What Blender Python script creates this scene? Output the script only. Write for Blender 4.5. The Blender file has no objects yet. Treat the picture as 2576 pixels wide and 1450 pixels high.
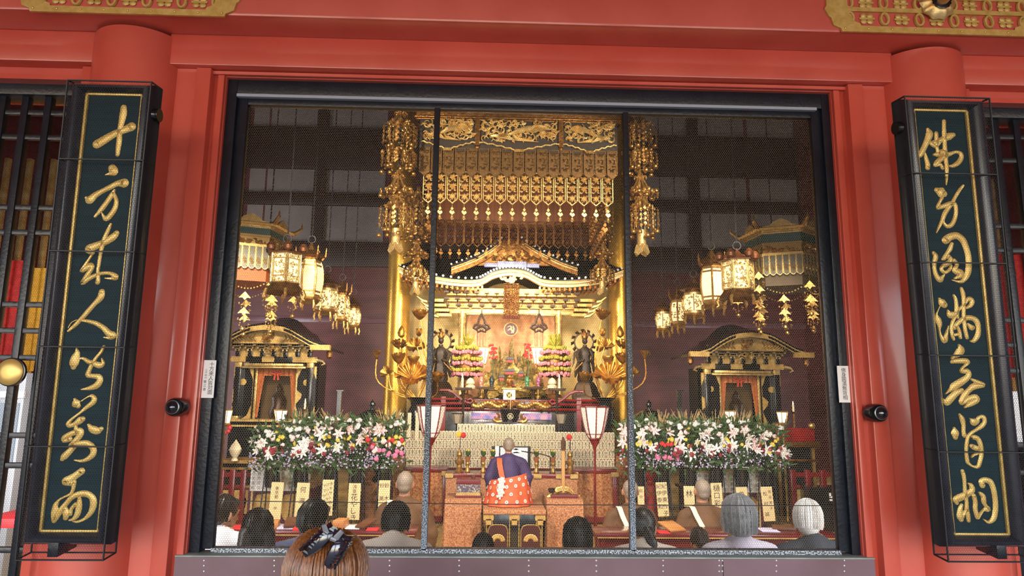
import bpy, bmesh, math, random
import numpy as np
from mathutils import Vector, Matrix, Quaternion, noise as mnoise
random.seed(7)
PI = math.pi
sc = bpy.context.scene
col = sc.collection

# ------------------------------------------------------------------ camera
W, H, F = 2576.0, 1450.0, 1700.0
CAM = Vector((0.0, -3.5, 1.75))
_up = Vector((109.0, 10161.0, -F))
_xa = (-109.0*56000.0 - F*F)/10161.0
_x = Vector((56000.0, _xa, -F)).normalized()
_z = _up.normalized()
_y = _z.cross(_x).normalized()
ROT = Matrix((_x, _y, _z))
cam_data = bpy.data.cameras.new('camera')
cam_data.sensor_fit = 'HORIZONTAL'
cam_data.sensor_width = 36.0
cam_data.lens = F*36.0/W
cam_data.clip_start = 0.05
cam = bpy.data.objects.new('camera', cam_data)
col.objects.link(cam)
cam.matrix_world = Matrix.Translation(CAM) @ ROT.to_4x4()
sc.camera = cam

def ray(px, py):
    return ROT @ Vector((px-W/2, H/2-py, -F))
def at(px, py, d):
    """point seen at photo pixel px,py standing d metres in front of the camera's wall-parallel plane"""
    r = ray(px, py)
    return CAM + r*(d/r.y)
def PX(d):
    return d/F
# ------------------------------------------------------------------ colour management, world, lights
sc.view_settings.view_transform = 'Standard'
sc.view_settings.look = 'None'
sc.view_settings.exposure = 0.0
sc.view_settings.gamma = 1.0
sc.view_settings.use_curve_mapping = False
try:
    cy = sc.cycles
    cy.max_bounces = 6; cy.diffuse_bounces = 3; cy.glossy_bounces = 3; cy.transmission_bounces = 4
    cy.transparent_max_bounces = 6; cy.caustics_reflective = False; cy.caustics_refractive = False
    cy.sample_clamp_indirect = 4.0; cy.sample_clamp_direct = 0
    cy.use_denoising = True; cy.use_light_tree = True
except Exception:
    pass

def lin(c):
    """sRGB 0-255 triple to linear rgba"""
    o = []
    for v in c[:3]:
        v = v/255.0
        o.append(v/12.92 if v <= 0.04045 else ((v+0.055)/1.055)**2.4)
    return (o[0], o[1], o[2], 1.0)

wd = bpy.data.worlds.new('overcast_day'); sc.world = wd
wd.use_nodes = True
_n = wd.node_tree.nodes; _l = wd.node_tree.links
_n.clear()
_bg = _n.new('ShaderNodeBackground'); _wo = _n.new('ShaderNodeOutputWorld')
_sky = _n.new('ShaderNodeTexSky')
_sky.sky_type = 'NISHITA'; _sky.sun_disc = False
_sky.sun_elevation = math.radians(38); _sky.sun_rotation = math.radians(190)
_mix = _n.new('ShaderNodeMixRGB'); _mix.inputs[0].default_value = 0.75
_mix.inputs[2].default_value = (0.78, 0.86, 1.0, 1)
_l.new(_sky.outputs[0], _mix.inputs[1]); _l.new(_mix.outputs[0], _bg.inputs[0])
_bg.inputs[1].default_value = 2.9
_l.new(_bg.outputs[0], _wo.inputs[0])

def lamp(name, kind, loc, energy, color, size=0.3, target=None, spot=None, size_y=None, blend=0.5):
    ld = bpy.data.lights.new(name, kind)
    ld.energy = energy; ld.color = color
    if kind == 'AREA':
        ld.size = size
        if size_y: ld.shape = 'RECTANGLE'; ld.size_y = size_y
    elif kind == 'SPOT':
        ld.shadow_soft_size = size; ld.spot_size = math.radians(spot or 60); ld.spot_blend = blend
    else:
        ld.shadow_soft_size = size
    o = bpy.data.objects.new(name, ld); col.objects.link(o); o.location = loc
    if target is not None:
        o.rotation_mode = 'QUATERNION'
        o.rotation_quaternion = (Vector(target)-Vector(loc)).to_track_quat('-Z', 'Y')
    return o
WARM = (1.0, 0.84, 0.62)
# fill spots added out of sight to brighten the hall, and an assumed unseen spot on the altar
lamp('fill_spot', 'SPOT', (-2.4, 2.2, 4.5), 1150, WARM, 0.15, (-0.2, 7.6, 4.0), 58)
lamp('fill_spot', 'SPOT', (2.4, 2.2, 4.5), 1150, WARM, 0.15, (0.2, 7.6, 4.0), 58)
lamp('canopy_fill', 'SPOT', (0, 6.2, 4.0), 320, WARM, 0.2, (0, 8.6, 4.9), 120)  # unseen spot added below the canopy to brighten its rear plaques
lamp('altar_spot', 'SPOT', (0, 6.4, 4.3), 370, (1, 0.82, 0.56), 0.2, (0, 9.4, 1.9), 105)
lamp('fill_spot', 'SPOT', (-1.5, 0.9, 3.95), 1000, (1, 0.9, 0.76), 0.25, (-1.1, 5.0, 0.8), 100)
lamp('fill_spot', 'SPOT', (1.5, 0.9, 3.95), 1000, (1, 0.9, 0.76), 0.25, (1.1, 5.0, 0.8), 100)
lamp('fill_spot', 'SPOT', (-3.2, 3.4, 4.4), 1250, WARM, 0.2, (-4.1, 8.0, 1.7), 46)
lamp('fill_spot', 'SPOT', (3.2, 3.4, 4.4), 620, WARM, 0.2, (4.1, 8.0, 1.7), 46)
# area lights added just inside the two lattice windows to fill the dim hall
lamp('lattice_fill', 'AREA', (-3.0, 0.32, 2.0), 95, (0.95, 0.97, 1.0), 1.5, (-3.0, 5.4, 2.0), size_y=2.4)
lamp('lattice_fill', 'AREA', (3.0, 0.32, 2.0), 95, (0.95, 0.97, 1.0), 1.5, (3.0, 5.4, 2.0), size_y=2.4)
# unseen area lights added to brighten the back wall; side-door daylight is only assumed
lamp('assumed_side_light', 'AREA', (-7.6, 9.0, 2.4), 330, (0.9, 0.92, 1.0), 3.0, (-2.0, 13.0, 3.4), size_y=4.5)
lamp('assumed_side_light', 'AREA', (7.6, 9.0, 1.6), 120, (0.9, 0.92, 1.0), 3.0, (2.0, 13.0, 1.6), size_y=3.0)

# ------------------------------------------------------------------ materials
MATS = {}
def mat(name, c, rough=0.5, metal=0.0, c2=None, scale=8.0, detail=3.0, bump=0.0, bscale=None, emit=0.0, ecol=None,
        coat=0.0, spec=0.5, stretch=None, lo=0.35, hi=0.65, trans=0.0):
    if name in MATS: return MATS[name]
    m = bpy.data.materials.new(name); m.use_nodes = True
    nt = m.node_tree; b = nt.nodes['Principled BSDF']
    b.inputs['Base Color'].default_value = lin(c)
    b.inputs['Roughness'].default_value = rough
    b.inputs['Metallic'].default_value = metal
    b.inputs['Specular IOR Level'].default_value = spec
    if coat: b.inputs['Coat Weight'].default_value = coat; b.inputs['Coat Roughness'].default_value = 0.12
    if trans: b.inputs['Transmission Weight'].default_value = trans
    if emit:
        b.inputs['Emission Color'].default_value = lin(ecol or c); b.inputs['Emission Strength'].default_value = emit
    tc = nt.nodes.new('ShaderNodeTexCoord'); mp = nt.nodes.new('ShaderNodeMapping')
    nt.links.new(tc.outputs['Object'], mp.inputs['Vector'])
    if stretch: mp.inputs['Scale'].default_value = stretch
    if c2 is not None:
        nz = nt.nodes.new('ShaderNodeTexNoise'); nz.inputs['Scale'].default_value = scale; nz.inputs['Detail'].default_value = detail
        cr = nt.nodes.new('ShaderNodeValToRGB')
        cr.color_ramp.elements[0].position = lo; cr.color_ramp.elements[0].color = lin(c)
        cr.color_ramp.elements[1].position = hi; cr.color_ramp.elements[1].color = lin(c2)
        nt.links.new(mp.outputs[0], nz.inputs['Vector']); nt.links.new(nz.outputs['Fac'], cr.inputs[0])
        nt.links.new(cr.outputs[0], b.inputs['Base Color'])
    if bump:
        n2 = nt.nodes.new('ShaderNodeTexNoise'); n2.inputs['Scale'].default_value = bscale or scale; n2.inputs['Detail'].default_value = 4
        bp = nt.nodes.new('ShaderNodeBump'); bp.inputs['Strength'].default_value = bump; bp.inputs['Distance'].default_value = 0.02
        nt.links.new(mp.outputs[0], n2.inputs['Vector']); nt.links.new(n2.outputs['Fac'], bp.inputs['Height'])
        nt.links.new(bp.outputs[0], b.inputs['Normal'])
    MATS[name] = m
    return m

RED = mat('red_lacquer', (198, 86, 70), 0.36, 0, (188, 76, 60), 3, bump=0.05, bscale=14, coat=0.5)
DRED = mat('dark_red_lacquer', (96, 24, 24), 0.25, 0, (76, 18, 20), 2, coat=0.5)
MRED = mat('crimson_lacquer', (130, 20, 22), 0.3, 0, (105, 14, 18), 4, coat=0.4)
BLK = mat('black_lacquer', (14, 15, 18), 0.22, 0, (20, 21, 25), 5, coat=0.4)
IRON = mat('black_painted_iron', (17, 22, 30), 0.36, 0, (24, 31, 41), 18, bump=0.1, bscale=60)
CHIP = mat('chipped_black_paint', (26, 32, 42), 0.45, 0, (178, 188, 196), 150, 8, bump=0.15, bscale=60, lo=0.46, hi=0.56)
WORN = mat('worn_mullion_paint', (20, 25, 32), 0.45, 0, (160, 172, 186), 210, 8, bump=0.15, bscale=60, lo=0.6, hi=0.66)
def _wear(m, z0, z1):
    # the paint is worn off more towards the foot of the bar
    nt = m.node_tree; N_ = nt.nodes
    tc = N_.new('ShaderNodeTexCoord'); sx = N_.new('ShaderNodeSeparateXYZ'); mr = N_.new('ShaderNodeMapRange'); ad = N_.new('ShaderNodeMath'); ad.operation = 'ADD'
    mr.inputs[1].default_value = z0; mr.inputs[2].default_value = z1; mr.inputs[3].default_value = 0.15; mr.inputs[4].default_value = -0.2
    nz = [n for n in N_ if n.type == 'TEX_NOISE' and n.outputs[0].is_linked and n.outputs[0].links[0].to_node.type == 'VALTORGB'][0]; cr = [n for n in N_ if n.type == 'VALTORGB'][0]
    nt.links.new(tc.outputs['Object'], sx.inputs[0]); nt.links.new(sx.outputs[2], mr.inputs[0]); nt.links.new(nz.outputs[0], ad.inputs[0]); nt.links.new(mr.outputs[0], ad.inputs[1]); nt.links.new(ad.outputs[0], cr.inputs[0])
_wear(WORN, 0.0, 2.6)
GOLD = mat('gilt_metal', (212, 170, 98), 0.42, 0.9, (170, 122, 62), 9, bump=0.25, bscale=30)
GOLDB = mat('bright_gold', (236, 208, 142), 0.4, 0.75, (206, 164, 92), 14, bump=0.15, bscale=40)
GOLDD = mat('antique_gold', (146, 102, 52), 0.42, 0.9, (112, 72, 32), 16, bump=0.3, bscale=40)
LEAF = mat('gold_leaf', (214, 178, 108), 0.42, 0.55, (190, 150, 80), 22, bump=0.1, bscale=70)
PLATE = mat('gold_plate', (212, 180, 104), 0.42, 0.25, (192, 158, 80), 30, 5, bump=0.25, bscale=26)
CREAM = mat('cream_paper', (236, 220, 186), 0.7, 0, (226, 206, 166), 10)
WHITE = mat('white_paper', (235, 234, 232), 0.7)
WOOD = mat('pale_wood', (226, 198, 146), 0.6, 0, (206, 172, 116), 6, stretch=(1, 1, 0.15))
BWOOD = mat('brown_wood', (104, 58, 30), 0.5, 0, (78, 42, 22), 6, stretch=(0.2, 1, 1))
INK = mat('black_ink', (16, 15, 16), 0.6)
WIRE = mat('galvanised_wire', (112, 106, 92), 0.55, 0.2)
DWIRE = mat('dark_wire', (40, 40, 42), 0.5, 0.3)

# ------------------------------------------------------------------ mesh helpers
OFF = {}
class MB:
    def __init__(s): s.v = []; s.f = []; s.m = []; s.cur = 0
    def add(s, vs, fs):
        b = len(s.v); s.v.extend([Vector(p) for p in vs])
        for f in fs: s.f.append([i+b for i in f]); s.m.append(s.cur)
        return b
    def box(s, x0, x1, y0, y1, z0, z1):
        s.add([(x0,y0,z0),(x1,y0,z0),(x1,y1,z0),(x0,y1,z0),(x0,y0,z1),(x1,y0,z1),(x1,y1,z1),(x0,y1,z1)],
              [(0,3,2,1),(4,5,6,7),(0,1,5,4),(1,2,6,5),(2,3,7,6),(3,0,4,7)]); return s
    def obox(s, c, sx, sy, sz, R=None):
        """box of size sx,sy,sz centred on c, turned by matrix R"""
        c = Vector(c); b = len(s.v); s.box(-sx/2, sx/2, -sy/2, sy/2, -sz/2, sz/2)
        for i in range(b, len(s.v)): s.v[i] = c + (R @ s.v[i] if R else s.v[i])
        return s
    def bar(s, a, b, w, h):
        """rectangular bar from a to b"""
        a = Vector(a); b = Vector(b); d = b-a
        q = d.to_track_quat('Y', 'Z').to_matrix(); s.obox((a+b)/2, w, d.length, h, q); return s
    def tube(s, pts, r, n=6, cap=True, flat=1.0):
        pts = [Vector(p) for p in pts]; k = len(pts)
        rs = r if isinstance(r, (list, tuple)) else [r]*k
        vs = []; nrm = None
        for i, p in enumerate(pts):
            t = (pts[min(i+1, k-1)]-pts[max(i-1, 0)])
            t = t.normalized() if t.length > 1e-9 else Vector((0, 0, 1))
            if nrm is None:
                a = Vector((0, 1, 0)) if abs(t.y) < 0.9 else Vector((1, 0, 0))
                nrm = (a - t*a.dot(t)).normalized()
            else:
                nn = nrm - t*nrm.dot(t); nrm = nn.normalized() if nn.length > 1e-6 else nrm
            bn = t.cross(nrm)
            for j in range(n):
                a = 2*PI*j/n
                vs.append(p + (nrm*math.cos(a)*flat + bn*math.sin(a))*rs[i])
        fs = []
        for i in range(k-1):
            for j in range(n):
                a, b = i*n+j, i*n+(j+1) % n
                fs.append((a, b, b+n, a+n))
        if cap: fs.append(tuple(range(n-1, -1, -1))); fs.append(tuple((k-1)*n+j for j in range(n)))
        s.add(vs, fs); return s
    def lathe(s, prof, c=(0,0,0), n=20, axis='z', lobes=0, amp=0.0):
        """prof: (radius, height) pairs turned round an axis through c"""
        c = Vector(c); vs = []; k = len(prof)
        for r, h in prof:
            for j in range(n):
                a = 2*PI*j/n; rr = r*(1+amp*math.cos(lobes*a)) if lobes else r
                x, y = rr*math.cos(a), rr*math.sin(a)
                vs.append(c + (Vector((x, y, h)) if axis == 'z' else Vector((x, -h, y)) if axis == 'y' else Vector((h, x, y))))
        fs = []
        for i in range(k-1):
            for j in range(n):
                a, b = i*n+j, i*n+(j+1) % n
                fs.append((a, b, b+n, a+n))
        if prof[0][0] > 1e-6: fs.append(tuple(range(n-1, -1, -1)))
        if prof[-1][0] > 1e-6: fs.append(tuple((k-1)*n+j for j in range(n)))
        s.add(vs, fs); return s
    def ball(s, c, r, n=10, m=7):
        if not isinstance(r, (tuple, list, Vector)): r = (r, r, r)
        c = Vector(c); vs = [c+Vector((0, 0, -r[2]))]; fs = []
        for i in range(1, m):
            t = -PI/2+PI*i/m
            for j in range(n):
                a = 2*PI*j/n
                vs.append(c+Vector((r[0]*math.cos(t)*math.cos(a), r[1]*math.cos(t)*math.sin(a), r[2]*math.sin(t))))
        vs.append(c+Vector((0, 0, r[2])))
        for j in range(n): fs.append((0, 1+(j+1) % n, 1+j))
        for i in range(m-2):
            for j in range(n):
                a, b = 1+i*n+j, 1+i*n+(j+1) % n
                fs.append((a, b, b+n, a+n))
        t = len(vs)-1; o = 1+(m-2)*n
        for j in range(n): fs.append((o+j, o+(j+1) % n, t))
        s.add(vs, fs); return s
    def prism(s, poly, y0, y1):
        """poly of (x,z) pairs extruded from y0 to y1"""
        n = len(poly)
        vs = [(p[0], y0, p[1]) for p in poly]+[(p[0], y1, p[1]) for p in poly]
        fs = [tuple(range(n)), tuple(range(2*n-1, n-1, -1))]
        for i in range(n):
            j = (i+1) % n; fs.append((j, i, i+n, j+n))
        s.add(vs, fs); return s
    def grid(s, fn, nu, nv, wrap=False):
        vs = [fn(i/(nu-1), j/(nv-1)) for j in range(nv) for i in range(nu)]
        fs = []
        for j in range(nv-1):
            for i in range(nu-1):
                a = j*nu+i; fs.append((a, a+1, a+1+nu, a+nu))
        s.add(vs, fs); return s
    def join(s, o, M=None):
        b = len(s.v); s.v.extend([(M @ p) if M else p.copy() for p in o.v])
        for f, m in zip(o.f, o.m): s.f.append([i+b for i in f]); s.m.append(m)
        return s
    def xf(s, M):
        s.v = [M @ p for p in s.v]; return s
    def mesh(s, name, mats, off=Vector((0,0,0)), smooth=35, bevel=0, solid=0):
        me = bpy.data.meshes.new(name)
        me.from_pydata([p-off for p in s.v], [], s.f)
        for m in (mats if isinstance(mats, (list, tuple)) else [mats]): me.materials.append(m)
        if any(s.m): me.polygons.foreach_set('material_index', s.m)
        if bevel or solid:
            bm = bmesh.new(); bm.from_mesh(me)
            if solid:
                bmesh.ops.recalc_face_normals(bm, faces=bm.faces)
                bmesh.ops.solidify(bm, geom=bm.faces[:], thickness=solid)
            if bevel:
                es = [e for e in bm.edges if len(e.link_faces) == 2 and e.calc_face_angle(0) > 0.6]
                bmesh.ops.bevel(bm, geom=es, offset=bevel, segments=2, affect='EDGES', profile=0.5)
            bm.to_mesh(me); bm.free()
        if smooth:
            me.shade_smooth()
            me.set_sharp_from_angle(angle=math.radians(smooth))
        me.validate(); me.update()
        return me
    def build(s, name, m, parent=None, **k):
        if parent is not None: off = OFF[parent.name]
        else:
            xs = [p.x for p in s.v]; ys = [p.y for p in s.v]; zs = [p.z for p in s.v]
            off = Vector(((min(xs)+max(xs))/2, (min(ys)+max(ys))/2, min(zs)))
        me = s.mesh(name, m, off, **k)
        o = bpy.data.objects.new(name, me); col.objects.link(o)
        OFF[o.name] = off
        if parent is not None: o.parent = parent
        else: o.location = off
        return o

def tag(o, label=None, cat=None, group=None, kind=None):
    if label: o['label'] = label
    if cat: o['category'] = cat
    if group: o['group'] = group
    if kind: o['kind'] = kind
    return o
def thing(name, label, cat, loc=(0,0,0), group=None):
    o = bpy.data.objects.new(name, None); col.objects.link(o)
    o.empty_display_size = 0.1
    o.location = loc; OFF[o.name] = Vector(loc)
    return tag(o, label, cat, group)
def dup(root, loc=None, rotz=0, label=None, group=None, scale=None):
    def cp(o, par):
        c = o.copy(); col.objects.link(c)
        if par is not None: c.parent = par
        OFF[c.name] = OFF[o.name]
        for ch in o.children: cp(ch, c)
        return c
    r = cp(root, None)
    if loc is not None: r.location = loc
    r.rotation_euler = (0, 0, rotz)
    if scale: r.scale = (scale,)*3 if not isinstance(scale, (tuple, list)) else scale
    if label: r['label'] = label
    if group: r['group'] = group
    return r
def structure(mb, name, m, label, cat, parent=None, **k):
    o = mb.build(name, m, parent, **k); tag(o, label, cat, None, 'structure'); return o

def spline(pts, k=6):
    """Catmull-Rom through tuples of any length"""
    P = [np.array(p, float) for p in pts]
    if len(P) < 3: 
        return [tuple(P[0]+(P[-1]-P[0])*t/k) for t in range(k+1)]
    P = [2*P[0]-P[1]]+P+[2*P[-1]-P[-2]]
    out = []
    for i in range(1, len(P)-2):
        for t in range(k):
            u = t/k; a, b, c, d = P[i-1:i+3]
            out.append(tuple(0.5*((2*b)+(c-a)*u+(2*a-5*b+4*c-d)*u*u+(3*b-a-3*c+d)*u**3)))
    out.append(tuple(P[-2])); return out

def copies(name, mb, m, parent, locs, rots=None, **k):
    """one shared mesh placed many times as parts of a thing"""
    me = mb.mesh(name, m, Vector((0, 0, 0)), **k); out = []
    for i, p in enumerate(locs):
        o = bpy.data.objects.new(name, me); col.objects.link(o); o.parent = parent
        o.location = Vector(p)-OFF[parent.name]; OFF[o.name] = Vector(p)
        if rots: o.rotation_euler = rots[i]
        out.append(o)
    return out
FONT_CACHE = {}
def text_mb(txt, size):
    """flat text as a mesh builder in the x-z plane, centred on the origin"""
    key = (txt, size)
    if key in FONT_CACHE: return FONT_CACHE[key]
    cu = bpy.data.curves.new('t', 'FONT'); cu.body = txt; cu.size = size; cu.align_x = 'CENTER'; cu.align_y = 'CENTER'
    cu.resolution_u = 2
    o = bpy.data.objects.new('t', cu); col.objects.link(o)
    dg = bpy.context.evaluated_depsgraph_get()
    me = bpy.data.meshes.new_from_object(o.evaluated_get(dg))
    mb = MB(); 
    if me.vertices:
        vs = [v.co.copy() for v in me.vertices]
        cx = (min(v.x for v in vs)+max(v.x for v in vs))/2; cy_ = (min(v.y for v in vs)+max(v.y for v in vs))/2
        mb.add([(v.x-cx, 0, v.y-cy_) for v in vs], [tuple(p.vertices) for p in me.polygons])
    bpy.data.objects.remove(o); bpy.data.meshes.remove(me); bpy.data.curves.remove(cu)
    FONT_CACHE[key] = mb; return mb

def hexmesh(name, quads, cell, wire, m, parent):
    """chicken wire: quads = list of (origin, u vector, v vector) patches filled with pointy-top hexagons"""
    V = []; Fc = []; nb = 0
    for (o, u, v) in quads:
        o = np.array(o); lu = Vector(u).length; lv = Vector(v).length
        eu = np.array(Vector(u).normalized()); ev = np.array(Vector(v).normalized()); en = np.cross(eu, ev)
        w = cell; h = cell*0.60; tw = cell*0.48   # half-row slant height and twisted straight side
        rows = int(lv/(tw+h*0.5))+1; cols = int(lu/w)+1
        A = []; B = []
        for r in range(rows):
            z = r*(tw+h*0.5); x0 = 0.0 if r % 2 == 0 else w/2
            xs = x0+np.arange(cols)*w
            z1 = z+tw; z2 = z1+h*0.5
            for x in xs:
                if x <= lu:
                    A.append((x, z)); B.append((x, min(z1, lv)))
                    if z1 < lv:
                        zz = min(z2, lv)
                        if x+w/2 <= lu: A.append((x, z1)); B.append((x+w/2, zz))
                        if x-w/2 >= 0: A.append((x, z1)); B.append((x-w/2, zz))
        A = np.array(A); B = np.array(B); n = len(A)
        D = B-A; L = np.linalg.norm(D, axis=1); L[L == 0] = 1
        N = np.stack([-D[:, 1], D[:, 0]], 1)/L[:, None]*(wire/2)
        def w3(p, q): return o+p[:, :1]*eu+p[:, 1:2]*ev+q*en
        vs = np.concatenate([w3(A+N, 0), w3(A, wire*0.6), w3(A-N, 0), w3(B+N, 0), w3(B, wire*0.6), w3(B-N, 0)])
        i = np.arange(n)
        f = np.concatenate([np.stack([i, i+n, i+4*n, i+3*n], 1), np.stack([i+n, i+2*n, i+5*n, i+4*n], 1)])+nb
        V.append(vs); Fc.append(f); nb += len(vs)
    V = np.concatenate(V)-np.array(OFF[parent.name]); Fc = np.concatenate(Fc)
    me = bpy.data.meshes.new(name)
    me.vertices.add(len(V)); me.vertices.foreach_set('co', V.astype(np.float32).ravel())
    me.loops.add(len(Fc)*4); me.loops.foreach_set('vertex_index', Fc.astype(np.int32).ravel())
    me.polygons.add(len(Fc)); me.polygons.foreach_set('loop_start', np.arange(0, len(Fc)*4, 4, dtype=np.int32))
    me.update(calc_edges=True); me.materials.append(m)
    ob = bpy.data.objects.new(name, me); col.objects.link(ob); ob.parent = parent; OFF[ob.name] = OFF[parent.name]
    return ob
# ================================================================== the facade
def pxX(px, py, d): return at(px, py, d).x
def pxZ(px, py, d): return at(px, py, d).z
ZB = 0.5*(pxZ(0, 85, 3.4)+pxZ(2500, 145, 3.4))          # underside of the great beam
ZL = 0.5*(pxZ(477, 165, 3.4)+pxZ(2184, 203, 3.4))       # underside of the lintel
xl0, xl1 = pxX(250, 130, 3.52), pxX(477, 130, 3.52)
xr0, xr1 = pxX(2188, 150, 3.52), pxX(2401, 150, 3.52)
RC = 0.25*((xl1-xl0)+(xr1-xr0))*0.985
CXL, CXR = (xl0+xl1)/2, (xr0+xr1)/2
for cx in (CXL, CXR):
    structure(MB().lathe([(RC, -0.3), (RC, ZB)], (cx, 0.03, 0), 64), 'column', RED,
              'round red lacquered column behind the %s calligraphy board' % ('left' if cx < 0 else 'right'), 'column')
b = MB().box(-5, 5, -0.29, 0.35, ZB+0.02, ZB+1.4)
structure(b, 'trim_1', RED, 'great red beam across the top with gilt fittings', 'beam', bevel=0.018)
segs = [(-5, CXL-RC*0.8), (CXL+RC*0.8, CXR-RC*0.8), (CXR+RC*0.8, 5)]
for i, (a, c) in enumerate(segs):
    structure(MB().box(a, c, -0.10, 0.3, ZL, ZB+0.02), 'trim_%d' % (i+2), RED,
              'red lintel board %s' % ('left of the left column', 'over the mesh screen', 'right of the right column')[i], 'lintel', bevel=0.006)
# opening
XA = (pxX(533, 1382, 3.52)+pxX(625, 265, 3.52)+pxX(580, 800, 3.52))/3
XB = (pxX(2112, 1386, 3.52)+pxX(2036, 293, 3.52)+pxX(2076, 800, 3.52))/3
XOA = (pxX(471, 1385, 3.5)+pxX(573, 205, 3.5))/2
XOB = (pxX(2168, 1390, 3.5)+pxX(2085, 230, 3.5))/2
ZT = (pxZ(625, 266, 3.52)+pxZ(2035, 294, 3.52))/2
ZO = (pxZ(605, 241, 3.5)+pxZ(2060, 270, 3.5))/2
ZS = (pxZ(533, 1384, 3.52)+pxZ(2110, 1387, 3.52))/2
ZH = (pxZ(575, 203, 3.49)+pxZ(2085, 230, 3.49))/2
# head strips under the lintel
structure(MB().box(CXL+RC*0.9, CXR-RC*0.9, -0.025, 0.3, ZH, ZL+0.001).box(CXL+RC*0.9, CXR-RC*0.9, -0.05, 0.1, ZH+0.004, ZH+0.022), 'trim_5', RED,
          'narrow red head strip above the black screen frame', 'trim')
for s in (-1, 1):
    cx = CXL if s < 0 else CXR
    e = XOA if s < 0 else XOB
    ax = pxX(497, 180, 3.44) if s < 0 else pxX(2166, 215, 3.44)
    bx = pxX(534, 180, 3.44) if s < 0 else pxX(2129, 215, 3.44)
    structure(MB().box(min(ax, bx), max(ax, bx), -0.075, 0.09, -0.3, ZL-0.002), 'trim_%d' % (6 if s < 0 else 7), RED,
              'red pilaster strip between the %s column and the screen' % ('left' if s < 0 else 'right'), 'trim', bevel=0.004)
    structure(MB().box(min(cx, ax), max(cx, ax), -0.055, 0.09, -0.3, ZL-0.002), 'trim_%d' % (14 if s < 0 else 15), RED,
              'red infill beside the %s column' % ('left' if s < 0 else 'right'), 'trim')
    b2 = e + (0.004 if s < 0 else -0.004)
    structure(MB().box(min(bx+s*0.01, b2), max(bx+s*0.01, b2), -0.02, 0.09, -0.3, ZH+0.003).box(min(e, e+s*0.034), max(e, e+s*0.034), -0.045, 0.1, -0.3, ZH+0.003), 'trim_%d' % (8 if s < 0 else 9), RED,
              'thin red moulding against the %s side of the screen frame' % ('left' if s < 0 else 'right'), 'trim', bevel=0.003)
    # strip on the far side of the column
    ox = pxX(205, 190, 3.44) if s < 0 else pxX(2440, 235, 3.44)
    structure(MB().box(min(cx, ox), max(cx, ox), -0.06, 0.09, -0.3, ZL-0.004), 'trim_%d' % (10 if s < 0 else 11), RED,
              'red strip on the outer side of the %s column' % ('left' if s < 0 else 'right'), 'trim', bevel=0.003)
    far = -5 if s < 0 else 5
    structure(MB().box(min(ox, far), max(ox, far), -0.04, 0.3, ZL-0.075, ZL-0.055).box(min(ox, far), max(ox, far), -0.02, 0.3, ZL-0.06, ZL+0.001), 'trim_%d' % (12 if s < 0 else 13), RED,
              'red head strip over the %s lattice window' % ('left' if s < 0 else 'right'), 'trim')
# sill and kick board
ZK = pxZ(1300, 1406, 3.44)
SILL = mat('grey_green_sill_paint', (150, 160, 152), 0.5, 0, (128, 138, 132), 6, bump=0.2, bscale=20)
KICK = mat('purple_brown_sheet_metal', (88, 62, 66), 0.42, 0.1, (108, 82, 92), 2.2, bump=0.2, bscale=3)
structure(MB().box(XOA-0.035, XOB+0.035, -0.06, 0.07, ZK, ZS-0.012), 'trim_16', SILL, 'grey green sill under the mesh screen', 'sill', bevel=0.006)
kb = MB().box(XOA-0.035, XOB+0.035, -0.05, 0.07, -0.3, ZK)
kick = structure(kb, 'wall_front', KICK, 'dark purple brown metal kick board with rivets below the sill', 'wall')
RVP = []
for px, dbl in ((513, 0), (690, 0), (980, 0), (1155, 0), (1330, 0), (1500, 0), (1668, 0), (1813, 1), (1953, 0), (2124, 0)):
    for px2 in ((px-4, px+4) if dbl else (px,)):
        for py in (1411, 1424, 1438, 1452): RVP.append(at(px2, py, 3.5-0.052))
copies('rivet', MB().ball((0, 0, 0), (0.0045, 0.003, 0.0045), 8, 5), mat('rivet_metal', (200, 195, 196), 0.4, 0.3), kick, RVP)
sm = MB()
for px in (1818,): 
    p = at(px, 1405, 3.45); sm.box(p.x-0.0015, p.x+0.0015, -0.052, -0.05, -0.3, ZK)
sm.build('seam', BLK, kick)

# ---- window_1: black framed wire mesh screen
w1 = thing('window_1', 'large black framed wire mesh screen in three panels', 'screen', ((XA+XB)/2, 0, ZS)); w1['kind'] = 'structure'
fr = MB()
iA, iB = XA-0.055, XB+0.055
fr.box(XOA, iA, 0, 0.075, ZS-0.014, ZH); fr.box(iB, XOB, 0, 0.075, ZS-0.014, ZH)
fr.box(iA, iB, 0, 0.075, ZO, ZH)
fr.build('frame', IRON, w1, bevel=0.003)
inn = MB()
inn.box(iA, XA, 0.02, 0.06, ZS, ZO); inn.box(XB, iB, 0.02, 0.06, ZS, ZO); inn.box(XA, XB, 0.02, 0.06, ZT, ZO-0.012)
inn.build('inner_frame', IRON, w1, bevel=0.003)
led = MB().box(iA-0.0, iB-0.03, -0.004, 0.02, ZO-0.012, ZO+0.004)
led.build('ledge', mat('highlight_edge', (150, 160, 176), 0.4), w1)  # the ledge's blue-white highlight is put into this colour
bt = MB().box(XA, XB, 0.0, 0.06, ZS-0.013, ZS+0.008)
bt.build('bottom_rail', CHIP, w1)
for (pt, pb) in ((1100, 1067), (1572, 1592)):
    x = (pxX(pt, 285, 3.52)+pxX(pb, 1380, 3.52))/2
    MB().box(x-0.0145, x+0.0145, 0.0, 0.045, ZS, ZT).build('mullion', WORN, w1, bevel=0.003)
hexmesh('wire_mesh', [((XA, 0.05, ZS), (XB-XA, 0, 0), (0, 0, ZT-ZS))], 0.0118, 0.0012, WIRE, w1)
zz = pxZ(1300, 1268, 3.55)
MB().tube([(XA, 0.045, zz+0.006), ((XA+XB)/2, 0.045, zz-0.004), (XB, 0.045, zz)], 0.0022, 5).build('seam_wire', DWIRE, w1)

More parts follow.
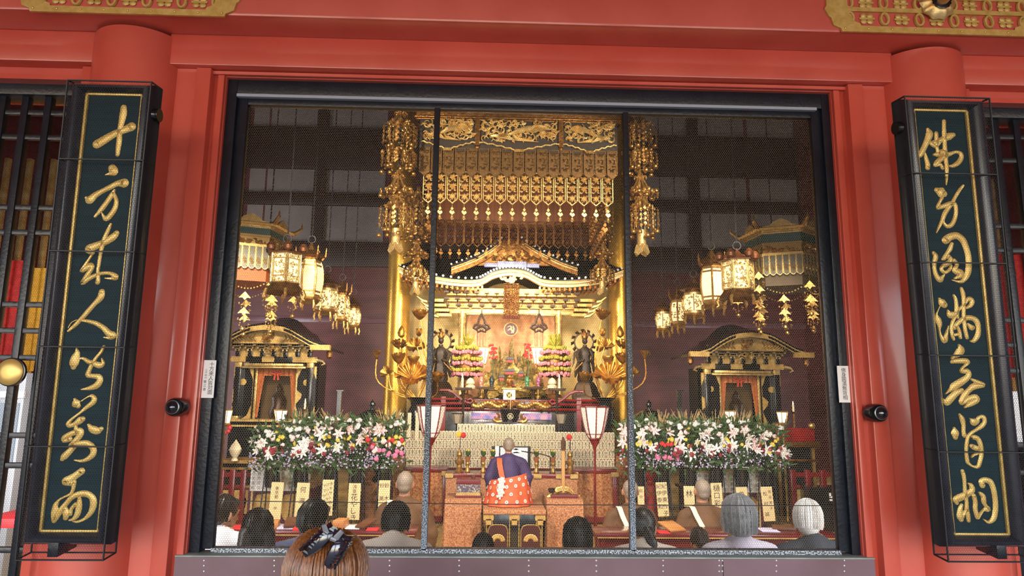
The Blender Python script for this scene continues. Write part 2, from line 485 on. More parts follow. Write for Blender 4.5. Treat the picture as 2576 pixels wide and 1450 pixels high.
# ---- paper labels on the frame
def slip_text(root, cols, o, R=None, size=0.05, step=0.05, y=-0.002, mats=INK, name='lettering'):
    """vertical columns of characters: cols = [(x, z_top, text, size, step)]"""
    t = MB()
    for (x, z, s, sz, st) in cols:
        for i, ch in enumerate(s):
            if ch == ' ': continue
            t.join(text_mb(ch, sz), Matrix.Translation(Vector(o)+Vector((x, y, z-st*i))))
    return t.build(name, mats, root, smooth=0)
def label_slip(cx, cz, w, h, cols, label):
    r = thing('paper_label', label, 'label', (cx, -0.004, cz-h/2))
    MB().box(cx-w/2, cx+w/2, -0.003, 0.0, cz-h/2, cz+h/2).build('paper', WHITE, r)
    slip_text(r, cols, (cx, -0.004, cz), y=0)
pl = at(525, 954, 3.5); pr = at(2123, 967, 3.5)
hl = 90*PX(3.5)*1.02; sz = 0.026
label_slip(pl.x, pl.z, 0.064, hl, [(0.012, hl/2-0.02, '十方来人皆対面', 0.026, 0.0235), (-0.014, hl/2-0.05, '江戸時代', 0.012, 0.013), (-0.016, hl/2-0.108, '響江書', 0.016, 0.019)],
           'white paper label with black characters on the left frame')
label_slip(pr.x, pr.z, 0.064, hl, [(0.0, hl/2-0.022, '佛身圓滿無背相', 0.026, 0.0235)],
           'white paper label with black characters on the right frame')

# ---- dome cameras
for (px, py, s) in ((437, 1025, 1), (2213, 1040, -1)):
    p = at(px, py, 3.36)
    r = thing('dome_camera', 'round black dome security camera beside the %s column' % ('left' if s > 0 else 'right'), 'camera', (p.x, p.y, p.z), 'dome cameras')
    MB().lathe([(0.046, -0.07), (0.046, -0.02), (0.043, 0.0), (0.04, 0.006), (0.0, 0.006)], (p.x, p.y, p.z), 28, 'y').build('housing', BLK, r)
    d = MB().lathe([(0.031, 0.0), (0.03, 0.01), (0.025, 0.02), (0.014, 0.028), (0, 0.031)], (p.x-s*0.004, p.y-0.004, p.z), 24, 'y')
    d.build('dome', mat('smoked_dome', (28, 30, 34), 0.06, 0, coat=1), r)
    MB().lathe([(0.034, 0.004), (0.0345, 0.007), (0.031, 0.009)], (p.x-s*0.004, p.y-0.002, p.z), 24, 'y').build('ring', mat('grey_ring', (120, 122, 128), 0.3, 0.6), r)

# ---- gilt beam fittings
def fitting(x0, x1, zc, hh, cx, label):
    y = -0.29
    r = thing('beam_fitting', label, 'fitting', (cx, y, zc-hh))
    def outline(k):
        w = (x1-x0)/2-k; h = hh-k; c = 0.09
        pts = []
        for sx, sz in ((1, 1), (-1, 1), (-1, -1), (1, -1)):
            q = [(w, h*0.0+0.02), (w+0.012, h*0.25), (w-0.008, h*0.5), (w-0.02, h*0.55), (w-0.03, h*0.8), (w-0.07, h*0.9), (w-0.075, h)]
            if sx*sz < 0: q = q[::-1]
            pts += [((x0+x1)/2+sx*a, zc+sz*b_) for a, b_ in q]
        return pts
    o, i_ = outline(0), outline(0.034)
    i_ = [((x0+x1)/2+((x-(x0+x1)/2)*0.86), z) for x, z in i_]
    m = MB(); n = len(o)
    vs = [(p[0], y-0.012, p[1]) for p in o]+[(p[0], y-0.012, p[1]) for p in i_]+[(p[0], y, p[1]) for p in o]+[(p[0], y, p[1]) for p in i_]
    fs = []
    for k in range(n):
        j = (k+1) % n
        fs += [(k, j, n+j, n+k)[::-1], (k, j, 2*n+j, 2*n+k), (n+k, n+j, 3*n+j, 3*n+k)[::-1]]
    m.add(vs, fs)
    m.build('border_plate', PLATE, r, smooth=0)
    g = MB(); x_in0 = x0+0.12; x_in1 = x1-0.12
    h1 = hh-0.034
    for zb in ((-h1*0.3, 0.012), (h1*0.3, 0.012)):
        g.box(x0+0.05, x1-0.05, y-0.011, y, zc+zb[0]-zb[1], zc+zb[0]+zb[1])
    g.build('rail', PLATE, r)
    g = MB()
    for zz_ in (-h1*0.67, 0.0, h1*0.67):
        k = int((x_in1-x_in0)/0.086)
        for q in range(k+1):
            x = x_in0+(x_in1-x_in0)*q/k; z = zc+zz_; s = h1*0.24
            if q % 2 == 0:
                ring = [(x+s*0.62*math.cos(a*PI/6), y-0.006, z+s*math.sin(a*PI/6)) for a in range(13)]
                g.tube(ring, 0.0085, 5, False)
            else:
                for a in range(4):
                    t = PI/4+a*PI/2
                    g.ball((x+s*0.75*math.cos(t), y-0.005, z+s*0.72*math.sin(t)), (s*0.55, 0.006, s*0.46), 8, 4)
                g.box(x-0.04, x+0.04, y-0.008, y, z-0.006, z+0.006)
    g.build('openwork', PLATE, r)
    copies('stud', MB().ball((0, 0, 0), (0.006, 0.005, 0.006), 8, 4), GOLDB, r, [(x0+0.09+(x1-x0-0.18)*q/8, y-0.013, zc+zz_) for q in range(9) for zz_ in (-hh+0.017, hh-0.017)])
    bs = MB().lathe([(0.085, 0.006), (0.092, 0.02), (0.08, 0.036), (0.06, 0.05), (0.05, 0.052)], (cx, y, zc), 40, 'y', 10, 0.06)
    boss = bs.build('boss', GOLDB, r)
    MB().lathe([(0.052, 0.048), (0.052, 0.056), (0.034, 0.062)], (cx, y, zc), 30, 'y', 14, 0.05).build('black_collar', BLK, boss)
    MB().lathe([(0.033, 0.05), (0.03, 0.085), (0.024, 0.098), (0, 0.102)], (cx, y, zc), 24, 'y').build('knob', GOLDB, boss)
db = 3.5-0.29
p0, p1 = at(40, 30, db), at(604, 42, db); pc = at(345, -8, db)
q0, q1 = at(2080, 60, db), at(2630, 80, db); qc = at(2352, 14, db)
hh = qc.z-at(2352, 88, db).z
fitting(p0.x, p1.x, at(330, 38, db).z+hh, hh, pc.x, 'gilt openwork fitting with boss on the beam above left column')
fitting(q0.x, q1.x, qc.z, hh, qc.x, 'gilt openwork fitting with boss on the beam above right column')

# ---- calligraphy boards, hung leaning forward over the columns
STROKES = {
'L': [((160,240,4.532), [
 [[(670,130,70),(665,200,85),(645,300,72),(625,400,60),(620,500,66),(610,580,62),(600,670,50)],[(365,550,105),(450,500,100),(560,435,85),(660,395,80),(760,350,105)]],
 [[(465,905,10),(520,885,55),(555,865,105),(540,825,95)],[(675,995,110),(600,1000,70),(520,1040,65),(440,1080,60),(350,1130,75),(280,1190,95),(245,1165,40)],[(570,1075,25),(535,1130,60),(480,1210,60),(420,1290,60),(345,1380,30)],[(555,1110,40),(585,1190,50),(575,1270,60),(530,1350,65),(470,1405,60),(440,1370,35),(425,1335,12)]]]),
 ((140,540,4.264), [
 [[(580,100,28),(550,160,45),(515,235,45),(500,280,50),(480,350,50),(465,430,42),(450,520,42),(440,610,38),(440,700,50),(435,725,55)],[(640,195,60),(600,240,80),(500,300,75),(400,340,85),(340,370,90),(380,410,50)],[(370,440,28),(330,500,30),(265,600,40),(290,585,60),(360,545,65),(380,570,40),(330,640,55),(275,730,55),(300,710,60),(380,665,50),(480,630,42),(570,630,42),(630,670,70),(590,685,35),(520,682,12)]],
 [[(480,830,70),(465,890,75),(400,960,55),(330,1040,55),(260,1120,50),(190,1190,45),(125,1250,30)],[(215,1130,8),(160,1160,8),(125,1215,8)],[(260,1135,25),(330,1145,40),(420,1170,50),(500,1220,60),(560,1280,75),(600,1300,80),(570,1325,40),(505,1318,10)]]]),
 ((120,860,4.264), [
 [[(297,70,10),(300,120,60),(280,180,100),(265,240,100),(260,275,60)],[(330,185,20),(365,180,30),(420,215,50),(480,235,55),(540,255,70),(580,235,45),(570,180,12)],[(588,55,36),(560,110,36),(510,170,36),(465,235,45),(430,310,50),(415,360,55),(460,370,50),(530,380,65),(545,420,70),(510,470,75),(440,500,50),(350,515,16)]],
 [[(275,620,30),(290,665,100),(310,690,60)],[(350,640,14),(420,595,18),(460,585,40),(485,620,60),(465,660,60),(400,710,45),(330,770,30),(250,830,30),(205,880,50),(215,905,50),(270,890,50),(330,850,80),(360,835,60)],[(290,900,35),(290,950,50),(340,960,60),(330,1010,70),(280,1070,60),(230,1120,50)],[(300,970,60),(220,1000,60),(160,1040,60),(160,1070,40),(220,1050,60)],[(250,1110,60),(320,1100,60),(410,1100,70),(470,1150,70),(470,1210,70),(420,1260,55),(350,1285,35),(275,1275,14)],[(270,1130,60),(220,1180,70),(160,1240,75),(140,1265,50)],[(425,895,30),(460,940,80),(520,960,80),(560,940,50)]]]),
 ((80,1160,6.042), [
 [[(735,165,110),(660,220,110),(560,290,130),(500,310,120),(490,330,110),(580,350,90)],[(625,330,70),(605,440,60),(570,510,45),(480,555,35),(400,600,40),(340,680,80),(330,760,110),(320,840,110),(315,920,80)],[(340,880,90),(420,760,90),(500,660,80),(580,570,80),(680,520,90),(800,510,100),(890,560,100),(915,640,110),(900,740,100),(850,830,80),(770,900,50),(680,935,40),(610,930,20)],[(480,740,90),(500,820,110),(490,880,80)],[(700,580,60),(700,650,90),(690,740,100),(660,840,90),(600,900,50),(550,910,30)],[(640,670,60),(580,740,60),(560,820,70)]]])],
'R': [((2270,270,4.532), [
 [[(305,245,40),(325,290,85),(310,350,75),(275,430,65),(240,500,65),(215,545,50),(190,558,14)],[(270,520,20),(285,570,45),(305,640,58),(305,685,55)],[(492,150,46),(492,230,48),(495,300,55),(500,400,50),(505,500,55),(515,600,50),(525,700,48),(520,790,35),(512,880,12)],[(405,290,48),(405,370,48),(410,450,40),(430,520,50)],[(600,305,50),(550,325,80),(470,360,60),(390,395,60),(350,410,50),(400,440,40),(450,390,30)],[(370,535,25),(420,530,60),(480,500,60),(540,530,50),(620,505,35),(680,520,50),(690,570,55),(650,630,55),(590,665,40),(550,665,25)],[(520,540,60),(450,590,60),(400,640,60),(385,665,25),(450,650,40),(475,690,40)]],
 [[(410,940,60),(460,965,120),(490,980,80)],[(470,1030,40),(440,1080,35),(425,1130,50),(420,1145,40),(480,1125,50),(560,1100,60),(615,1100,50),(630,1170,48),(620,1250,48),(585,1330,50),(530,1355,45),(490,1320,30),(480,1280,25)],[(710,890,30),(670,940,38),(620,1020,40),(590,1080,45),(540,1150,48),(500,1210,55),(470,1290,45),(430,1370,28),(400,1430,10)]]]),
 ((2300,570,4.677), [
 [[(385,160,90),(440,120,85),(520,105,80),(590,160,80),(630,250,75),(655,350,75),(660,450,75),(650,540,75),(615,610,60),(560,650,40),(455,630,12)],[(245,310,45),(270,350,60),(255,420,55),(255,500,50),(280,580,60),(320,625,70),(350,590,40),(370,560,10)],[(460,200,40),(440,260,55),(400,320,45),(370,370,55),(345,385,30)],[(420,350,60),(450,400,60),(400,440,60),(350,470,45),(340,510,50),(380,540,40),(430,510,40),(450,460,30)],[(490,400,50),(520,450,50),(490,520,60),(560,540,80),(560,580,60),(490,610,25)]],
 [[(310,850,30),(340,890,90),(370,920,80)],[(315,935,14),(290,990,12),(275,1040,30),(300,1100,75),(315,1160,60),(310,1220,25),(330,1290,35),(370,1340,75),(390,1300,55),(400,1240,30),(415,1170,10)],[(480,810,28),(505,860,45),(515,930,50),(520,1000,60),(525,1070,40)],[(570,730,40),(590,780,55),(600,860,50),(600,960,48),(600,1050,48),(610,1150,48),(620,1230,50),(640,1310,45)],[(410,990,25),(440,1040,80),(500,1030,60),(550,970,35),(600,920,40),(660,850,50),(700,880,60),(680,930,50),(630,960,30)],[(500,1060,30),(470,1120,40),(455,1200,45),(465,1280,45),(480,1330,35)],[(490,1190,60),(540,1130,55),(620,1080,60),(700,1080,60),(755,1120,70),(775,1200,60),(765,1280,65),(720,1345,50),(675,1352,20)],[(530,1190,40),(550,1240,45),(560,1310,40)],[(470,1280,35),(540,1270,40)],[(650,1150,30),(690,1190,65),(710,1190,50)]]]),
 ((2330,860,4.395), [
 [[(380,40,30),(400,90,90),(370,130,80),(320,170,40),(300,185,30)],[(300,225,40),(370,215,55),(460,215,60),(480,235,40),(440,270,30),(410,300,30),(405,330,40),(470,330,60),(490,360,60),(470,400,65),(400,450,80),(320,500,80),(290,530,50),(225,580,8)],[(520,420,30),(580,450,50),(650,480,50),(600,490,60),(540,500,70),(490,540,60),(440,600,70),(405,670,60),(430,680,40),(480,640,60),(560,620,70),(580,650,60),(510,690,60),(440,730,20)],[(410,540,50),(340,580,70),(280,640,80),(240,680,65),(205,640,20)]],
 [[(385,810,30),(415,860,60),(430,930,48),(430,1000,45),(440,1040,55)],[(325,960,30),(335,1010,90),(340,1060,60)],[(500,855,15),(540,890,85),(580,880,60),(600,840,35),(650,840,50),(665,890,48),(630,940,50),(570,980,38),(510,1020,38),(480,1060,38),(465,1130,45),(460,1220,42),(470,1310,48),(480,1345,40),(530,1385,25),(590,1385,45),(615,1320,48),(630,1240,50),(620,1150,55),(590,1080,55),(540,1060,50),(520,1055,25)],[(520,1160,50),(560,1180,60),(600,1190,50)],[(590,1240,25),(540,1260,30),(515,1285,15)]]]),
 ((2340,1160,6.042), [
 [[(515,165,60),(535,240,65),(545,330,60),(550,420,60),(560,520,70),(580,640,60),(580,740,70),(600,840,70),(610,920,60)],[(600,350,25),(650,390,80),(660,460,90),(580,520,100),(470,570,110),(410,600,90),(430,650,60)],[(500,680,50),(480,750,80),(480,850,110),(495,900,80)],[(590,750,60),(540,800,50),(520,860,60)],[(690,540,70),(710,640,75),(710,740,75),(730,830,70),(745,880,50),(790,810,45),(830,760,40),(890,740,95),(920,760,60),(860,680,60),(840,620,80),(830,550,75),(780,500,50),(755,490,15)],[(820,380,90),(800,320,80),(860,300,80),(940,330,90),(985,430,85),(1010,560,85),(1020,700,85),(1010,820,85),(980,900,80),(910,945,50),(830,900,20)]]])]}
BOARDG = mat('dark_teal_board', (12, 42, 50), 0.65, 0, (9, 34, 42), 10, bump=0.15, bscale=40, stretch=(0.1, 1, 3), spec=0.2)
BGOLD = mat('gold_calligraphy', (226, 196, 118), 0.42, 0.35, (206, 168, 92), 30)
BFRAME = mat('black_moulding', (38, 40, 50), 0.3, 0, (28, 30, 38), 12, coat=0.3)
def board(side, p_bot, p_top, gl, gr, gt, gb, ol, orr, ot, ob, wall_y, label):
    """gl..gb: gold rim extents, ol..ob: moulding extents (pixels at the rim's mid height / edges)"""
    lean_d = (2.86, 3.08)
    B = at(*p_bot, lean_d[1]); T = at(*p_top, lean_d[0])
    U = (T-B).normalized(); X = Vector((1, 0, 0)); N = X.cross(U).normalized()   # N faces out
    N = -N if N.y > 0 else N
    def loc(px, py):
        r = ray(px, py); t = (B-CAM).dot(N)/r.dot(N); q = CAM+r*t-B; v = q.z/U.z
        return (q.x-v*U.x, v)
    r = thing('calligraphy_board', label, 'sign board', tuple(B))
    M = Matrix.Identity(4)
    M.col[0][:3] = X; M.col[1][:3] = -N; M.col[2][:3] = U; M.col[3][:3] = B     # local: x, y = inward, z = up
    u0 = (loc(*gl[0])[0]+loc(*gl[1])[0])/2; u1 = (loc(*gr[0])[0]+loc(*gr[1])[0])/2
    v1 = loc(*gt)[1]; v0 = loc(*gb)[1]
    o0 = (loc(*ol[0])[0]+loc(*ol[1])[0])/2; o1 = (loc(*orr[0])[0]+loc(*orr[1])[0])/2
    w1_ = loc(*ot)[1]; w0 = loc(*ob)[1]
    MB().box(u0, u1, 0.012, 0.05, v0, v1).xf(M).build('panel', BOARDG, r)
    g = MB()
    for (a, b_, c, d) in ((u0, u0+0.011, v0, v1), (u1-0.011, u1, v0, v1), (u0, u1, v0, v0+0.009), (u0, u1, v1-0.009, v1)):
        g.box(a, b_, 0.0, 0.02, c, d)
    g.xf(M).build('gold_rim', BGOLD, r, bevel=0.002)
    f = MB()
    prof = [(0.0, 0.0), (0.12, -0.022), (0.35, -0.036), (0.6, -0.034), (0.85, -0.015), (1.0, 0.01), (1.0, 0.05)]
    inner = [(u0, v0), (u1, v0), (u1, v1), (u0, v1)]; outer = [(o0, w0), (o1, w0), (o1, w1_), (o0, w1_)]
    vs = []
    for t, y in prof:
        for (a, b_), (c, d) in zip(inner, outer): vs.append((a+(c-a)*t, y, b_+(d-b_)*t))
    fs = []
    for i in range(len(prof)-1):
        for j in range(4):
            k = (j+1) % 4; fs.append((i*4+j, i*4+k, (i+1)*4+k, (i+1)*4+j))
    fs.append(tuple(range(len(prof)*4-4, len(prof)*4)))
    f.add(vs, fs); f.xf(M).build('moulding', BFRAME, r, smooth=50)
    for (ox, oy, s), chars in STROKES[side]:
        for ch in chars:
            m = MB()
            for stq in ch:
                pts = []
                for (x, y, w) in stq:
                    u, v = loc(ox+x/s, oy+y/s); u2, _ = loc(ox+(x+w)/s, oy+y/s)
                    pts.append((u, v, u2-u))
                pts = spline(pts, 5)
                n = len(pts); vs = []
                for i, (u, v, w) in enumerate(pts):
                    a = pts[max(i-1, 0)]; c = pts[min(i+1, n-1)]
                    d = Vector((c[0]-a[0], c[1]-a[1]))
                    d = d.normalized() if d.length > 1e-9 else Vector((1, 0))
                    w = max(w, 0.003)
                    nx, ny = -d.y*w/2, d.x*w/2
                    vs += [(u+nx, 0.0105, v+ny), (u+nx*0.6, 0.005, v+ny*0.6), (u-nx*0.6, 0.005, v-ny*0.6), (u-nx, 0.0105, v-ny)]
                m.add(vs, [(i*4+k, i*4+k+1, i*4+k+5, i*4+k+4) for i in range(n-1) for k in range(3)])
                for (u, v, w) in (pts[0], pts[-1]):
                    w = max(w, 0.003)
                    m.lathe([(w/2, -0.0105), (w*0.3, -0.005), (0, -0.005)], (u, 0, v), 12, 'y')
            m.xf(M).build('character', BGOLD, r, smooth=60)
    # wire cage standing off the board
    cg = 0.04; e = 0.0; CB = 0.055
    a0, a1, b0, b1 = o0-e, o1+e, w0-0.05, w1_+e
    dep = abs(wall_y-B.y)+0.02
    c = MB()
    P = [(a0, -cg, b0), (a1, -cg, b0), (a1, -cg, b1), (a0, -cg, b1)]
    for i in range(4):
        c.tube([P[i], P[(i+1) % 4]], 0.004, 5)
        q = (P[i][0], CB, P[i][2]); c.tube([P[i], q], 0.004, 5); 
        q2 = (P[(i+1) % 4][0], CB, P[(i+1) % 4][2]); c.tube([q, q2], 0.004, 5)
    for t in (0.17, 0.365, 0.565, 0.77):
        z = b1+(b0-b1)*t
        c.tube([(a0, CB, z), (a0, -cg-0.003, z), (a1, -cg-0.003, z), (a1, CB, z)], 0.0035, 5)
    cage = c.xf(M).build('cage', DWIRE, r)
    def p3(x, y, z): return M @ Vector((x, y, z))
    def v3(x, y, z): return M.to_3x3() @ Vector((x, y, z))
    hexmesh('wire_mesh', [(p3(a0, -cg, b0), v3(a1-a0, 0, 0), v3(0, 0, b1-b0)),
                          (p3(a0, CB, b0), v3(0, -CB-cg, 0), v3(0, 0, b1-b0)),
                          (p3(a1, -cg, b0), v3(0, CB+cg, 0), v3(0, 0, b1-b0))], 0.0108, 0.0009, DWIRE, cage)
    bk = MB()
    um = u0+(u1-u0)*(0.35 if side == 'L' else 0.72)
    bk.box(um-0.022, um+0.022, -0.036, 0.10, w0-0.04, w0+0.02)
    us = o1+0.008 if side == 'L' else o0-0.008
    bk.xf(M)
    bk.build('bracket', IRON, r, bevel=0.003)
    lk = MB().lathe([(0.03, -0.012), (0.03, 0.012)], (us, 0.02, w1_-0.13), 16, 'x').xf(M)
    lk.build('bolt', BLK, r)
    um2 = u0 if side == 'L' else u1
    MB().tube([M @ Vector((um2, 0.03, w1_-0.1)), M @ Vector((um2, 0.03, w1_-0.1))+Vector((0, 0.42, 0.02))], 0.012, 6).build('hanger', BLK, r)
    MB().tube([M @ Vector((um2, 0.03, w0+0.03)), M @ Vector((um2, 0.03, w0+0.03))+Vector((0, 0.12, 0.0))], 0.012, 6).build('hanger', BLK, r)
board('L', (168, 1375), (289, 215), ((209, 300), (98, 1320)), ((357, 300), (248, 1320)), (290, 235), (165, 1340), ((181, 230), (62, 1360)), ((384, 230), (283, 1370)), (290, 212), (170, 1372), -0.2,
      'tall dark board with gold calligraphy on the left red column')
board('R', (2474, 1375), (2365, 255), ((2300, 330), (2398, 1330)), ((2437, 330), (2545, 1330)), (2365, 275), (2470, 1348), ((2267, 280), (2365, 1370)), ((2468, 270), (2592, 1370)), (2365, 252), (2470, 1378), -0.2,
      'tall dark board with gold calligraphy on the right red column')
# ================================================================== lattice windows beside the columns
def lattice(n, s, vx, hz, label):
    r = thing('window_%d' % n, label, 'window', ((XOA-1.3) if s < 0 else (XOB+1.3), 0.05, 0.9)); r['kind'] = 'structure'
    ox = pxX(205, 190, 3.44) if s < 0 else pxX(2440, 235, 3.44)
    far = s*3.9; zt = ZL-0.06
    MB().box(min(ox, far), max(ox, far), 0.02, 0.14, zt-0.075, zt).build('head_rail', IRON, r, bevel=0.003)
    MB().box(min(ox, far), max(ox, far), 0.02, 0.14, 0.7, 0.82).build('bottom_rail', IRON, r, bevel=0.003)
    for x in vx:
        MB().box(x-0.018, x+0.018, 0.05, 0.09, 0.8, zt-0.05).build('upright', IRON, r, bevel=0.003)
    for z in hz:
        MB().box(min(ox, far), max(ox, far), 0.058, 0.082, z-0.014, z+0.014).build('crossbar', IRON, r, bevel=0.003)
    lo, hi = min(ox, far), max(ox, far)
    hexmesh('wire_mesh', [((lo, 0.13, 0.8), (hi-lo, 0, 0), (0, 0, zt-0.85))], 0.0118, 0.001, DWIRE, r)
    return r
dl = 3.56
vl = [pxX(72, 212, dl), pxX(128, 212, dl)]
st_ = (pxX(128, 212, dl)-pxX(72, 212, dl))
vx = [pxX(30, 520, dl), pxX(89, 520, dl)]
st_ = vx[1]-vx[0]
vxl = [vx[1]+st_, vx[1]]+[vx[0]-st_*k for k in range(0, 8)]
hzl = [pxZ(40, y, dl) for y in (282, 344, 521, 584, 766, 832, 900, 1096, 1172, 1385)]
lattice(2, -1, vxl, hzl, 'black wooden lattice window left of the left calligraphy board')
vr = [pxX(2520, 420, dl), pxX(2565, 300, dl)]
xr_a = pxX(2517, 450, dl); xr_b = pxX(2569, 420, dl)
vxr = [xr_a-st_]+[xr_a+st_*k for k in range(0, 8)]
hzr = [pxZ(2520, y, dl) for y in (344, 403, 568, 629, 805, 868, 933, 1120, 1190, 1390)]
lattice(3, 1, vxr, hzr, 'black wooden lattice window right of the right calligraphy board')
p = at(2, 935, 3.42)
r = thing('gold_disc', 'round gold metal disc on the left lattice window', 'disc', (p.x, p.y, p.z-0.06))
MB().lathe([(0.066, 0.0), (0.066, 0.012), (0.055, 0.022), (0.03, 0.027), (0, 0.028)], (p.x-0.005, p.y+0.08, p.z), 32, 'y').build('disc', mat('satin_gold', (206, 176, 104), 0.4, 0.6), r)
MB().lathe([(0.072, -0.01), (0.072, 0.004), (0.066, 0.006)], (p.x-0.005, p.y+0.08, p.z), 32, 'y').build('rim', BLK, r)
# ================================================================== the room
FZ = 0.12
TAT = mat('straw_matting', (196, 160, 92), 0.7, 0, (176, 140, 76), 40, bump=0.2, bscale=120, stretch=(1, 0.1, 1))
PLAS = mat('grey_plaster', (150, 140, 138), 0.8, 0, (136, 128, 126), 2)
DWOOD = mat('dark_beam', (52, 26, 24), 0.45, 0, (40, 20, 20), 3)
STONE = mat('stone_paving', (150, 148, 142), 0.8, 0, (128, 126, 122), 3, bump=0.2, bscale=8)
WDR = mat('polished_red_wall', (112, 50, 54), 0.42, 0, (88, 34, 38), 0.8, coat=0.0, stretch=(1, 1, 4))
structure(MB().box(-8, 8, 0.12, 14, -0.1, FZ), 'floor', TAT, 'straw matting floor of the hall', 'floor')
structure(MB().box(-10, 10, -10, -0.1, -0.15, 0), 'floor_outside', STONE, 'stone paved porch floor', 'floor')
structure(MB().box(-8, 8, 0.35, 14, 9.6, 9.8), 'ceiling', BWOOD, 'dark timber ceiling of the hall', 'ceiling')
structure(MB().box(-10, 10, -7, 0.35, 5.4, 5.6), 'ceiling_porch', mat('porch_boards', (170, 90, 70), 0.6, 0, (150, 76, 60), 4), 'boarded porch ceiling', 'ceiling')
structure(MB().box(-8, -7.8, 0, 14, 0, 9.6), 'wall_left', WDR, 'dark red left wall of the hall', 'wall')
structure(MB().box(7.8, 8, 0, 14, 0, 9.6), 'wall_right', WDR, 'dark red right wall of the hall', 'wall')
structure(MB().box(-8, 8, 0.1, 0.34, ZB+1.3, 9.7), 'wall_upper', DRED, 'wall above the great beam', 'wall')
structure(MB().box(-8, -3.88, 0.0, 0.3, 0, ZB+1.3).box(3.88, 8, 0.0, 0.3, 0, ZB+1.3).box(-3.9, XOA-0.3, 0.0, 0.15, 0, 0.72).box(XOB+0.3, 3.9, 0, 0.15, 0, 0.72), 'wall_side', RED, 'red wall beside the lattice windows', 'wall')
for x in (-6.2, -2.3, 2.3, 6.2):
    structure(MB().lathe([(0.3, 0), (0.3, 4.6)], (x, -7.6, 0), 32), 'column', RED, 'unseen outer red porch column added to streak the reflections', 'column')  # columns added out of view to put strips into the reflections
structure(MB().box(-10, 10, -7.9, -7.3, 3.7, 5.5), 'trim_60', RED, 'unseen porch beam added behind the viewer to shape the light', 'beam')  # beam added out of view to cut the incoming light
structure(MB().box(-9.6, -9.3, -7, 0, 0, 5.5), 'added_wall_west', DRED, 'unseen wall added at the porch end to shape the light', 'wall'); structure(MB().box(9.3, 9.6, -7, 0, 0, 5.5), 'added_wall_east', DRED, 'unseen wall added at the porch end to shape the light', 'wall')  # walls added out of view to darken the facade and streak reflections
DB = 16.5; YB = DB-3.5
structure(MB().box(-8, 8, YB, YB+0.3, 0, 9.7), 'wall_back', WDR, 'polished dark red back wall of the hall', 'wall')
def wz(py, px=1285): return pxZ(px, py, DB)
bands = [((wz(335), wz(262)), 'plaster_band'), ((wz(497), wz(438)), 'plaster_band'), ((wz(617), wz(528)), 'plaster_band')]
for i, ((z0, z1), nm) in enumerate(bands):
    for j, (a, b_) in enumerate(((620, 660), (665, 795), (808, 965), (1600, 1740), (1752, 1880), (1890, 2020))):
        xa, xb = pxX(a, 560, DB), pxX(b_, 560, DB)
        structure(MB().box(xa, xb, YB-0.02, YB+0.01, z0, z1), 'trim_%d' % (20+i*6+j), PLAS,
                  'pale plaster panel high on the back wall, %s row' % ('top', 'middle', 'lowest')[i], 'panel')
for i, (a, b_) in enumerate(((wz(437), wz(336)), (wz(527), wz(498)), (wz(680), wz(618)))):
    structure(MB().box(-8, 8, YB-0.12, YB+0.02, a, b_), 'trim_%d' % (40+i), DWOOD, 'dark timber beam across the back wall, %s' % ('highest', 'middle', 'lowest')[i], 'beam', bevel=0.02)
for i, px in enumerate((801, 1746)):
    x = pxX(px, 560, DB)
    structure(MB().box(x-0.14, x+0.14, YB-0.14, YB+0.02, wz(680), wz(262)), 'trim_%d' % (45+i), DWOOD, 'dark timber post on the back wall, %s of the altar' % ('left', 'right')[i], 'post')
for i, py in enumerate((655, 805)):
    structure(MB().box(-8, 8, YB-0.06, YB+0.02, wz(py+14), wz(py)), 'trim_%d' % (50+i), mat('mauve_rail', (120, 76, 88), 0.3, coat=0.4), 'glossy %s rail along the back wall' % ('upper', 'lower')[i], 'rail', bevel=0.008)
# coloured hangings behind the lattices
def cloth_panel(name, label, cat, x0, x1, z0, z1, y, m, waves=5, amp=0.02):
    b = MB().grid(lambda u, v: (x0+(x1-x0)*u, y+amp*math.sin(u*waves*2*PI)*(0.4+0.6*(1-v)), z0+(z1-z0)*v), 60, 8)
    o = b.build(name, m, None, solid=0.006); tag(o, label, cat); return o
REDC = mat('red_brocade', (206, 46, 34), 0.7, 0, (176, 30, 26), 24, bump=0.3, bscale=60)
YELC = mat('yellow_brocade', (224, 168, 46), 0.7, 0, (206, 146, 30), 24, bump=0.3, bscale=60)
dc = 6.6
cloth_panel('red_curtain', 'red brocade curtain hanging behind the left lattice', 'curtain', pxX(-60, 750, dc), pxX(64, 750, dc), pxZ(30, 912, dc), pxZ(30, 655, dc), dc-3.5, REDC)
cloth_panel('yellow_curtain', 'yellow brocade curtain hanging behind the left lattice', 'curtain', pxX(66, 750, dc), pxX(170, 750, dc), pxZ(100, 935, dc), pxZ(100, 675, dc), dc-3.5, YELC)
cloth_panel('red_curtain', 'red brocade curtain hanging behind the right lattice', 'curtain', pxX(2450, 750, dc), pxX(2580, 750, dc), pxZ(2520, 950, dc), pxZ(2520, 640, dc), dc-3.5, REDC)
def plank(name, label, cat, x0, x1, z0, z1, y, m, t=0.03):
    o = MB().box(x0, x1, y, y+t, z0, z1).build(name, m, None, bevel=0.004); tag(o, label, cat); return o
STEEL = mat('grey_cabinet', (176, 178, 182), 0.4, 0.2)
r = thing('steel_cabinet', 'grey metal cabinet seen below the left curtains', 'cabinet', tuple(at(30, 1180, 5.4)))
x0, x1, z0, z1, y = pxX(-90, 1000, 5.4), pxX(60, 1000, 5.4), FZ, pxZ(60, 938, 5.4), 1.9
MB().box(x0, x1, y, y+0.4, z0, z1).build('body', STEEL, r, bevel=0.006)
zt = pxZ(60, 985, 5.4); MB().box(x0-0.01, x1+0.01, y-0.02, y, zt-0.05, zt).build('rail', WHITE, r)
MB().box(x0+0.1, x1-0.02, y-0.012, y, zt-0.55, zt-0.09).build('door', mat('cabinet_door', (150, 160, 170), 0.3, 0.2), r)
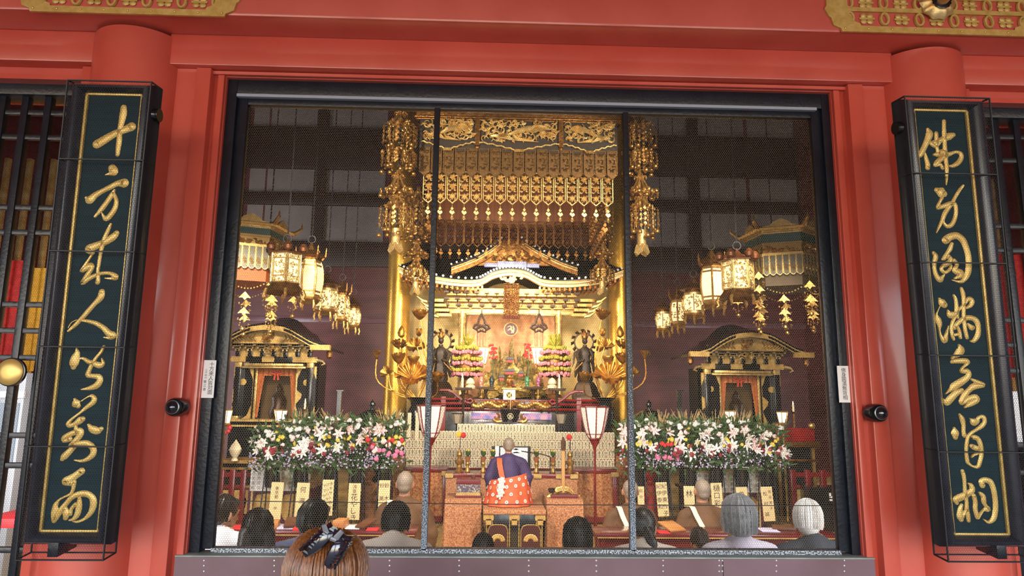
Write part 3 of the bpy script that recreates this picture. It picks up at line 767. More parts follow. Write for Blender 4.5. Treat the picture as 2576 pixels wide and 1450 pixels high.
MB().ball((x1-0.06, y-0.03, zt-0.025), 0.018, 10, 6).build('lock', IRON, r)
plank('red_partition', 'dull red partition board under the left lattice', 'board', pxX(20, 1100, 6.2), pxX(175, 1100, 6.2), FZ, pxZ(100, 940, 6.2), 2.7, mat('dull_red_board', (156, 66, 54), 0.4, 0, (140, 54, 46), 2))
for k, (px, lab) in enumerate(((95, 'right'), (33, 'middle'), (-25, 'left'))):
    a = at(px, 700, 6.9)
    o = MB().box(a.x-0.024, a.x+0.024, a.y, a.y+0.05, FZ, 4.2).build('gold_post', GOLDB, None, bevel=0.004)
    tag(o, 'slim gilded post behind the left lattice, %s of three' % lab, 'post')
a = at(2524, 640, 6.9)
o = MB().box(a.x-0.024, a.x+0.024, a.y, a.y+0.05, FZ, 4.2).build('gold_post', GOLDB, None, bevel=0.004)
tag(o, 'slim gilded post behind the right lattice', 'post')
plank('white_screen', 'white paper screen low behind the right lattice', 'screen', pxX(2490, 1050, 5.4), pxX(2640, 1050, 5.4), pxZ(2540, 1115, 5.4), pxZ(2540, 985, 5.4), 1.9, WHITE)
plank('low_cabinet', 'low dark cabinet carrying the white paper screen, far right', 'cabinet', pxX(2480, 1050, 5.4), pxX(2650, 1050, 5.4), FZ, pxZ(2540, 1115, 5.4), 1.85, BLK, 0.4)
plank('red_partition', 'dark red partition board behind the right lattice', 'board', pxX(2450, 1100, 6.2), pxX(2720, 1100, 6.2), FZ, pxZ(2540, 1120, 6.2), 2.7, DRED)
plank('red_cloth_table', 'table edge draped with bright red cloth, lower left', 'table', pxX(-60, 1310, 4.6), pxX(80, 1310, 4.6), pxZ(40, 1330, 4.6), pxZ(40, 1306, 4.6), 1.1, mat('scarlet_cloth', (200, 30, 34), 0.6), 0.5)
# ================================================================== the gilded altar
def curl(mb, c, R, a0, turn, r, y, sgn=1, n=9, depth=0.5):
    pts = []; rs = []
    for i in range(n):
        t = i/(n-1); a = a0+sgn*turn*t; q = R*(1-0.75*t)
        pts.append((c[0]+q*math.cos(a), y-r*depth*math.sin(t*PI), c[1]+q*math.sin(a))); rs.append(r*(0.55+0.6*math.sin(PI*min(1, t*1.1))))
    mb.tube(pts, rs, 4)
def scrolls(mb, x0, x1, z0, z1, y, n, r, seed=0, R=None, leaves=True):
    rnd = random.Random(seed); R = R or min(x1-x0, z1-z0)*0.22
    for i in range(n):
        x = x0+(x1-x0)*rnd.random(); z = z0+(z1-z0)*rnd.random(); q = R*rnd.uniform(0.5, 1.1)
        x = min(max(x, x0+q), x1-q) if x1-x0 > 2*q else (x0+x1)/2
        z = min(max(z, z0+q), z1-q) if z1-z0 > 2*q else (z0+z1)/2
        curl(mb, (x, z), q, rnd.random()*6.28, rnd.uniform(3.2, 5.2), r*rnd.uniform(0.7, 1.2), y-r*rnd.random(), rnd.choice((-1, 1)))
        if leaves and i % 2 == 0:
            a = rnd.random()*6.28
            mb.tube([(x, y, z), (x+q*0.9*math.cos(a), y-r*2, z+q*0.9*math.sin(a)), (x+q*1.6*math.cos(a+0.4), y-r, z+q*1.6*math.sin(a+0.4))], [r*0.5, r*1.7, r*0.3], 4)
def chain(mb, p, z1, r=0.012, step=0.12):
    z = p[2]
    while z < z1:
        mb.tube([(p[0], p[1], z), (p[0]+0.004, p[1], min(z+step*0.9, z1))], r, 4); z += step
# ------------------------------------------------------------------ main canopy
FD, BD = 9.2, 12.2
yf, yb = FD-3.5, BD-3.5
xa, xb = pxX(1054, 420, FD), pxX(1553, 420, FD)
zc = lambda y, d=FD, x=1300: pxZ(x, y, d)
ztop = zc(262); zfr0, zfr1 = zc(372), zc(306)
cano = thing('gold_canopy', 'huge square gilded canopy with hanging plaques above the altar', 'canopy', (0.03, (yf+yb)/2, zc(516)))
BROWNW = mat('canopy_boards', (122, 66, 28), 0.5, 0, (96, 50, 20), 5, stretch=(6, 6, 0.3))
fr = MB()
for (a, b_, c, d) in ((xa-0.06, xb+0.06, yf-0.05, yf+0.12), (xa-0.06, xb+0.06, yb-0.12, yb+0.05), (xa-0.06, xa+0.1, yf, yb), (xb-0.1, xb+0.06, yf, yb)):
    fr.box(a, b_, c, d, zc(308), ztop)
fr.box(xa-0.08, xb+0.08, yf-0.09, yf, zc(306), zc(300)).box(xa-0.08, xb+0.08, yf-0.07, yf, zc(290), zc(284))
fr.build('top_frame', GOLDD, cano, bevel=0.01)
MB().box(xa, xb, yf, yb, ztop-0.05, ztop).build('roof_boards', BROWNW, cano)
xi0, xi1 = pxX(1100, 590, BD), pxX(1481, 590, BD)
MB().box(xa, xb, yf+0.12, yf+0.15, zc(430), ztop).build('inner_board', BROWNW, cano); MB().box(xi0-0.1, xi1+0.1, yb-0.05, yb, zc(575, BD), ztop).build('inner_board', BROWNW, cano)
for (x0, x1) in ((xa+0.1, xi0), (xb-0.1, xi1)):
    sb = MB(); sb.add([(x0, yf+0.2, zc(440)), (x1, yb-0.1, zc(580, BD)), (x1, yb-0.1, ztop), (x0, yf+0.2, ztop)], [(0, 1, 2, 3)])
    sb.build('side_board', BROWNW, cano, solid=0.02)
for x in (xa+0.2, xb-0.2):
    for y in (yf+0.2, yb-0.2): ch = MB(); chain(ch, (x, y, ztop), 9.6, 0.014); ch.build('chain', DWIRE, cano)
# carved frieze, three phoenix panels
for k, (p0_, p1_) in enumerate(((1060, 1196), (1206, 1405), (1415, 1548))):
    x0, x1 = pxX(p0_, 350, FD), pxX(p1_, 350, FD); w = x1-x0; xm = (x0+x1)/2; z1 = zfr1; z0 = zc(368); zp = zc(388)
    m = MB()
    scrolls(m, x0+0.02, x1-0.02, z0+0.04, z1, yf-0.06, int(w*70), 0.011, 30+k, 0.075)
    n = 18; vs = []
    for i in range(n+1):      # drooping scalloped rim
        t = i/n; x = x0+w*t; q = 1-abs(2*t-1)
        vs.append((x, yf-0.075-0.01*(i % 2), z0+0.01+(zp-z0)*q**1.3+0.012*(i % 2)))
    m.tube(vs, 0.013, 5)
    for i in range(9): m.tube([(xm-0.05+0.012*i, yf-0.08, zp+0.04), (xm-0.06+0.014*i, yf-0.1, zp+0.0)], 0.009, 4)
    m.build('frieze_panel', GOLDB, cano)
    ph = MB()                 # the phoenix: sweeping wing and tail feathers
    s = -1 if k == 2 else 1
    zm = z0+(z1-z0)*0.42; R = w*0.3
    for i in range(13):
        t = i/12
        ph.tube([(xm-s*R*(0.35+0.7*t), yf-0.09, zm+0.02-0.05*t), (xm-s*R*(0.45+0.78*t), yf-0.12, zm-0.05-0.03*math.sin(t*PI)), (xm-s*R*(0.35+0.75*t)+s*0.05, yf-0.1, zm-0.11+0.09*t*t)], [0.004, 0.011, 0.004], 4)
        ph.tube([(xm+s*R*(0.0+0.5*t), yf-0.09, zm+0.05+0.06*math.sin(t*2.4)), (xm+s*R*(0.35+0.75*t), yf-0.12, zm+0.02+0.1*math.sin(t*2.2)), (xm+s*R*(0.6+0.7*t), yf-0.1, zm+0.01+0.05*t)], [0.004, 0.010, 0.004], 4)
    ph.tube([(xm-s*R*0.5, yf-0.09, zm-0.03), (xm, yf-0.14, zm+0.02), (xm+s*R*0.5, yf-0.12, zm+0.07), (xm+s*R*0.62, yf-0.12, zm+0.12)], [0.015, 0.04, 0.025, 0.012], 7)
    for i in range(3): ph.tube([(xm-s*R*0.3, yf-0.1, zm), (xm-s*R*0.1, yf-0.11, zm-0.07-0.02*i), (xm+s*R*(0.4+0.2*i), yf-0.1, zm-0.1-0.012*i)], [0.012, 0.012, 0.004], 4)
    ph.build('phoenix_carving', GOLDB, cano)
for px in (1201, 1410):
    x = pxX(px, 350, FD); MB().box(x-0.035, x+0.035, yf-0.07, yf, zc(372), zc(304)).ball((x, yf-0.04, zc(376)), 0.035).build('frieze_post', GOLDD, cano)
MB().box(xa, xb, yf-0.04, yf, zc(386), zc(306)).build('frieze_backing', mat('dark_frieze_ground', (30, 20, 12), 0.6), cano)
def plaque_frame(mb, w, z0, z1, tip, y, t, b_):
    """hexagon-ended border: pointed bottom, square top"""
    o = [(-w/2, z1), (-w/2, z0+tip), (0, z0), (w/2, z0+tip), (w/2, z1)]
    k = (w/2-b_)/(w/2)
    i = [(-w/2+b_, z1-b_), (-w/2+b_, z0+tip+b_*0.2), (0, z0+b_*1.4), (w/2-b_, z0+tip+b_*0.2), (w/2-b_, z1-b_)]
    n = 5; vs = [(p[0], y, p[1]) for p in o]+[(p[0], y, p[1]) for p in i]+[(p[0], y+t, p[1]) for p in o]+[(p[0], y+t, p[1]) for p in i]
    fs = []
    for a in range(n):
        c = (a+1) % n; fs += [(a, n+a, n+c, c), (a, c, 2*n+c, 2*n+a), (n+a, 3*n+a, 3*n+c, n+c)]
    mb.add(vs, fs)
# upper embossed plaques
N1 = 17; st1 = (xb-xa)/N1; h1 = zc(379)-zc(449)
ZU = zc(449)
m = MB(); w = st1*0.86
m.prism([(-w/2, h1), (w/2, h1), (w/2, st1*0.42), (0, 0), (-w/2, st1*0.42)], 0, 0.02)
plaque_frame(m, w*1.06, -0.01, h1, st1*0.42, -0.012, 0.03, 0.014)
scrolls(m, -w*0.34, w*0.34, 0.09, h1-0.03, -0.006, 15, 0.006, 3, 0.03)
EMB = mat('embossed_gold', (118, 88, 48), 0.48, 0.8, (92, 64, 32), 30, bump=0.3, bscale=60)
copies('upper_plaque', m, EMB, cano, [(xa+st1*(i+0.5), yf-0.05+0.012*(i % 2), ZU) for i in range(N1)])
# lower openwork plaques
N2 = 16; xl_, xr_ = pxX(1063, 480, FD), pxX(1543, 480, FD); st2 = (xr_-xl_)/N2; h2 = zc(434)-zc(517); ZLW = zc(517)
def openwork_plaque(w, h, tip, seed, r):
    m = MB()
    plaque_frame(m, w, 0, h, tip, -0.012, 0.028, w*0.07)
    rnd = random.Random(seed)
    for z in (h*0.22, h*0.52, h*0.8):
        s = w*0.28
        for a in range(6):
            t = a*PI/3+rnd.random()*0.5
            m.tube([(0, -0.01, z), (s*0.6*math.cos(t), -0.02, z+s*0.6*math.sin(t)), (s*1.15*math.cos(t+0.2), -0.01, z+s*1.15*math.sin(t+0.2))], [r, r*2.2, r*0.5], 4)
        for sx in (-1, 1):
            curl(m, (sx*w*0.27, z-h*0.1), w*0.14, rnd.random()*6, 4.4, r*1.1, -0.01, sx)
            curl(m, (sx*w*0.30, z+h*0.06), w*0.12, rnd.random()*6, 4.4, r*1.0, -0.01, -sx)
    return m
m = openwork_plaque(st2*0.92, h2, st2*0.42, 5, 0.0085)
copies('lower_plaque', m, GOLDB, cano, [(xl_+st2*(i+0.5), yf-0.02+0.01*(i % 2), ZLW) for i in range(N2)])
# pendants under them
def pendant(h, s):
    m = MB().tube([(0, 0, h), (0, 0, h*0.8)], 0.003, 4)
    for k, (dx, z) in enumerate(((0, 0.72), (-0.5, 0.5), (0.5, 0.46), (0.05, 0.4))):
        m.add([(dx*s, -0.012, h*z+s*0.75), (dx*s+s*0.6, -0.004, h*z), (dx*s, -0.012, h*z-s*0.75), (dx*s-s*0.6, -0.004, h*z), (dx*s, 0.012, h*z)],
              [(0, 3, 2, 1), (0, 1, 4), (1, 2, 4), (2, 3, 4), (3, 0, 4)])
    m.lathe([(0.0, h*0.27), (s*0.45, h*0.22), (s*0.55, h*0.1), (s*0.75, h*0.04), (0, h*0.02)], n=10)
    m.ball((0, 0, 0), s*0.25, 8, 5)
    return m
hp = zc(519)-zc(556)
copies('pendant', pendant(hp, 0.036), GOLDB, cano, [(xl_+st2*(i+0.5), yf-0.02, zc(556)) for i in range(N2)])
# rear row seen inside
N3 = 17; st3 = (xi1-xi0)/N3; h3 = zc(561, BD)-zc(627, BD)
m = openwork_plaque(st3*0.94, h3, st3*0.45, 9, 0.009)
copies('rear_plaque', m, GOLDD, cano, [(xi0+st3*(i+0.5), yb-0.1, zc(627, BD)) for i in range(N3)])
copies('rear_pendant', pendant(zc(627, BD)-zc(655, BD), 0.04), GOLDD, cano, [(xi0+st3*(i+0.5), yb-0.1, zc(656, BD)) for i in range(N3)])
NS = 9
for s, (x0, x1) in ((-1, (xa+0.12, xi0)), (1, (xb-0.12, xi1))):
    L_ = []; R_ = []
    for i in range(NS):
        t = (i+0.5)/NS
        L_.append((x0+(x1-x0)*t, yf+0.3+(yb-yf-0.5)*t, zc(530)+(zc(627, BD)-zc(530))*t)); R_.append((0, 0, -s*math.atan2(yb-yf, abs(x1-x0))))
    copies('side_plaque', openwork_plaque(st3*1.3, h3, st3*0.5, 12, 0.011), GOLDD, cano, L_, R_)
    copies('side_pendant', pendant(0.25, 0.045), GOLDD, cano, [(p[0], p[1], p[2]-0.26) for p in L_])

# ------------------------------------------------------------------ hanging ornaments at the canopy corners
def ornament(label, px, ys, d, wid, group, ceil_z, tube=True):
    """ys: pixel rows of crown tops and skirt bottoms, from the top"""
    x = pxX(px, 500, d); y = d-3.5
    Z = lambda q: pxZ(px, q, d)
    r = thing('hanging_ornament', label, 'ornament', (x, y, Z(ys[-1])), group)
    c = MB(); chain(c, (x, y, Z(ys[0])), ceil_z, 0.01); c.tube([(x, y, Z(ys[0])), (x, y, Z(ys[-1])+0.15)], 0.012, 5)
    c.build('chain', DWIRE, r)
    R = wid*PX(d)/2
    tiers = list(zip(ys[:-2:2], ys[1:-2:2], ys[2:-1:2]))
    for ti, (a, b_, e) in enumerate(tiers):
        za, zb_, ze = Z(a), Z(b_), Z(e)
        m = MB()
        for k in range(8):
            an = k*PI/4+0.2; M = Matrix.Translation((x, y, 0)) @ Matrix.Rotation(an, 4, 'Z')
            q = MB(); h = za-zb_
            curl(q, (R*0.42, zb_+h*0.28), R*0.28, 2.5, 4.6, 0.014, 0, 1); curl(q, (R*0.3, zb_+h*0.66), R*0.2, -2, 4.6, 0.012, 0, -1)
            q.tube([(0.02, 0, za), (R*0.16, 0, zb_+h*0.6), (R*0.55, 0, zb_+h*0.1), (R*0.72, 0, zb_+h*0.2)], [0.008, 0.016, 0.012, 0.016], 4)
            m.join(q, M)
        m.lathe([(0, za), (R*0.08, za-0.03), (R*0.1, (za+zb_)/2), (R*0.16, zb_), (0.0, zb_-0.01)], (x, y, 0), 12)
        m.build('crown', GOLD, r)
        m = MB(); h = zb_-ze
        rnd = random.Random(ti)
        for ring, rr, nn in ((0, 0.95, 12), (1, 0.6, 9)):
            for k in range(nn):
                an = k*2*PI/nn+ring*0.3; cx, cy_ = x+R*rr*math.cos(an), y+R*rr*math.sin(an)
                for j in range(4):
                    z = zb_-h*(0.08+0.2*j)-0.02*rnd.random(); s = 0.026
                    q = MB(); q.add([(0, -0.006, s*1.1), (s, 0, 0), (0, -0.006, -s*1.1), (-s, 0, 0), (0, 0.01, 0)], [(0, 3, 2, 1), (0, 1, 4), (1, 2, 4), (2, 3, 4), (3, 0, 4)])
                    curl(q, (0, 0), s*1.2, rnd.random()*6, 4, 0.006, -0.008)
                    m.join(q, Matrix.Translation((cx, cy_, z)) @ Matrix.Rotation(an+PI/2, 4, 'Z'))
                m.tube([(x+R*0.4*math.cos(an), y+R*0.4*math.sin(an), zb_+0.02), (cx, cy_, zb_), (cx, cy_, ze+h*0.15)], 0.004, 4)
        m.build('bead_skirt', GOLD, r)
        bell = MB().lathe([(0, 0.03), (0.022, 0.025), (0.034, 0.0), (0.03, -0.018), (0.036, -0.024), (0.0, -0.03)], n=12)
        copies('bell', bell, GOLD, r, [(x+R*(0.95 if k % 2 else 0.66)*math.cos(k*2*PI/10), y+R*(0.95 if k % 2 else 0.66)*math.sin(k*2*PI/10), ze+h*0.05-0.03*(k % 3)) for k in range(10)])
    if tube:
        z1, z0 = Z(ys[-2])+0.02, Z(ys[-1]); q = z1-z0; rr = R*0.25
        MB().lathe([(0, z1), (rr, z1-0.01), (rr, z0+q*0.45), (rr*1.12, z0+q*0.4), (rr*1.0, z0+q*0.3)], (x, y, 0), 20).build('tube', GOLDB, r)
        t = MB()
        for k in range(4):
            a = k*PI/2+PI/4; ca, sa = math.cos(a), math.sin(a); ta, tb = -sa, ca
            P = lambda u, v: (x+ca*v+ta*u, y+sa*v+tb*u)
            t.add([(*P(-rr*0.9, rr*0.8), z0+q*0.42), (*P(rr*0.9, rr*0.8), z0+q*0.42), (*P(rr*1.1, rr*1.25), z0+q*0.12), (*P(0, rr*1.45), z0), (*P(-rr*1.1, rr*1.25), z0+q*0.12)], [(0, 1, 2, 3, 4)])
        t.build('flared_tip', GOLDB, r, solid=0.008)
    return r
ornament('long gilded pendant ornament hanging left of the canopy front', 1000, (272, 318, 376, 386, 425, 488, 482, 525, 585, 578, 640), 9.0, 92, 'hanging canopy ornaments', 9.6)
ornament('long gilded pendant ornament hanging right of the canopy front', 1612, (276, 322, 378, 390, 428, 492, 486, 528, 590, 582, 644), 9.0, 92, 'hanging canopy ornaments', 9.6)
ornament('gilded pendant ornament over the left corner of the shrine roof', 1052, (470, 520, 570, 575, 600, 640, 640, 680, 700, 700, 745), 11.8, 62, 'hanging canopy ornaments', 9.6)
ornament('gilded pendant ornament over the right corner of the shrine roof', 1513, (490, 530, 575, 580, 600, 640, 640, 680, 705, 700, 745), 11.8, 62, 'hanging canopy ornaments', 9.6)

# ------------------------------------------------------------------ great gold pillars and gold wall
DP = 13.6
for (px, s) in ((999, 'left'), (1563, 'right')):
    x = pxX(px, 850, DP)
    structure(MB().lathe([(0.235, FZ), (0.235, 9.6)], (x, DP-3.5, 0), 40), 'column', mat('gold_leaf_pillar', (226, 176, 74), 0.3, 0.75, (206, 150, 50), 3, bump=0.1, bscale=9),
              'great gold leafed pillar on the %s of the shrine' % s, 'column')
GW = mat('gold_screen', (206, 178, 116), 0.45, 0.35, (186, 156, 90), 6, bump=0.08, bscale=20)
structure(MB().box(pxX(1015, 850, 14.6), pxX(1550, 850, 14.6), 11.1, 11.15, FZ, pxZ(1285, 700, 14.6)), 'wall_altar', GW, 'gold screen wall behind the shrine', 'wall')
# ------------------------------------------------------------------ the shrine
SD = 12.4; ys_ = SD-3.5
shr = thing('gilded_shrine', 'gilded shrine with black tiled roof and curved gable', 'shrine', (pxX(1286, 900, 13), 10.0, pxZ(1286, 1000, 13)))
ev = [(1003, 672), (1030, 684), (1065, 692), (1100, 699), (1155, 706), (1199, 706), (1220, 698), (1240, 687), (1262, 681), (1286, 679), (1310, 681), (1330, 687), (1350, 698), (1370, 706), (1420, 709), (1470, 706), (1510, 700), (1540, 692), (1568, 681)]
E = [(at(x, y, SD).x, at(x, y, SD).z) for x, y in ev]
E = spline(E, 5)
xc = pxX(1286, 700, SD)
th = 15*PX(SD)
def sweep(mb, curve, y0, y1, dz0, dz1):
    n = len(curve); vs = []
    for (x, z) in curve: vs += [(x, y0, z+dz0), (x, y0, z+dz1), (x, y1, z+dz1), (x, y1, z+dz0)]
    fs = []
    for i in range(n-1):
        for k in range(4): fs.append((i*4+k, i*4+(k+1) % 4, i*4+4+(k+1) % 4, i*4+4+k))
    fs += [(0, 1, 2, 3), (4*n-1, 4*n-2, 4*n-3, 4*n-4)]
    mb.add(vs, fs)
m = MB(); sweep(m, E, ys_, ys_+0.12, -th*0.42, 0); m.build('eave_board', CREAM, shr)
m = MB(); sweep(m, E, ys_+0.03, ys_+0.14, -th*0.95, -th*0.45); m.build('lower_eave_board', mat('pale_gold_board', (226, 198, 140), 0.4, 0.3), shr)
m = MB(); sweep(m, E, ys_-0.015, ys_, -th*0.46, -th*0.36); sweep(m, E, ys_-0.015, ys_, -0.015, 0.01); m.build('eave_gilding', GOLD, shr)
zr = pxZ(1286, 632, 13.6); yr = ys_+1.3
def roofpt(u, v):
    i = u*(len(E)-1); k = min(int(i), len(E)-2); t = i-k
    x = E[k][0]+(E[k+1][0]-E[k][0])*t; z = E[k][1]+(E[k+1][1]-E[k][1])*t+0.03
    xs = xc+(x-xc)*(1-0.16*v); zz = z+(zr-z)*(v**1.35)
    return (xs, ys_-0.02+(yr-ys_)*v, zz)
MB().grid(roofpt, 90, 12).build('roof', BLK, shr, solid=0.03)
MB().grid(lambda u, v: (lambda p, z: (p[0], 2*yr-p[1]+0.0, p[2]))(roofpt(u, v), 0), 90, 12).build('roof_rear', BLK, shr, solid=0.03)
m = MB()
for i in range(52): m.tube([Vector(roofpt((i+0.5)/52, v/7))+Vector((0, 0, 0.02)) for v in range(8)], 0.02, 5)
m.build('tile_ribs', BLK, shr)
TE = mat('white_tile_end', (226, 222, 214), 0.5)
copies('tile_end', MB().lathe([(0.022, 0), (0.022, 0.02), (0, 0.024)], n=10, axis='y'), TE, shr, [Vector(roofpt((i+0.5)/52, 0))+Vector((0, -0.005, 0.018)) for i in range(52)])
# upper gable
gl_ = [(1136, 672), (1175, 658), (1205, 645), (1235, 627), (1262, 606)]; gr_ = [(1452, 674), (1412, 660), (1380, 645), (1345, 627), (1312, 606)]
GD = 12.75
for g in (gl_, gr_):
    C_ = spline([(at(x, y, GD).x, at(x, y, GD).z) for x, y in g], 6)
    m = MB(); sweep(m, C_, GD-3.5-0.05, GD-3.5+0.05, -0.16, -0.02); m.build('bargeboard', GOLDD, shr)
    m = MB(); sweep(m, C_, GD-3.5-0.07, GD-3.5+0.9, -0.02, 0.03); m.build('gable_roof', BLK, shr)
    m = MB(); sweep(m, C_, GD-3.5-0.065, GD-3.5-0.05, -0.08, -0.06); sweep(m, C_, GD-3.5-0.06, GD-3.5-0.05, -0.03, -0.015); m.build('bargeboard_gilding', GOLDB, shr)
    copies('tile_end', MB().lathe([(0.02, 0), (0.02, 0.02), (0, 0.024)], n=10, axis='y'), TE, shr, [(x, GD-3.58, z+0.04) for x, z in C_[::2]])
P = [at(x, y, GD+0.05) for x, y in ((1160, 668), (1425, 669), (1330, 625), (1286, 600), (1240, 625))]
m = MB().prism([(p.x, p.z) for p in P], GD-3.45, GD-3.4); m.build('pediment', GOLDD, shr)
m = MB(); a, b_ = at(1215, 660, GD), at(1360, 630, GD); scrolls(m, a.x, b_.x, a.z, b_.z, GD-3.47, 26, 0.012, 77, 0.07)
c = at(1286, 652, GD); m.ball((c.x, GD-3.5, c.z), (0.09, 0.05, 0.08)); m.build('pediment_carving', GOLD, shr)
a, b_ = at(1218, 672, GD-0.1), at(1357, 664, GD-0.1)
RB = mat('pale_blue_ridge', (150, 156, 200), 0.4)
MB().box(a.x, b_.x, GD-3.62, GD-3.5, a.z, b_.z).box(a.x+0.25, b_.x-0.25, GD-3.7, GD-3.5, a.z-0.02, b_.z+0.02).build('ridge_front', RB, shr, bevel=0.01)
# rafters and brackets
ORG = mat('orange_gold', (206, 130, 56), 0.4, 0.4, (180, 100, 36), 10)
n = 44; RL = []; RE = []; Z1 = pxZ(1286, 716, SD+0.3)
for i in range(n):
    x = E[0][0]+(E[-1][0]-E[0][0])*(i+0.5)/n
    if abs(x-xc) < 0.55: continue
    k = min(range(len(E)), key=lambda q: abs(E[q][0]-x)); RL.append((x, ys_+0.06, E[k][1]-th*1.0))
    x = E[0][0]+0.25+(E[-1][0]-E[0][0]-0.5)*(i+0.5)/n
    RE.append((x, ys_+0.2, Z1-0.1))
copies('rafter', MB().box(-0.018, 0.018, 0, 0.84, -0.055, 0), ORG, shr, RL)
copies('rafter_end', MB().box(-0.016, 0.016, 0, 0.04, 0, 0.05), GOLDB, shr, RE)
BD_ = 12.95; yb_ = BD_-3.5
CG = mat('cream_gold', (222, 180, 104), 0.42, 0.3, (196, 148, 72), 12)
x0, x1 = pxX(1125, 760, BD_), pxX(1447, 760, BD_)
MB().box(x0, x1, yb_, yb_+0.12, pxZ(1286, 783, BD_), pxZ(1286, 727, BD_)).build('bracket_wall', CG, shr)
m = MB(); nb_ = 11
for row, (ya, yb2, dep) in enumerate(((778, 766, 0.08), (764, 752, 0.16), (750, 738, 0.24))):
    for i in range(nb_+row):
        x = x0+(x1-x0)*(i+0.5)/(nb_+row); h = 0.09
        m.box(x-h, x+h, yb_-dep, yb_, pxZ(1286, ya, BD_), pxZ(1286, ya-5, BD_))
        for dx in (-h+0.015, 0, h-0.015): m.box(x+dx-0.022, x+dx+0.022, yb_-dep-0.01, yb_, pxZ(1286, ya-5, BD_), pxZ(1286, ya-9, BD_))
m.build('brackets', CG, shr, bevel=0.004)
copies('dark_block', MB().box(-0.045, 0.045, -0.06, 0, -0.02, 0.02), mat('dark_bracket_ends', (60, 38, 20), 0.5), shr, [(x0+(x1-x0)*i/(nb_+row), yb_-0.1-0.08*row, pxZ(1286, ya, BD_)) for row, ya in enumerate((771, 757, 743)) for i in range(nb_+row+1)])
m = MB(); MBx = MB().box(x0-0.1, x1+0.1, yb_-0.06, yb_+0.08, pxZ(1286, 792, BD_), pxZ(1286, 780, BD_)); MBx.build('lintel', GOLDB, shr, bevel=0.01)
for s, px in ((-1, 1120), (1, 1452)):      # stepped corner brackets
    x = pxX(px, 780, BD_); m = MB()
    for k in range(4): m.box(x-0.14+s*0.05*k, x+0.14+s*0.05*k, yb_-0.25-0.05*k, yb_+0.1, pxZ(px, 800-k*11, BD_), pxZ(px, 793-k*11, BD_)); m.tube([(x+s*(0.1+0.07*k), yb_-0.3, pxZ(px, 802-k*12, BD_)), (x+s*(0.2+0.07*k), yb_-0.34, pxZ(px, 800-k*12, BD_)), (x+s*(0.3+0.07*k), yb_-0.36, pxZ(px, 790-k*12, BD_))], [0.03, 0.03, 0.01], 5)
    m.build('corner_bracket', GOLD, shr)
for px in (1161, 1406):
    x = pxX(px, 890, BD_)
    MB().lathe([(0.075, pxZ(px, 1003, BD_)), (0.075, pxZ(px, 985, BD_)), (0.062, pxZ(px, 982, BD_)), (0.062, pxZ(px, 815, BD_)), (0.07, pxZ(px, 812, BD_)), (0.07, pxZ(px, 783, BD_))], (x, yb_, 0), 20).build('post', GOLDB, shr)
CUR = mat('rose_gold_brocade', (196, 148, 110), 0.6, 0.1, (164, 112, 84), 7, 4, bump=0.2, bscale=90)
x0, x1 = pxX(1172, 900, 14.0), pxX(1396, 900, 14.0)
MB().grid(lambda u, v: (x0+(x1-x0)*u, 10.5+0.02*math.sin(u*40), pxZ(1286, 1000, 14)+(pxZ(1286, 775, 14)-pxZ(1286, 1000, 14))*v), 50, 4).build('inner_curtain', CUR, shr, solid=0.01)
x0, x1 = pxX(1030, 1010, 12.6), pxX(1545, 1010, 12.6)
o = MB().box(x0, x1, 9.3, 11.0, FZ, pxZ(1286, 1003, 12.6)).build('shrine_platform', BLK, None, bevel=0.02); tag(o, 'wide black lacquer platform carrying the gilded shrine', 'platform')
lamp('shrine_lamp', 'POINT', (xc-0.75, 9.9, pxZ(1286, 860, 13.4)), 60, (1, 0.78, 0.46), 0.06)
lamp('shrine_lamp', 'POINT', (xc+0.75, 9.9, pxZ(1286, 860, 13.4)), 60, (1, 0.78, 0.46), 0.06)
lamp('shrine_lamp', 'AREA', (xc, 9.0, pxZ(1286, 725, 12.6)), 40, (1, 0.8, 0.5), 1.6, (xc, 10.4, 2.2), size_y=0.3)  # unseen area lamp assumed under the shrine eaves
# ================================================================== lanterns
GLOW = mat('lit_lantern_paper', (255, 232, 176), 0.6, emit=1.25, ecol=(255, 220, 150))
def lattice_glow():
    # lit paper seen through a fine diagonal brass lattice
    m = mat('lit_lattice_pane', (255, 232, 176), 0.6, emit=1.25, ecol=(255, 222, 156)); nt = m.node_tree; N_ = nt.nodes; b = N_['Principled BSDF']
    tc = N_.new('ShaderNodeTexCoord'); sx = N_.new('ShaderNodeSeparateXYZ'); nt.links.new(tc.outputs['Object'], sx.inputs[0])
    def op(o, a, b_=None):
        n = N_.new('ShaderNodeMath'); n.operation = o
        for i, v in enumerate((a, b_)):
            if v is None: continue
            if isinstance(v, (int, float)): n.inputs[i].default_value = v
            else: nt.links.new(v, n.inputs[i])
        return n.outputs[0]
    x = op('ADD', sx.outputs[0], sx.outputs[1]); z = sx.outputs[2]
    f = 105.0
    w1_ = op('ABSOLUTE', op('SINE', op('MULTIPLY', op('ADD', x, z), f))); w2_ = op('ABSOLUTE', op('SINE', op('MULTIPLY', op('SUBTRACT', x, z), f)))
    k = op('GREATER_THAN', op('MINIMUM', w1_, w2_), 0.3)
    nt.links.new(op('ADD', op('MULTIPLY', k, 0.75), 0.35), b.inputs['Emission Strength'])
    return m
GLOWL = lattice_glow()
GLOWH = mat('bright_lit_paper', (255, 244, 214), 0.6, emit=5.0, ecol=(255, 240, 205))
DOME_ = mat('bronze_petals', (120, 70, 34), 0.45, 0.6, (92, 50, 24), 12)
def fretwork(m, w, h, y, n, r, seed):
    rnd = random.Random(seed)
    for i in range(n):
        curl(m, ((rnd.random()-0.5)*w*0.86, (rnd.random()-0.5)*h*0.86), min(w, h)*rnd.uniform(0.1, 0.17), rnd.random()*6.3, rnd.uniform(3.5, 5.5), r, y, rnd.choice((-1, 1)), 8)
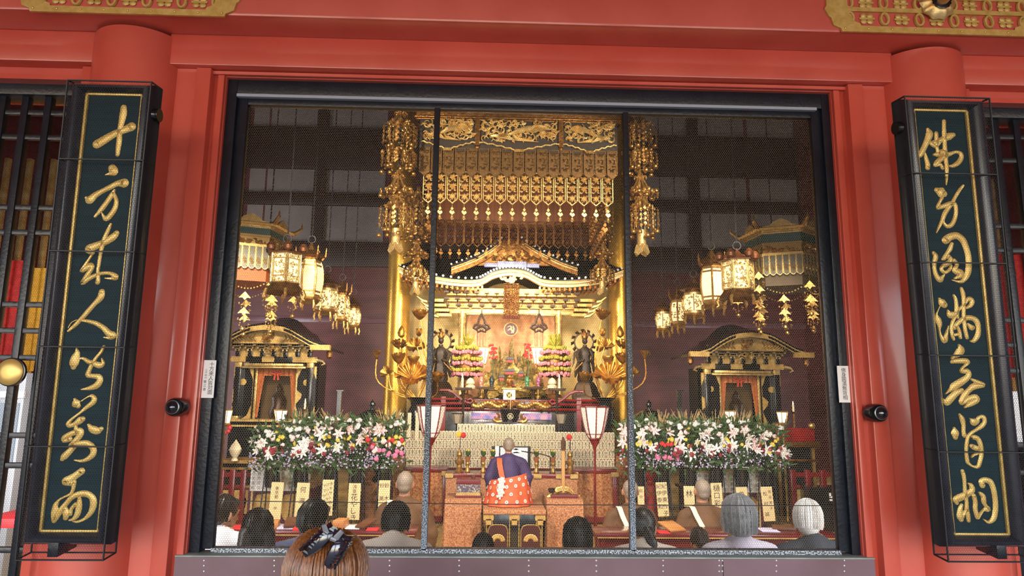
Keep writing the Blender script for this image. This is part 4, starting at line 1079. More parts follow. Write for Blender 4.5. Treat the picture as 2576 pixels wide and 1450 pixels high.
def lantern_hex(loc, R, label, group, s=1.0):
    r = thing('hanging_lantern', label, 'lantern', loc, group); L = Vector(loc)
    h = 0.5*s; rr = R
    ap = rr*math.cos(PI/6)
    MB().lathe([(rr*0.93, 0.0), (rr*0.93, h)], L, 6).xf(Matrix.Translation(L) @ Matrix.Rotation(PI/6+0.35, 4, 'Z') @ Matrix.Translation(-L)).build('paper_core', GLOW, r, smooth=0)
    fr = MB()
    for k in range(6):
        a = k*PI/3+0.35; M = Matrix.Translation(L) @ Matrix.Rotation(a+PI/2, 4, 'Z') @ Matrix.Translation((0, -ap, h/2))
        q = MB(); w = rr
        for (x0, x1, z0, z1) in ((-w/2, w/2, -h/2, -h*0.27), (-w/2, w/2, h*0.3, h/2)):
            q.box(x0, x1, -0.008, 0.004, z0, z0+0.014).box(x0, x1, -0.008, 0.004, z1-0.014, z1)
            b0 = len(q.v); t = MB(); fretwork(t, w, (z1-z0), -0.004, 14, 0.009, k); q.join(t, Matrix.Translation((0, 0, (z0+z1)/2)))
        for x in (-w/2, w/2): q.box(x-0.012, x+0.012, -0.012, 0.01, -h/2, h/2)
        q.box(-w*0.5, -w*0.36, -0.006, 0.0, -h*0.28, h*0.3).box(w*0.36, w*0.5, -0.006, 0.0, -h*0.28, h*0.3)
        t = MB(); fretwork(t, w*0.8, h*0.55, -0.004, 20, 0.006, k+9); q.join(t)
        fr.join(q, M)
    fr.build('fret_frame', GOLDB, r)
    cap = MB().lathe([(rr*1.3, h*1.0), (rr*1.32, h*1.03), (rr*0.7, h*1.12), (rr*0.3, h*1.3), (rr*0.1, h*1.4), (0, h*1.5)], L, 6).xf(Matrix.Translation(L) @ Matrix.Rotation(0.35+PI/6, 4, 'Z') @ Matrix.Translation(-L))
    cap.build('cap', DOME_, r)
    pet = MB().lathe([(0.0, rr*0.36), (rr*0.14, rr*0.3), (rr*0.3, rr*0.05), (rr*0.27, -rr*0.18), (rr*0.1, -rr*0.3), (0, -rr*0.3)], (0, 0, 0), 12)
    copies('petal_finial', pet, DOME_, r, [L+Vector((rr*1.18*math.cos(k*PI/3+0.35+PI/6), rr*1.18*math.sin(k*PI/3+0.35+PI/6), h*1.2)) for k in range(6)])
    sk = MB().lathe([(rr*0.95, 0.0), (rr*1.0, -0.02), (rr*1.45, -h*0.34), (rr*1.3, -h*0.3), (rr*0.7, -0.02)], L, 6).xf(Matrix.Translation(L) @ Matrix.Rotation(0.35+PI/6, 4, 'Z') @ Matrix.Translation(-L))
    sk.build('flared_skirt', GOLDD, r, smooth=0)
    for k in range(6):
        f = MB(); a = k*PI/3+0.35+PI/6; c, s_ = math.cos(a), math.sin(a)
        f.tube([L+Vector((rr*1.3*c, rr*1.3*s_, -h*0.26)), L+Vector((rr*1.45*c, rr*1.45*s_, -h*0.42)), L+Vector((rr*1.35*c, rr*1.35*s_, -h*0.55)), L+Vector((rr*1.5*c, rr*1.5*s_, -h*0.6))], [0.02, 0.02, 0.014, 0.01], 5)
        f.build('curled_foot', GOLD, r)
    c = MB(); ring = [L+Vector((0.05*math.cos(a*PI/6), 0, h*1.58+0.05*math.sin(a*PI/6))) for a in range(13)]; c.tube(ring, 0.008, 5, False); chain(c, (L.x, L.y, L.z+h*1.66), 9.6, 0.009, 0.14)
    c.build('ring_and_chain', DWIRE, r)
    return r
def lantern_barrel(loc, R, h, label, group, n=6, round_=False, fret=True, seed=0):
    r = thing('hanging_lantern', label, 'lantern', loc, group); L = Vector(loc); k = 22 if round_ else n
    prof = [(R*(0.72+0.28*math.sin(PI*(0.08+0.84*t)))*(1.0 if not round_ else 1.0), h*t) for t in [i/8 for i in range(9)]]
    if not round_ and not fret: prof = [(R*(0.62+0.38*math.sin(PI*(0.12+0.7*(1-t)**0.8))), h*t) for t in [i/8 for i in range(9)]][::1]; prof = [(a, b_) for a, b_ in zip([p[0] for p in prof][::1], [p[1] for p in prof])]
    def rot(mb, a=0.2): return mb.xf(Matrix.Translation(L) @ Matrix.Rotation(a, 4, 'Z') @ Matrix.Translation(-L))
    rot(MB().lathe([(a*0.97, b_) for a, b_ in prof], L, k)).build('paper_core', GLOW if round_ else GLOWL, r, smooth=0 if not round_ else 40)
    f = MB(); m_ = 6 if round_ else n
    for q in range(m_):
        a = q*2*PI/m_; f.tube([L+Vector((p[0]*math.cos(a), p[0]*math.sin(a), p[1])) for p in prof], 0.014 if not round_ else 0.008, 5)
    for z, w in ((0, 1.04), (1, 1.04)): 
        p = prof[0] if z == 0 else prof[-1]
        f.lathe([(p[0]*w, p[1]-0.02), (p[0]*w*1.03, p[1]), (p[0]*w, p[1]+0.02)], L, k)
    if not round_ and not fret:
        for pr in (prof[1], prof[7]): f.lathe([(pr[0]*1.0, pr[1]-0.012), (pr[0]*1.02, pr[1]+0.012)], L, k)
    if round_ or fret:
        rnd = random.Random(seed)
        for i in range(100):
            a = rnd.random()*6.28; t = rnd.uniform(0.08, 0.92); j = min(int(t*8), 7); pr = prof[j][0]*1.0
            q = MB(); curl(q, (0, 0), R*rnd.uniform(0.08, 0.16), rnd.random()*6.3, 4.6, 0.006, 0, rnd.choice((-1, 1)), 8)
            f.join(q, Matrix.Translation(L+Vector((pr*math.sin(a), -pr*math.cos(a), h*t))) @ Matrix.Rotation(a, 4, 'Z'))
    rot(f).build('frame', GOLDB if round_ else GOLD, r)
    b_ = prof[-1][0]; c = MB()
    c.lathe([(b_*1.02, h+0.01), (b_*0.95, h+0.05), (b_*1.5, h+0.07), (b_*1.35, h+0.1), (b_*0.5, h+0.16), (b_*0.2, h+0.24), (0, h+0.27)], L, k if not round_ else 24)
    if not round_:
        for q in range(n):
            a = q*2*PI/n; ca, sa = math.cos(a), math.sin(a); c.tube([L+Vector((b_*1.1*ca, b_*1.1*sa, h+0.03)), L+Vector((b_*1.45*ca, b_*1.45*sa, h+0.09)), L+Vector((b_*1.5*ca, b_*1.5*sa, h+0.2))], [0.02, 0.016, 0.006], 5)
    rot(c).build('cap', GOLDD, r)
    g = MB(); p = prof[0][0]
    g.lathe([(0, -0.1), (p*0.75, -0.1), (p*1.05, -0.07), (p*1.25, -0.055), (p*0.9, -0.03), (p*0.95, -0.01), (0, -0.005)], L, k if not round_ else 24)
    for q in range(6):
        a = q*PI/3; ca, sa = math.cos(a), math.sin(a); g.tube([L+Vector((p*1.0*ca, p*1.0*sa, -0.05)), L+Vector((p*1.15*ca, p*1.15*sa, -0.12)), L+Vector((p*1.05*ca, p*1.05*sa, -0.17)), L+Vector((p*1.2*ca, p*1.2*sa, -0.18))], [0.016, 0.016, 0.012, 0.008], 5)
    rot(g).build('base', GOLD, r)
    c = MB(); c.tube([L+Vector((0.05*math.cos(a*PI/6), 0, h+0.31+0.05*math.sin(a*PI/6))) for a in range(13)], 0.008, 5, False); chain(c, (L.x, L.y, L.z+h+0.37), 9.6, 0.009, 0.14)
    c.build('ring_and_chain', DWIRE, r)
    return r
def lrow(side, pos):
    g = 'lanterns in the row %s of the altar' % side
    o = 'hanging %s of the altar'
    for (kind, px, pyb, d, w, hh) in pos:
        p = at(px, pyb, d); R = w*PX(d)/2; h = hh*PX(d)
        if kind == 'hex1': lantern_hex(tuple(p), R*1.0, 'six sided gilt lantern with petal finials, frontmost of the %s row' % side, g, h/0.5)
        elif kind == 'pan': lantern_barrel(tuple(p), R, h, 'bulging panelled lantern with plain glowing panes, second in the %s row' % side, g, 6, False, False)
        elif kind == 'rnd1': lantern_barrel(tuple(p), R, h, 'larger round gilt filigree lantern, third in the %s row' % side, g, 6, True, True, 3)
        elif kind == 'hex2': lantern_barrel(tuple(p), R, h, 'slim six sided gilt lantern with lattice panes, fourth in the %s row' % side, g, 6, False, True, 5)
        else: lantern_barrel(tuple(p), R, h, 'small round gilt filigree lantern, rearmost of the %s row' % side, g, 6, True, True, 8)
lrow('left', (('hex1', 716, 714, 8.0, 76, 74), ('pan', 776, 746, 8.9, 66, 88), ('rnd1', 819, 776, 9.8, 60, 46), ('hex2', 857, 800, 10.7, 40, 54), ('rnd2', 886, 816, 11.6, 40, 36)))
lrow('right', (('hex1', 1858, 730, 8.0, 76, 74), ('pan', 1794, 760, 8.9, 66, 88), ('rnd1', 1747, 786, 9.8, 60, 46), ('hex2', 1706, 812, 10.7, 40, 54), ('rnd2', 1669, 824, 11.6, 40, 36)))

# ================================================================== side canopies
TEAL = mat('teal_band', (26, 66, 62), 0.5)
PLQ = mat('grey_blue_plaque', (86, 92, 90), 0.5, 0.2, (112, 98, 62), 30, 5)
def side_canopy(px, d, wpx, ys, label, orange):
    x = pxX(px, 640, d); y = d-3.5; Z = lambda q: pxZ(px, q, d)
    R = wpx*PX(d)
    r = thing('hexagonal_canopy', label, 'canopy', (x, y, Z(ys[-1])))
    L = Vector((x, y, 0)); rotM = Matrix.Translation(L) @ Matrix.Rotation(PI/6*0, 4, 'Z') @ Matrix.Translation(-L)
    def hexl(name, prof, m): return MB().lathe(prof, L, 6).xf(rotM).build(name, m, r, smooth=0)
    top, t1, t2, t3, t4, t5, t6 = [Z(q) for q in ys[:7]]
    hexl('roof', [(0, top+0.05), (R*0.6, top-0.02), (R*1.05, t1+0.03), (R*1.2, t1), (R*1.15, t1-0.03), (R*1.0, t1-0.03)], LEAF)
    hexl('upper_band', [(R*1.0, t1-0.02), (R*1.0, t2)], LEAF)
    hexl('teal_band', [(R*0.97, t2), (R*0.97, t3)], TEAL)
    hexl('mid_band', [(R*1.02, t3), (R*1.02, t3-0.03), (R*0.98, t3-0.03), (R*0.98, t4)], mat('carved_gold_band', (150, 116, 62), 0.45, 0.6))
    hexl('lower_band', [(R*1.03, t4+0.03), (R*1.03, t4-0.02)], LEAF)
    hexl('inner_skirt', [(R*0.93, t4), (R*0.93, t6)], mat('orange_skirt', (176, 84, 26), 0.6) if orange else mat('bronze_skirt', (96, 76, 48), 0.6))
    ap = R*math.cos(PI/6); cv = MB(); crest = MB(); bars = MB()
    pq = []; rots = []
    for k in range(6):
        a = k*PI/3+PI/6; M = Matrix.Translation(L) @ Matrix.Rotation(a+PI/2, 4, 'Z')
        q = MB(); q.prism([(-R*0.5, 0), (R*0.5, 0), (R*0.42, 0.03), (R*0.28, 0.04), (R*0.2, 0.09), (0, 0.14), (-R*0.2, 0.09), (-R*0.28, 0.04), (-R*0.42, 0.03)], -0.015, 0.01)
        crest.join(q, M @ Matrix.Translation((0, -ap*1.08, t1)))
        q = MB(); scrolls(q, -R*0.46, R*0.46, t4+0.03, t3-0.04, -0.01, 16, 0.009, k, 0.05); cv.join(q, M @ Matrix.Translation((0, -ap*0.98, 0)))
        for j in range(6):
            xx = R*(-0.42+0.168*j); pq.append(M @ Vector((xx, -ap*1.03, t5))); rots.append((0, 0, a+PI/2))
        for z in (t1-0.05, t2+0.02): bars.join(MB().box(-R*0.45, R*0.45, -0.02, 0, z-0.012, z+0.012), M @ Matrix.Translation((0, -ap, 0)))
        v = k*PI/3; c, s = math.cos(v), math.sin(v)
        fin = MB(); fin.tube([L+Vector((R*1.0*c, R*1.0*s, t1)), L+Vector((R*1.2*c, R*1.2*s, t1+0.02)), L+Vector((R*1.36*c, R*1.36*s, t1+0.1)), L+Vector((R*1.36*c, R*1.36*s, t1+0.19))], [0.035, 0.035, 0.025, 0.006], 6); fin.build('curled_corner', GOLD, r)
    crest.build('crest', LEAF, r); cv.build('carving', GOLD, r); bars.build('band_gilding', GOLDB, r)
    w = R*0.155; hq = t4-t5
    m = MB(); m.cur = 0; m.prism([(-w/2, hq), (w/2, hq), (w/2, w*0.3), (w*0.25, 0.0), (-w*0.25, 0), (-w/2, w*0.3)], -0.006, 0.006)
    m.cur = 1; plaque_frame(m, w*1.04, -0.005, hq, w*0.4, -0.01, 0.012, 0.008); 
    scrolls(m, -w*0.3, w*0.3, 0.06, hq-0.03, -0.008, 8, 0.004, 4, 0.025)
    copies('plaque', m, [PLQ, LEAF], r, pq, rots)
    pend = MB()
    def strand(z1, z0, ornaments):
        m = MB().tube([(0, 0, z1), (0, 0, z0)], 0.004, 4)
        for z in ornaments:
            s = 0.075
            m.add([(0, -0.02, z+s), (s*1.1, 0, z-s*0.25), (s*0.4, -0.015, z-s*0.2), (0, -0.02, z-s*0.7), (-s*0.4, -0.015, z-s*0.2), (-s*1.1, 0, z-s*0.25), (0, 0.02, z)], [(0, 5, 4, 3, 2, 1), (0, 1, 6), (1, 2, 6), (2, 3, 6), (3, 4, 6), (4, 5, 6), (5, 0, 6)])
            for k in range(9): m.ball((0.075*math.cos(k*0.7), 0.075*math.sin(k*0.7), z-0.09-0.02*(k % 4)), 0.012, 6, 4)
        m.lathe([(0, z0+0.045), (0.03, z0+0.03), (0.034, z0), (0.0, z0-0.03)], n=10)
        return m
    hp = t5-Z(ys[7])
    me = strand(0, -hp, (-hp*0.28, -hp*0.62))
    copies('pendant', me, GOLD, r, [L+Vector((R*1.25*math.cos(k*PI/3), R*1.25*math.sin(k*PI/3), t1-0.02-(t1-t5)*0.9+0.1*math.sin(k*2.1))) for k in range(6)]+[L+Vector((R*0.8*math.cos(k*PI/3+0.5), R*0.8*math.sin(k*PI/3+0.5), t6-0.05)) for k in range(6)])
    st = MB()
    for k in range(6):
        a = k*PI/3
        for j in range(14):
            t = j/13; x_ = R*(math.cos(a)*(1-t)+math.cos(a+PI/3)*t); y_ = R*(math.sin(a)*(1-t)+math.sin(a+PI/3)*t)
            st.ball(L+Vector((x_, y_, t6-0.02-0.1*math.sin(t*PI))), 0.013, 6, 4)
    st.build('bead_swag', GOLDB, r)
    for k in range(3):
        ch = MB(); chain(ch, L+Vector((R*0.5*math.cos(k*2.1), R*0.5*math.sin(k*2.1), top-0.02)), 9.6, 0.01, 0.14)
        ch.build('chain', DWIRE, r)
    r.rotation_euler = (0, 0, -math.atan2(x, d))
side_canopy(1968, 10.2, 92, (578, 592, 604, 626, 656, 706, 730, 800), 'hexagonal gilded canopy hanging above the right side shrine', False)
side_canopy(626, 10.2, 92, (566, 580, 590, 606, 634, 690, 718, 800), 'hexagonal gilded canopy hanging above the left side shrine', True)

# ================================================================== side shrines
CLOTH = mat('orange_brocade', (206, 122, 62), 0.65, 0.05, (172, 84, 38), 46, 4, bump=0.2, bscale=80)
def side_shrine(px, dy, d, sgn, label, ltext):
    """dy shifts the left shrine's pixel rows; sgn is unused apart from the lean of the door"""
    Y = d-3.5; x = pxX(px, 950, d); k = PX(d)*1.0
    Z = lambda q: pxZ(px, q+dy, d)
    X = lambda q: x+(q-690)*k
    r = thing('side_shrine', label, 'shrine', (x, Y+0.4, FZ))
    # plinth and body
    MB().box(X(590), X(790), Y, Y+1.2, FZ, Z(1062)).build('plinth', BLK, r, bevel=0.01)
    MB().box(X(586), X(794), Y-0.04, Y+1.2, Z(1062), Z(1056)).box(X(588), X(792), Y-0.03, Y, Z(1075), Z(1070)).build('plinth_gilding', GOLDB, r)
    MB().box(X(600), X(780), Y+0.55, Y+1.1, Z(1058), Z(905)).build('back_box', BLK, r)
    for q in (602, 778): MB().box(X(q)-0.05, X(q)+0.05, Y, Y+0.1, Z(1058), Z(905)).build('post', BLK, r, bevel=0.01)
    m = MB()
    for q in (602, 778):
        m.box(X(q)-0.056, X(q)+0.056, Y-0.006, Y+0.1, Z(925), Z(908)).box(X(q)-0.056, X(q)+0.056, Y-0.006, Y+0.1, Z(1056), Z(1048))
    for q in (640, 740): m.box(X(q)-0.02, X(q)+0.02, Y+0.16, Y+0.2, Z(1056), Z(922))
    m.box(X(618), X(762), Y-0.03, Y+0.06, Z(922), Z(915)).box(X(612), X(768), Y-0.02, Y+0.06, Z(927), Z(923))
    m.build('gilded_mounts', GOLDB, r, bevel=0.004)
    MB().box(X(585), X(795), Y-0.02, Y+0.1, Z(912), Z(898)).build('lintel', BLK, r, bevel=0.01)
    for a, b_ in ((585, 620), (660, 690), (735, 795)): MB().box(X(a), X(b_), Y-0.03, Y, Z(912), Z(898)).build('lintel_gilding', LEAF, r)
    # open doors with gold crests
    for s, q in ((-1, 612), (1, 768)):
        dr = MB().box(X(q)-0.16*1, X(q)+0.16, Y+0.1, Y+0.14, Z(1054), Z(925)); door = dr.build('door', BLK, r)
        g = MB().lathe([(0.055, 0), (0.055, 0.01), (0, 0.012)], (X(q)+0.0, Y+0.1, Z(962)), 20, 'y')
        for zz, t in ((1046, 1), (930, -1)):
            for sx in (-1, 1): g.prism([(X(q)+sx*0.16, Z(zz)-0.06*t), (X(q)+sx*0.02, Z(zz)-0.06*t), (X(q)+sx*0.1, Z(zz)), (X(q)+sx*0.16, Z(zz)+0.16*t)][::(1 if sx*t < 0 else -1)], Y+0.085, Y+0.1)
        g.prism([(X(q)-s*0.0-0.16, Z(1000)), (X(q)-0.16, Z(980)), (X(q)-0.07, Z(992)), (X(q)-0.08, Z(1002)), (X(q)-0.16, Z(1016))], Y+0.085, Y+0.1)
        g.build('crest', LEAF, door)
    # inside: dark niche, curtain, figure
    MB().box(X(640), X(740), Y+0.5, Y+0.54, Z(1056), Z(925)).build('niche', mat('niche_gold', (92, 70, 40), 0.5, 0.5), r)
    cl = MB()
    for s in (-1, 1):
        xa_, xb_ = X(690)+s*0.05*6.3, X(690)+s*0.3
        cl.grid(lambda u, v: (X(690)+s*((0.20+0.10*(1-v)**0.8 if v < 0.86 else 0.22*(1-(v-0.86)/0.14*0.0))*1.0+0.12*u*(0.55+0.45*v)), Y+0.2+0.014*math.sin(u*14), Z(1052)+(Z(928)-Z(1052))*v), 14, 16)
    cl.grid(lambda u, v: (X(690)+(u-0.5)*0.56, Y+0.19+0.014*math.sin(u*40), Z(945)+(Z(928)-Z(945))*v), 30, 4)
    cl.build('parted_curtain', CLOTH, r, solid=0.008)
    t = MB(); z = Z(938)
    for s in (-1, 1):
        t.tube([(x, Y+0.16, z), (x+s*0.06, Y+0.15, z+0.03), (x+s*0.09, Y+0.15, z-0.01), (x+s*0.02, Y+0.15, z-0.02)], 0.014, 5)
        t.tube([(x+s*0.02, Y+0.15, z-0.01), (x+s*0.035, Y+0.15, z-0.12)], [0.012, 0.018], 5)
    t.build('red_cord_bow', mat('red_cord', (206, 66, 40), 0.6), r)
    f = MB().lathe([(0.14, Z(1050)), (0.16, Z(1040)), (0.1, Z(1020)), (0.12, Z(1000)), (0.05, Z(985)), (0.06, Z(975)), (0, Z(962))], (x, Y+0.36, 0), 16)
    f.build('dark_statue', mat('dark_bronze', (58, 40, 26), 0.4, 0.6), r)
    # brackets
    wl = MB().box(X(600), X(780), Y+0.0, Y+0.1, Z(899), Z(866)); wl.build('bracket_panel', LEAF, r)
    m = MB()
    for q in (602, 632, 662, 690, 718, 748, 778):
        m.box(X(q)-0.035, X(q)+0.035, Y-0.08, Y, Z(898), Z(880))
        for j in range(3): m.box(X(q)-0.04-0.03*j, X(q)+0.04+0.03*j, Y-0.08-0.04*j, Y, Z(884-6*j), Z(880-6*j))
    m.build('brackets', BLK, r, bevel=0.004)
    m = MB()
    for q in (602, 632, 662, 690, 718, 748, 778):
        for j in range(3):
            m.box(X(q)-0.04-0.03*j, X(q)+0.04+0.03*j, Y-0.086-0.04*j, Y-0.08-0.04*j, Z(880-6*j), Z(879-6*j)+0.008)
            for s in (-1, 1): m.box(X(q)+s*(0.03+0.03*j)-0.012, X(q)+s*(0.03+0.03*j)+0.012, Y-0.1-0.04*j, Y-0.08-0.04*j, Z(885-6*j), Z(881-6*j))
    for s in (-1, 1): m.tube([(X(690)+s*0.72, Y-0.05, Z(905)), (X(690)+s*0.82, Y-0.06, Z(908)), (X(690)+s*0.86, Y-0.06, Z(915)), (X(690)+s*0.8, Y-0.06, Z(918))], [0.03, 0.025, 0.02, 0.012], 5)
    scrolls(m, X(670), X(710), Z(896), Z(868), Y-0.2, 10, 0.01, 2, 0.05)
    m.build('bracket_gilding', GOLDB, r)
    # curved roof
    evp = [(560, 875), (585, 868), (610, 852), (640, 836), (665, 830), (690, 828), (715, 830), (740, 836), (770, 852), (795, 866), (818, 874)]
    C_ = spline([(X(q), Z(z)) for q, z in evp], 5)
    m = MB(); sweep(m, C_, Y-0.5, Y-0.42, -0.06, 0.0); m.build('bargeboard', BLK, r)
    m = MB(); sweep(m, C_, Y-0.51, Y-0.5, -0.068, -0.05); sweep(m, C_, Y-0.51, Y-0.5, -0.008, 0.012); sweep(m, C_[len(C_)//2-8:len(C_)//2+9], Y-0.515, Y-0.5, -0.06, 0.01)
    for i in (0, -1): m.box(C_[i][0]-0.16, C_[i][0]+0.16, Y-0.515, Y-0.42, C_[i][1]-0.075, C_[i][1]+0.01)
    m.build('bargeboard_gilding', LEAF, r)
    m = MB(); sweep(m, C_, Y-0.42, Y+1.3, -0.03, 0.02); m.build('roof_shell', BLK, r)
    m = MB()
    top = [(xx, zz+0.02) for xx, zz in C_]
    m.grid(lambda u, v: (x+(roof_i(top, u)[0]-x)*(1.02-0.35*v), Y-0.46+0.9*v, roof_i(top, u)[1]+0.03+0.2*v**1.2), 50, 8)
    m.build('upper_roof', BLK, r, solid=0.03)
    m = MB().prism([(a, z-0.055) for a, z in C_[8:-8]]+[(C_[-9][0], Z(868)), (C_[8][0], Z(868))], Y-0.3, Y-0.26); m.build('tympanum', LEAF, r)
    m = MB()
    for s in (-1, 1):
        for j in range(9):
            a = X(690)+s*(0.22+0.055*j); m.tube([(a, Y-0.33, Z(864)), (a+s*0.06, Y-0.36, Z(856)), (a+s*0.02, Y-0.33, Z(846+j*1.4))], [0.006, 0.012, 0.006], 4)
    scrolls(m, X(672), X(708), Z(866), Z(842), Y-0.34, 12, 0.012, 6, 0.05)
    m.build('tympanum_carving', GOLD, r)
    for s in (-1, 1):
        m = MB().lathe([(0.02, Z(905)), (0.05, Z(900)), (0.05, Z(888)), (0.03, Z(884)), (0.005, Z(878))], (X(690)+s*0.98, Y-0.3, 0), 8).tube([(X(690)+s*0.98, Y-0.3, Z(884)), (X(690)+s*0.98, Y-0.3, Z(868))], 0.006, 4)
        m.build('eave_bell', GOLDD, r)
    return r
def roof_i(c, u):
    i = u*(len(c)-1); k = min(int(i), len(c)-2); t = i-k
    return (c[k][0]+(c[k+1][0]-c[k][0])*t, c[k][1]+(c[k+1][1]-c[k][1])*t)
side_shrine(688, 0, 11.6, 1, 'black and gold side shrine with parted orange curtain, left of the altar', '')
side_shrine(1868, 18, 11.6, -1, 'black and gold side shrine with parted orange curtain, right of the altar', '')
# ================================================================== things on and before the altar
def lathe_thing(name, label, cat, px, py, d, prof, m, n=20, group=None, lobes=0, amp=0):
    """prof in pixels: (radius, height above py)"""
    p = at(px, py, d); k = PX(d)
    o = MB().lathe([(r*k, h*k) for r, h in prof], p, n, 'z', lobes, amp).build(name, m); tag(o, label, cat, group); return o
DARKB = mat('dark_bronze', (58, 40, 26), 0.4, 0.6)
# carved altar rail and stand
AD = 12.0; ya = AD-3.5
r = thing('altar_table', 'low black altar stand with carved gilt front and red rails', 'altar', (0.0, ya, FZ))
Zp = lambda q, d=AD: pxZ(1286, q, d)
MB().box(pxX(1112, 1060, AD), pxX(1460, 1060, AD), ya+0.05, ya+0.55, FZ, Zp(1034)).build('body', BLK, r, bevel=0.01)
MB().box(pxX(1104, 1060, AD), pxX(1468, 1060, AD), ya, ya+0.6, Zp(1034), Zp(1028)).box(pxX(1090, 1060, AD), pxX(1480, 1060, AD), ya+0.02, ya+0.5, Zp(1010), Zp(1006)).build('red_rail', MRED, r, bevel=0.006)
m = MB(); scrolls(m, pxX(1188, 1018, AD), pxX(1382, 1018, AD), Zp(1029), Zp(1011), ya-0.02, 60, 0.016, 41, 0.06); 
for s in (-1, 1):
    for i in range(14):
        t = i/13; q = 1286+s*(20+75*t); m.ball((pxX(q, 1020, AD), ya-0.04, Zp(1020+5*math.sin(t*9))), (0.05, 0.04, 0.04), 7, 5)
m.build('dragon_carving', GOLD, r)
BRO = mat('blue_pink_brocade', (120, 120, 190), 0.7, 0, (216, 150, 170), 9, 2)
MB().grid(lambda u, v: (pxX(1185, 1050, AD)+(pxX(1388, 1050, AD)-pxX(1185, 1050, AD))*u, ya+0.03+0.012*math.sin(u*60), Zp(1056)+(Zp(1040)-Zp(1056))*v), 40, 3).build('brocade_hanging', BRO, r, solid=0.008)
for s in (-1, 1):
    m = MB()
    for zz in (1006, 1017, 1030): m.tube([(pxX(1286+s*100, zz, AD), ya, Zp(zz)), (pxX(1286+s*250, zz, AD), ya+0.0, Zp(zz+1))], 0.025, 6)
    m.tube([(pxX(1286+s*q, 1000, AD), ya-0.03, Zp(z)) for q, z in ((180, 984), (160, 984), (145, 990), (132, 1002), (116, 1012), (102, 1016), (96, 1010), (102, 1004), (110, 1008))], 0.028, 7)
    m.box(pxX(1286+s*170, 1000, AD)-0.04, pxX(1286+s*170, 1000, AD)+0.04, ya-0.02, ya+0.06, FZ, Zp(1000))
    m.build('curved_red_rail', MRED, r)
# censer
o = MB().box(pxX(1200, 1070, 11.0), pxX(1366, 1070, 11.0), 7.5, 8.1, FZ, pxZ(1283, 1064, 11.2)).build('burner_table', BLK, None, bevel=0.01); tag(o, 'black lacquer table under the round incense burner', 'table')
r = thing('incense_burner', 'black round incense burner with white swastika crest on gilt stand', 'burner', tuple(at(1283, 1064, 11.2)))
p = at(1283, 1064, 11.2); k = PX(11.2)
MB().lathe([(0, 2*k), (18*k, 2*k), (22*k, 12*k), (25*k, 24*k), (27*k, 31*k), (25*k, 33*k), (22*k, 30*k), (0, 27*k)], p, 28).build('bowl', BLK, r)
m = MB()
for s in (-1, 1):
    curl(m, (p.x+s*34*k, p.z+14*k), 9*k, 1.5, 5, 0.022, p.y, s); m.tube([p+Vector((s*20*k, -0.03, 3*k)), p+Vector((s*32*k, -0.03, 1*k)), p+Vector((s*42*k, -0.03, 6*k))], 0.025, 6)
m.build('stand', GOLD, r)
m = MB(); q = p+Vector((0, -26*k, 16*k))
def manji(m, c, s, t, y0=-0.004, y1=0.004):
    for (x0, x1, z0, z1) in ((-s, s, -t, t), (-t, t, -s, s), (-s, -s+2*t, 0, s), (s-2*t, s, -s, 0), (0, s, s-2*t, s), (-s, 0, -s, -s+2*t)):
        m.box(c[0]+x0, c[0]+x1, c[1]+y0, c[1]+y1, c[2]+z0, c[2]+z1)
manji(m, q, 0.026, 0.0045); m.tube([(q.x+0.045*math.cos(a*PI/10), q.y, q.z+0.045*math.sin(a*PI/10)) for a in range(21)], 0.004, 4, False)
m.tube([q+Vector((0, 0.1, 0.1)), q+Vector((0, 0.1, 0.42))], 0.004, 4)
m.build('crest', CREAM, r)
# white box with emblem
r = thing('offering_box', 'small white brocade box with gold crest before the shrine', 'box', tuple(at(1281, 1008, 12.2)))
p = at(1281, 1008, 12.2); k = PX(12.2)
MB().box(p.x-15*k, p.x+15*k, p.y, p.y+0.2, p.z-0.02, p.z+28*k).build('body', mat('silver_brocade', (176, 178, 196), 0.5, 0.2, (220, 220, 228), 40), r)
MB().box(p.x-19*k, p.x+19*k, p.y-0.03, p.y+0.23, p.z+28*k, p.z+31*k).build('lid', LEAF, r)
m = MB().lathe([(8*k, 0), (8*k, 0.008), (6.6*k, 0.008), (6.6*k, 0)], (p.x, p.y, p.z+13*k), 24, 'y'); manji(m, (p.x, p.y-0.006, p.z+13*k), 0.03, 0.006); m.build('crest', GOLDB, r)
# dark tray tables with vases, candles and offerings
def tray(px, py, d, w, label, foot):
    p = at(px, py, d); k = PX(d); h = (foot-py)*k if foot else p.z-FZ
    r = thing('tray_stand', label, 'stand', (p.x, p.y, p.z-h), 'dark tray stands')
    MB().box(p.x-w*k/2, p.x+w*k/2, p.y-0.1, p.y+0.1, p.z-0.025, p.z).box(p.x-w*k/2*1.06, p.x+w*k/2*1.06, p.y-0.11, p.y+0.11, p.z, p.z+0.015).build('tray', DARKB, r, bevel=0.004)
    MB().lathe([(9*k, -h), (8*k, -h+0.03), (4*k, -h+0.08), (2.6*k, -h*0.6), (3*k, -0.12), (6*k, -0.03)], p, 14).build('foot', DARKB, r)
for (px, py, lab) in ((1222, 976, 'dark tray stand left of the crested white box'), (1342, 976, 'dark tray stand right of the crested white box')): tray(px, py, 12.35, 44, lab, 1008)
for (px, py, lab) in ((1166, 978, 'tall dark candle stand at the left shrine post'), (1401, 980, 'tall dark candle stand at the right shrine post')): tray(px, py, 11.6, 40, lab, 0)
def candle(px, py, d, lab, h=26, w=3.2):
    p = at(px, py, d); k = PX(d)
    r = thing('candle', lab, 'candle', tuple(p)); MB().lathe([(w*k, 0), (w*k, h*k), (0.3*k, (h+1)*k)], p, 12).build('wax', CREAM, r)
    MB().lathe([(0, h*k), (1.6*k, (h+3)*k), (1.2*k, (h+6)*k), (0, (h+11)*k)], p, 10).build('flame', mat('candle_flame', (255, 220, 150), 0.5, emit=16, ecol=(255, 214, 140)), r)
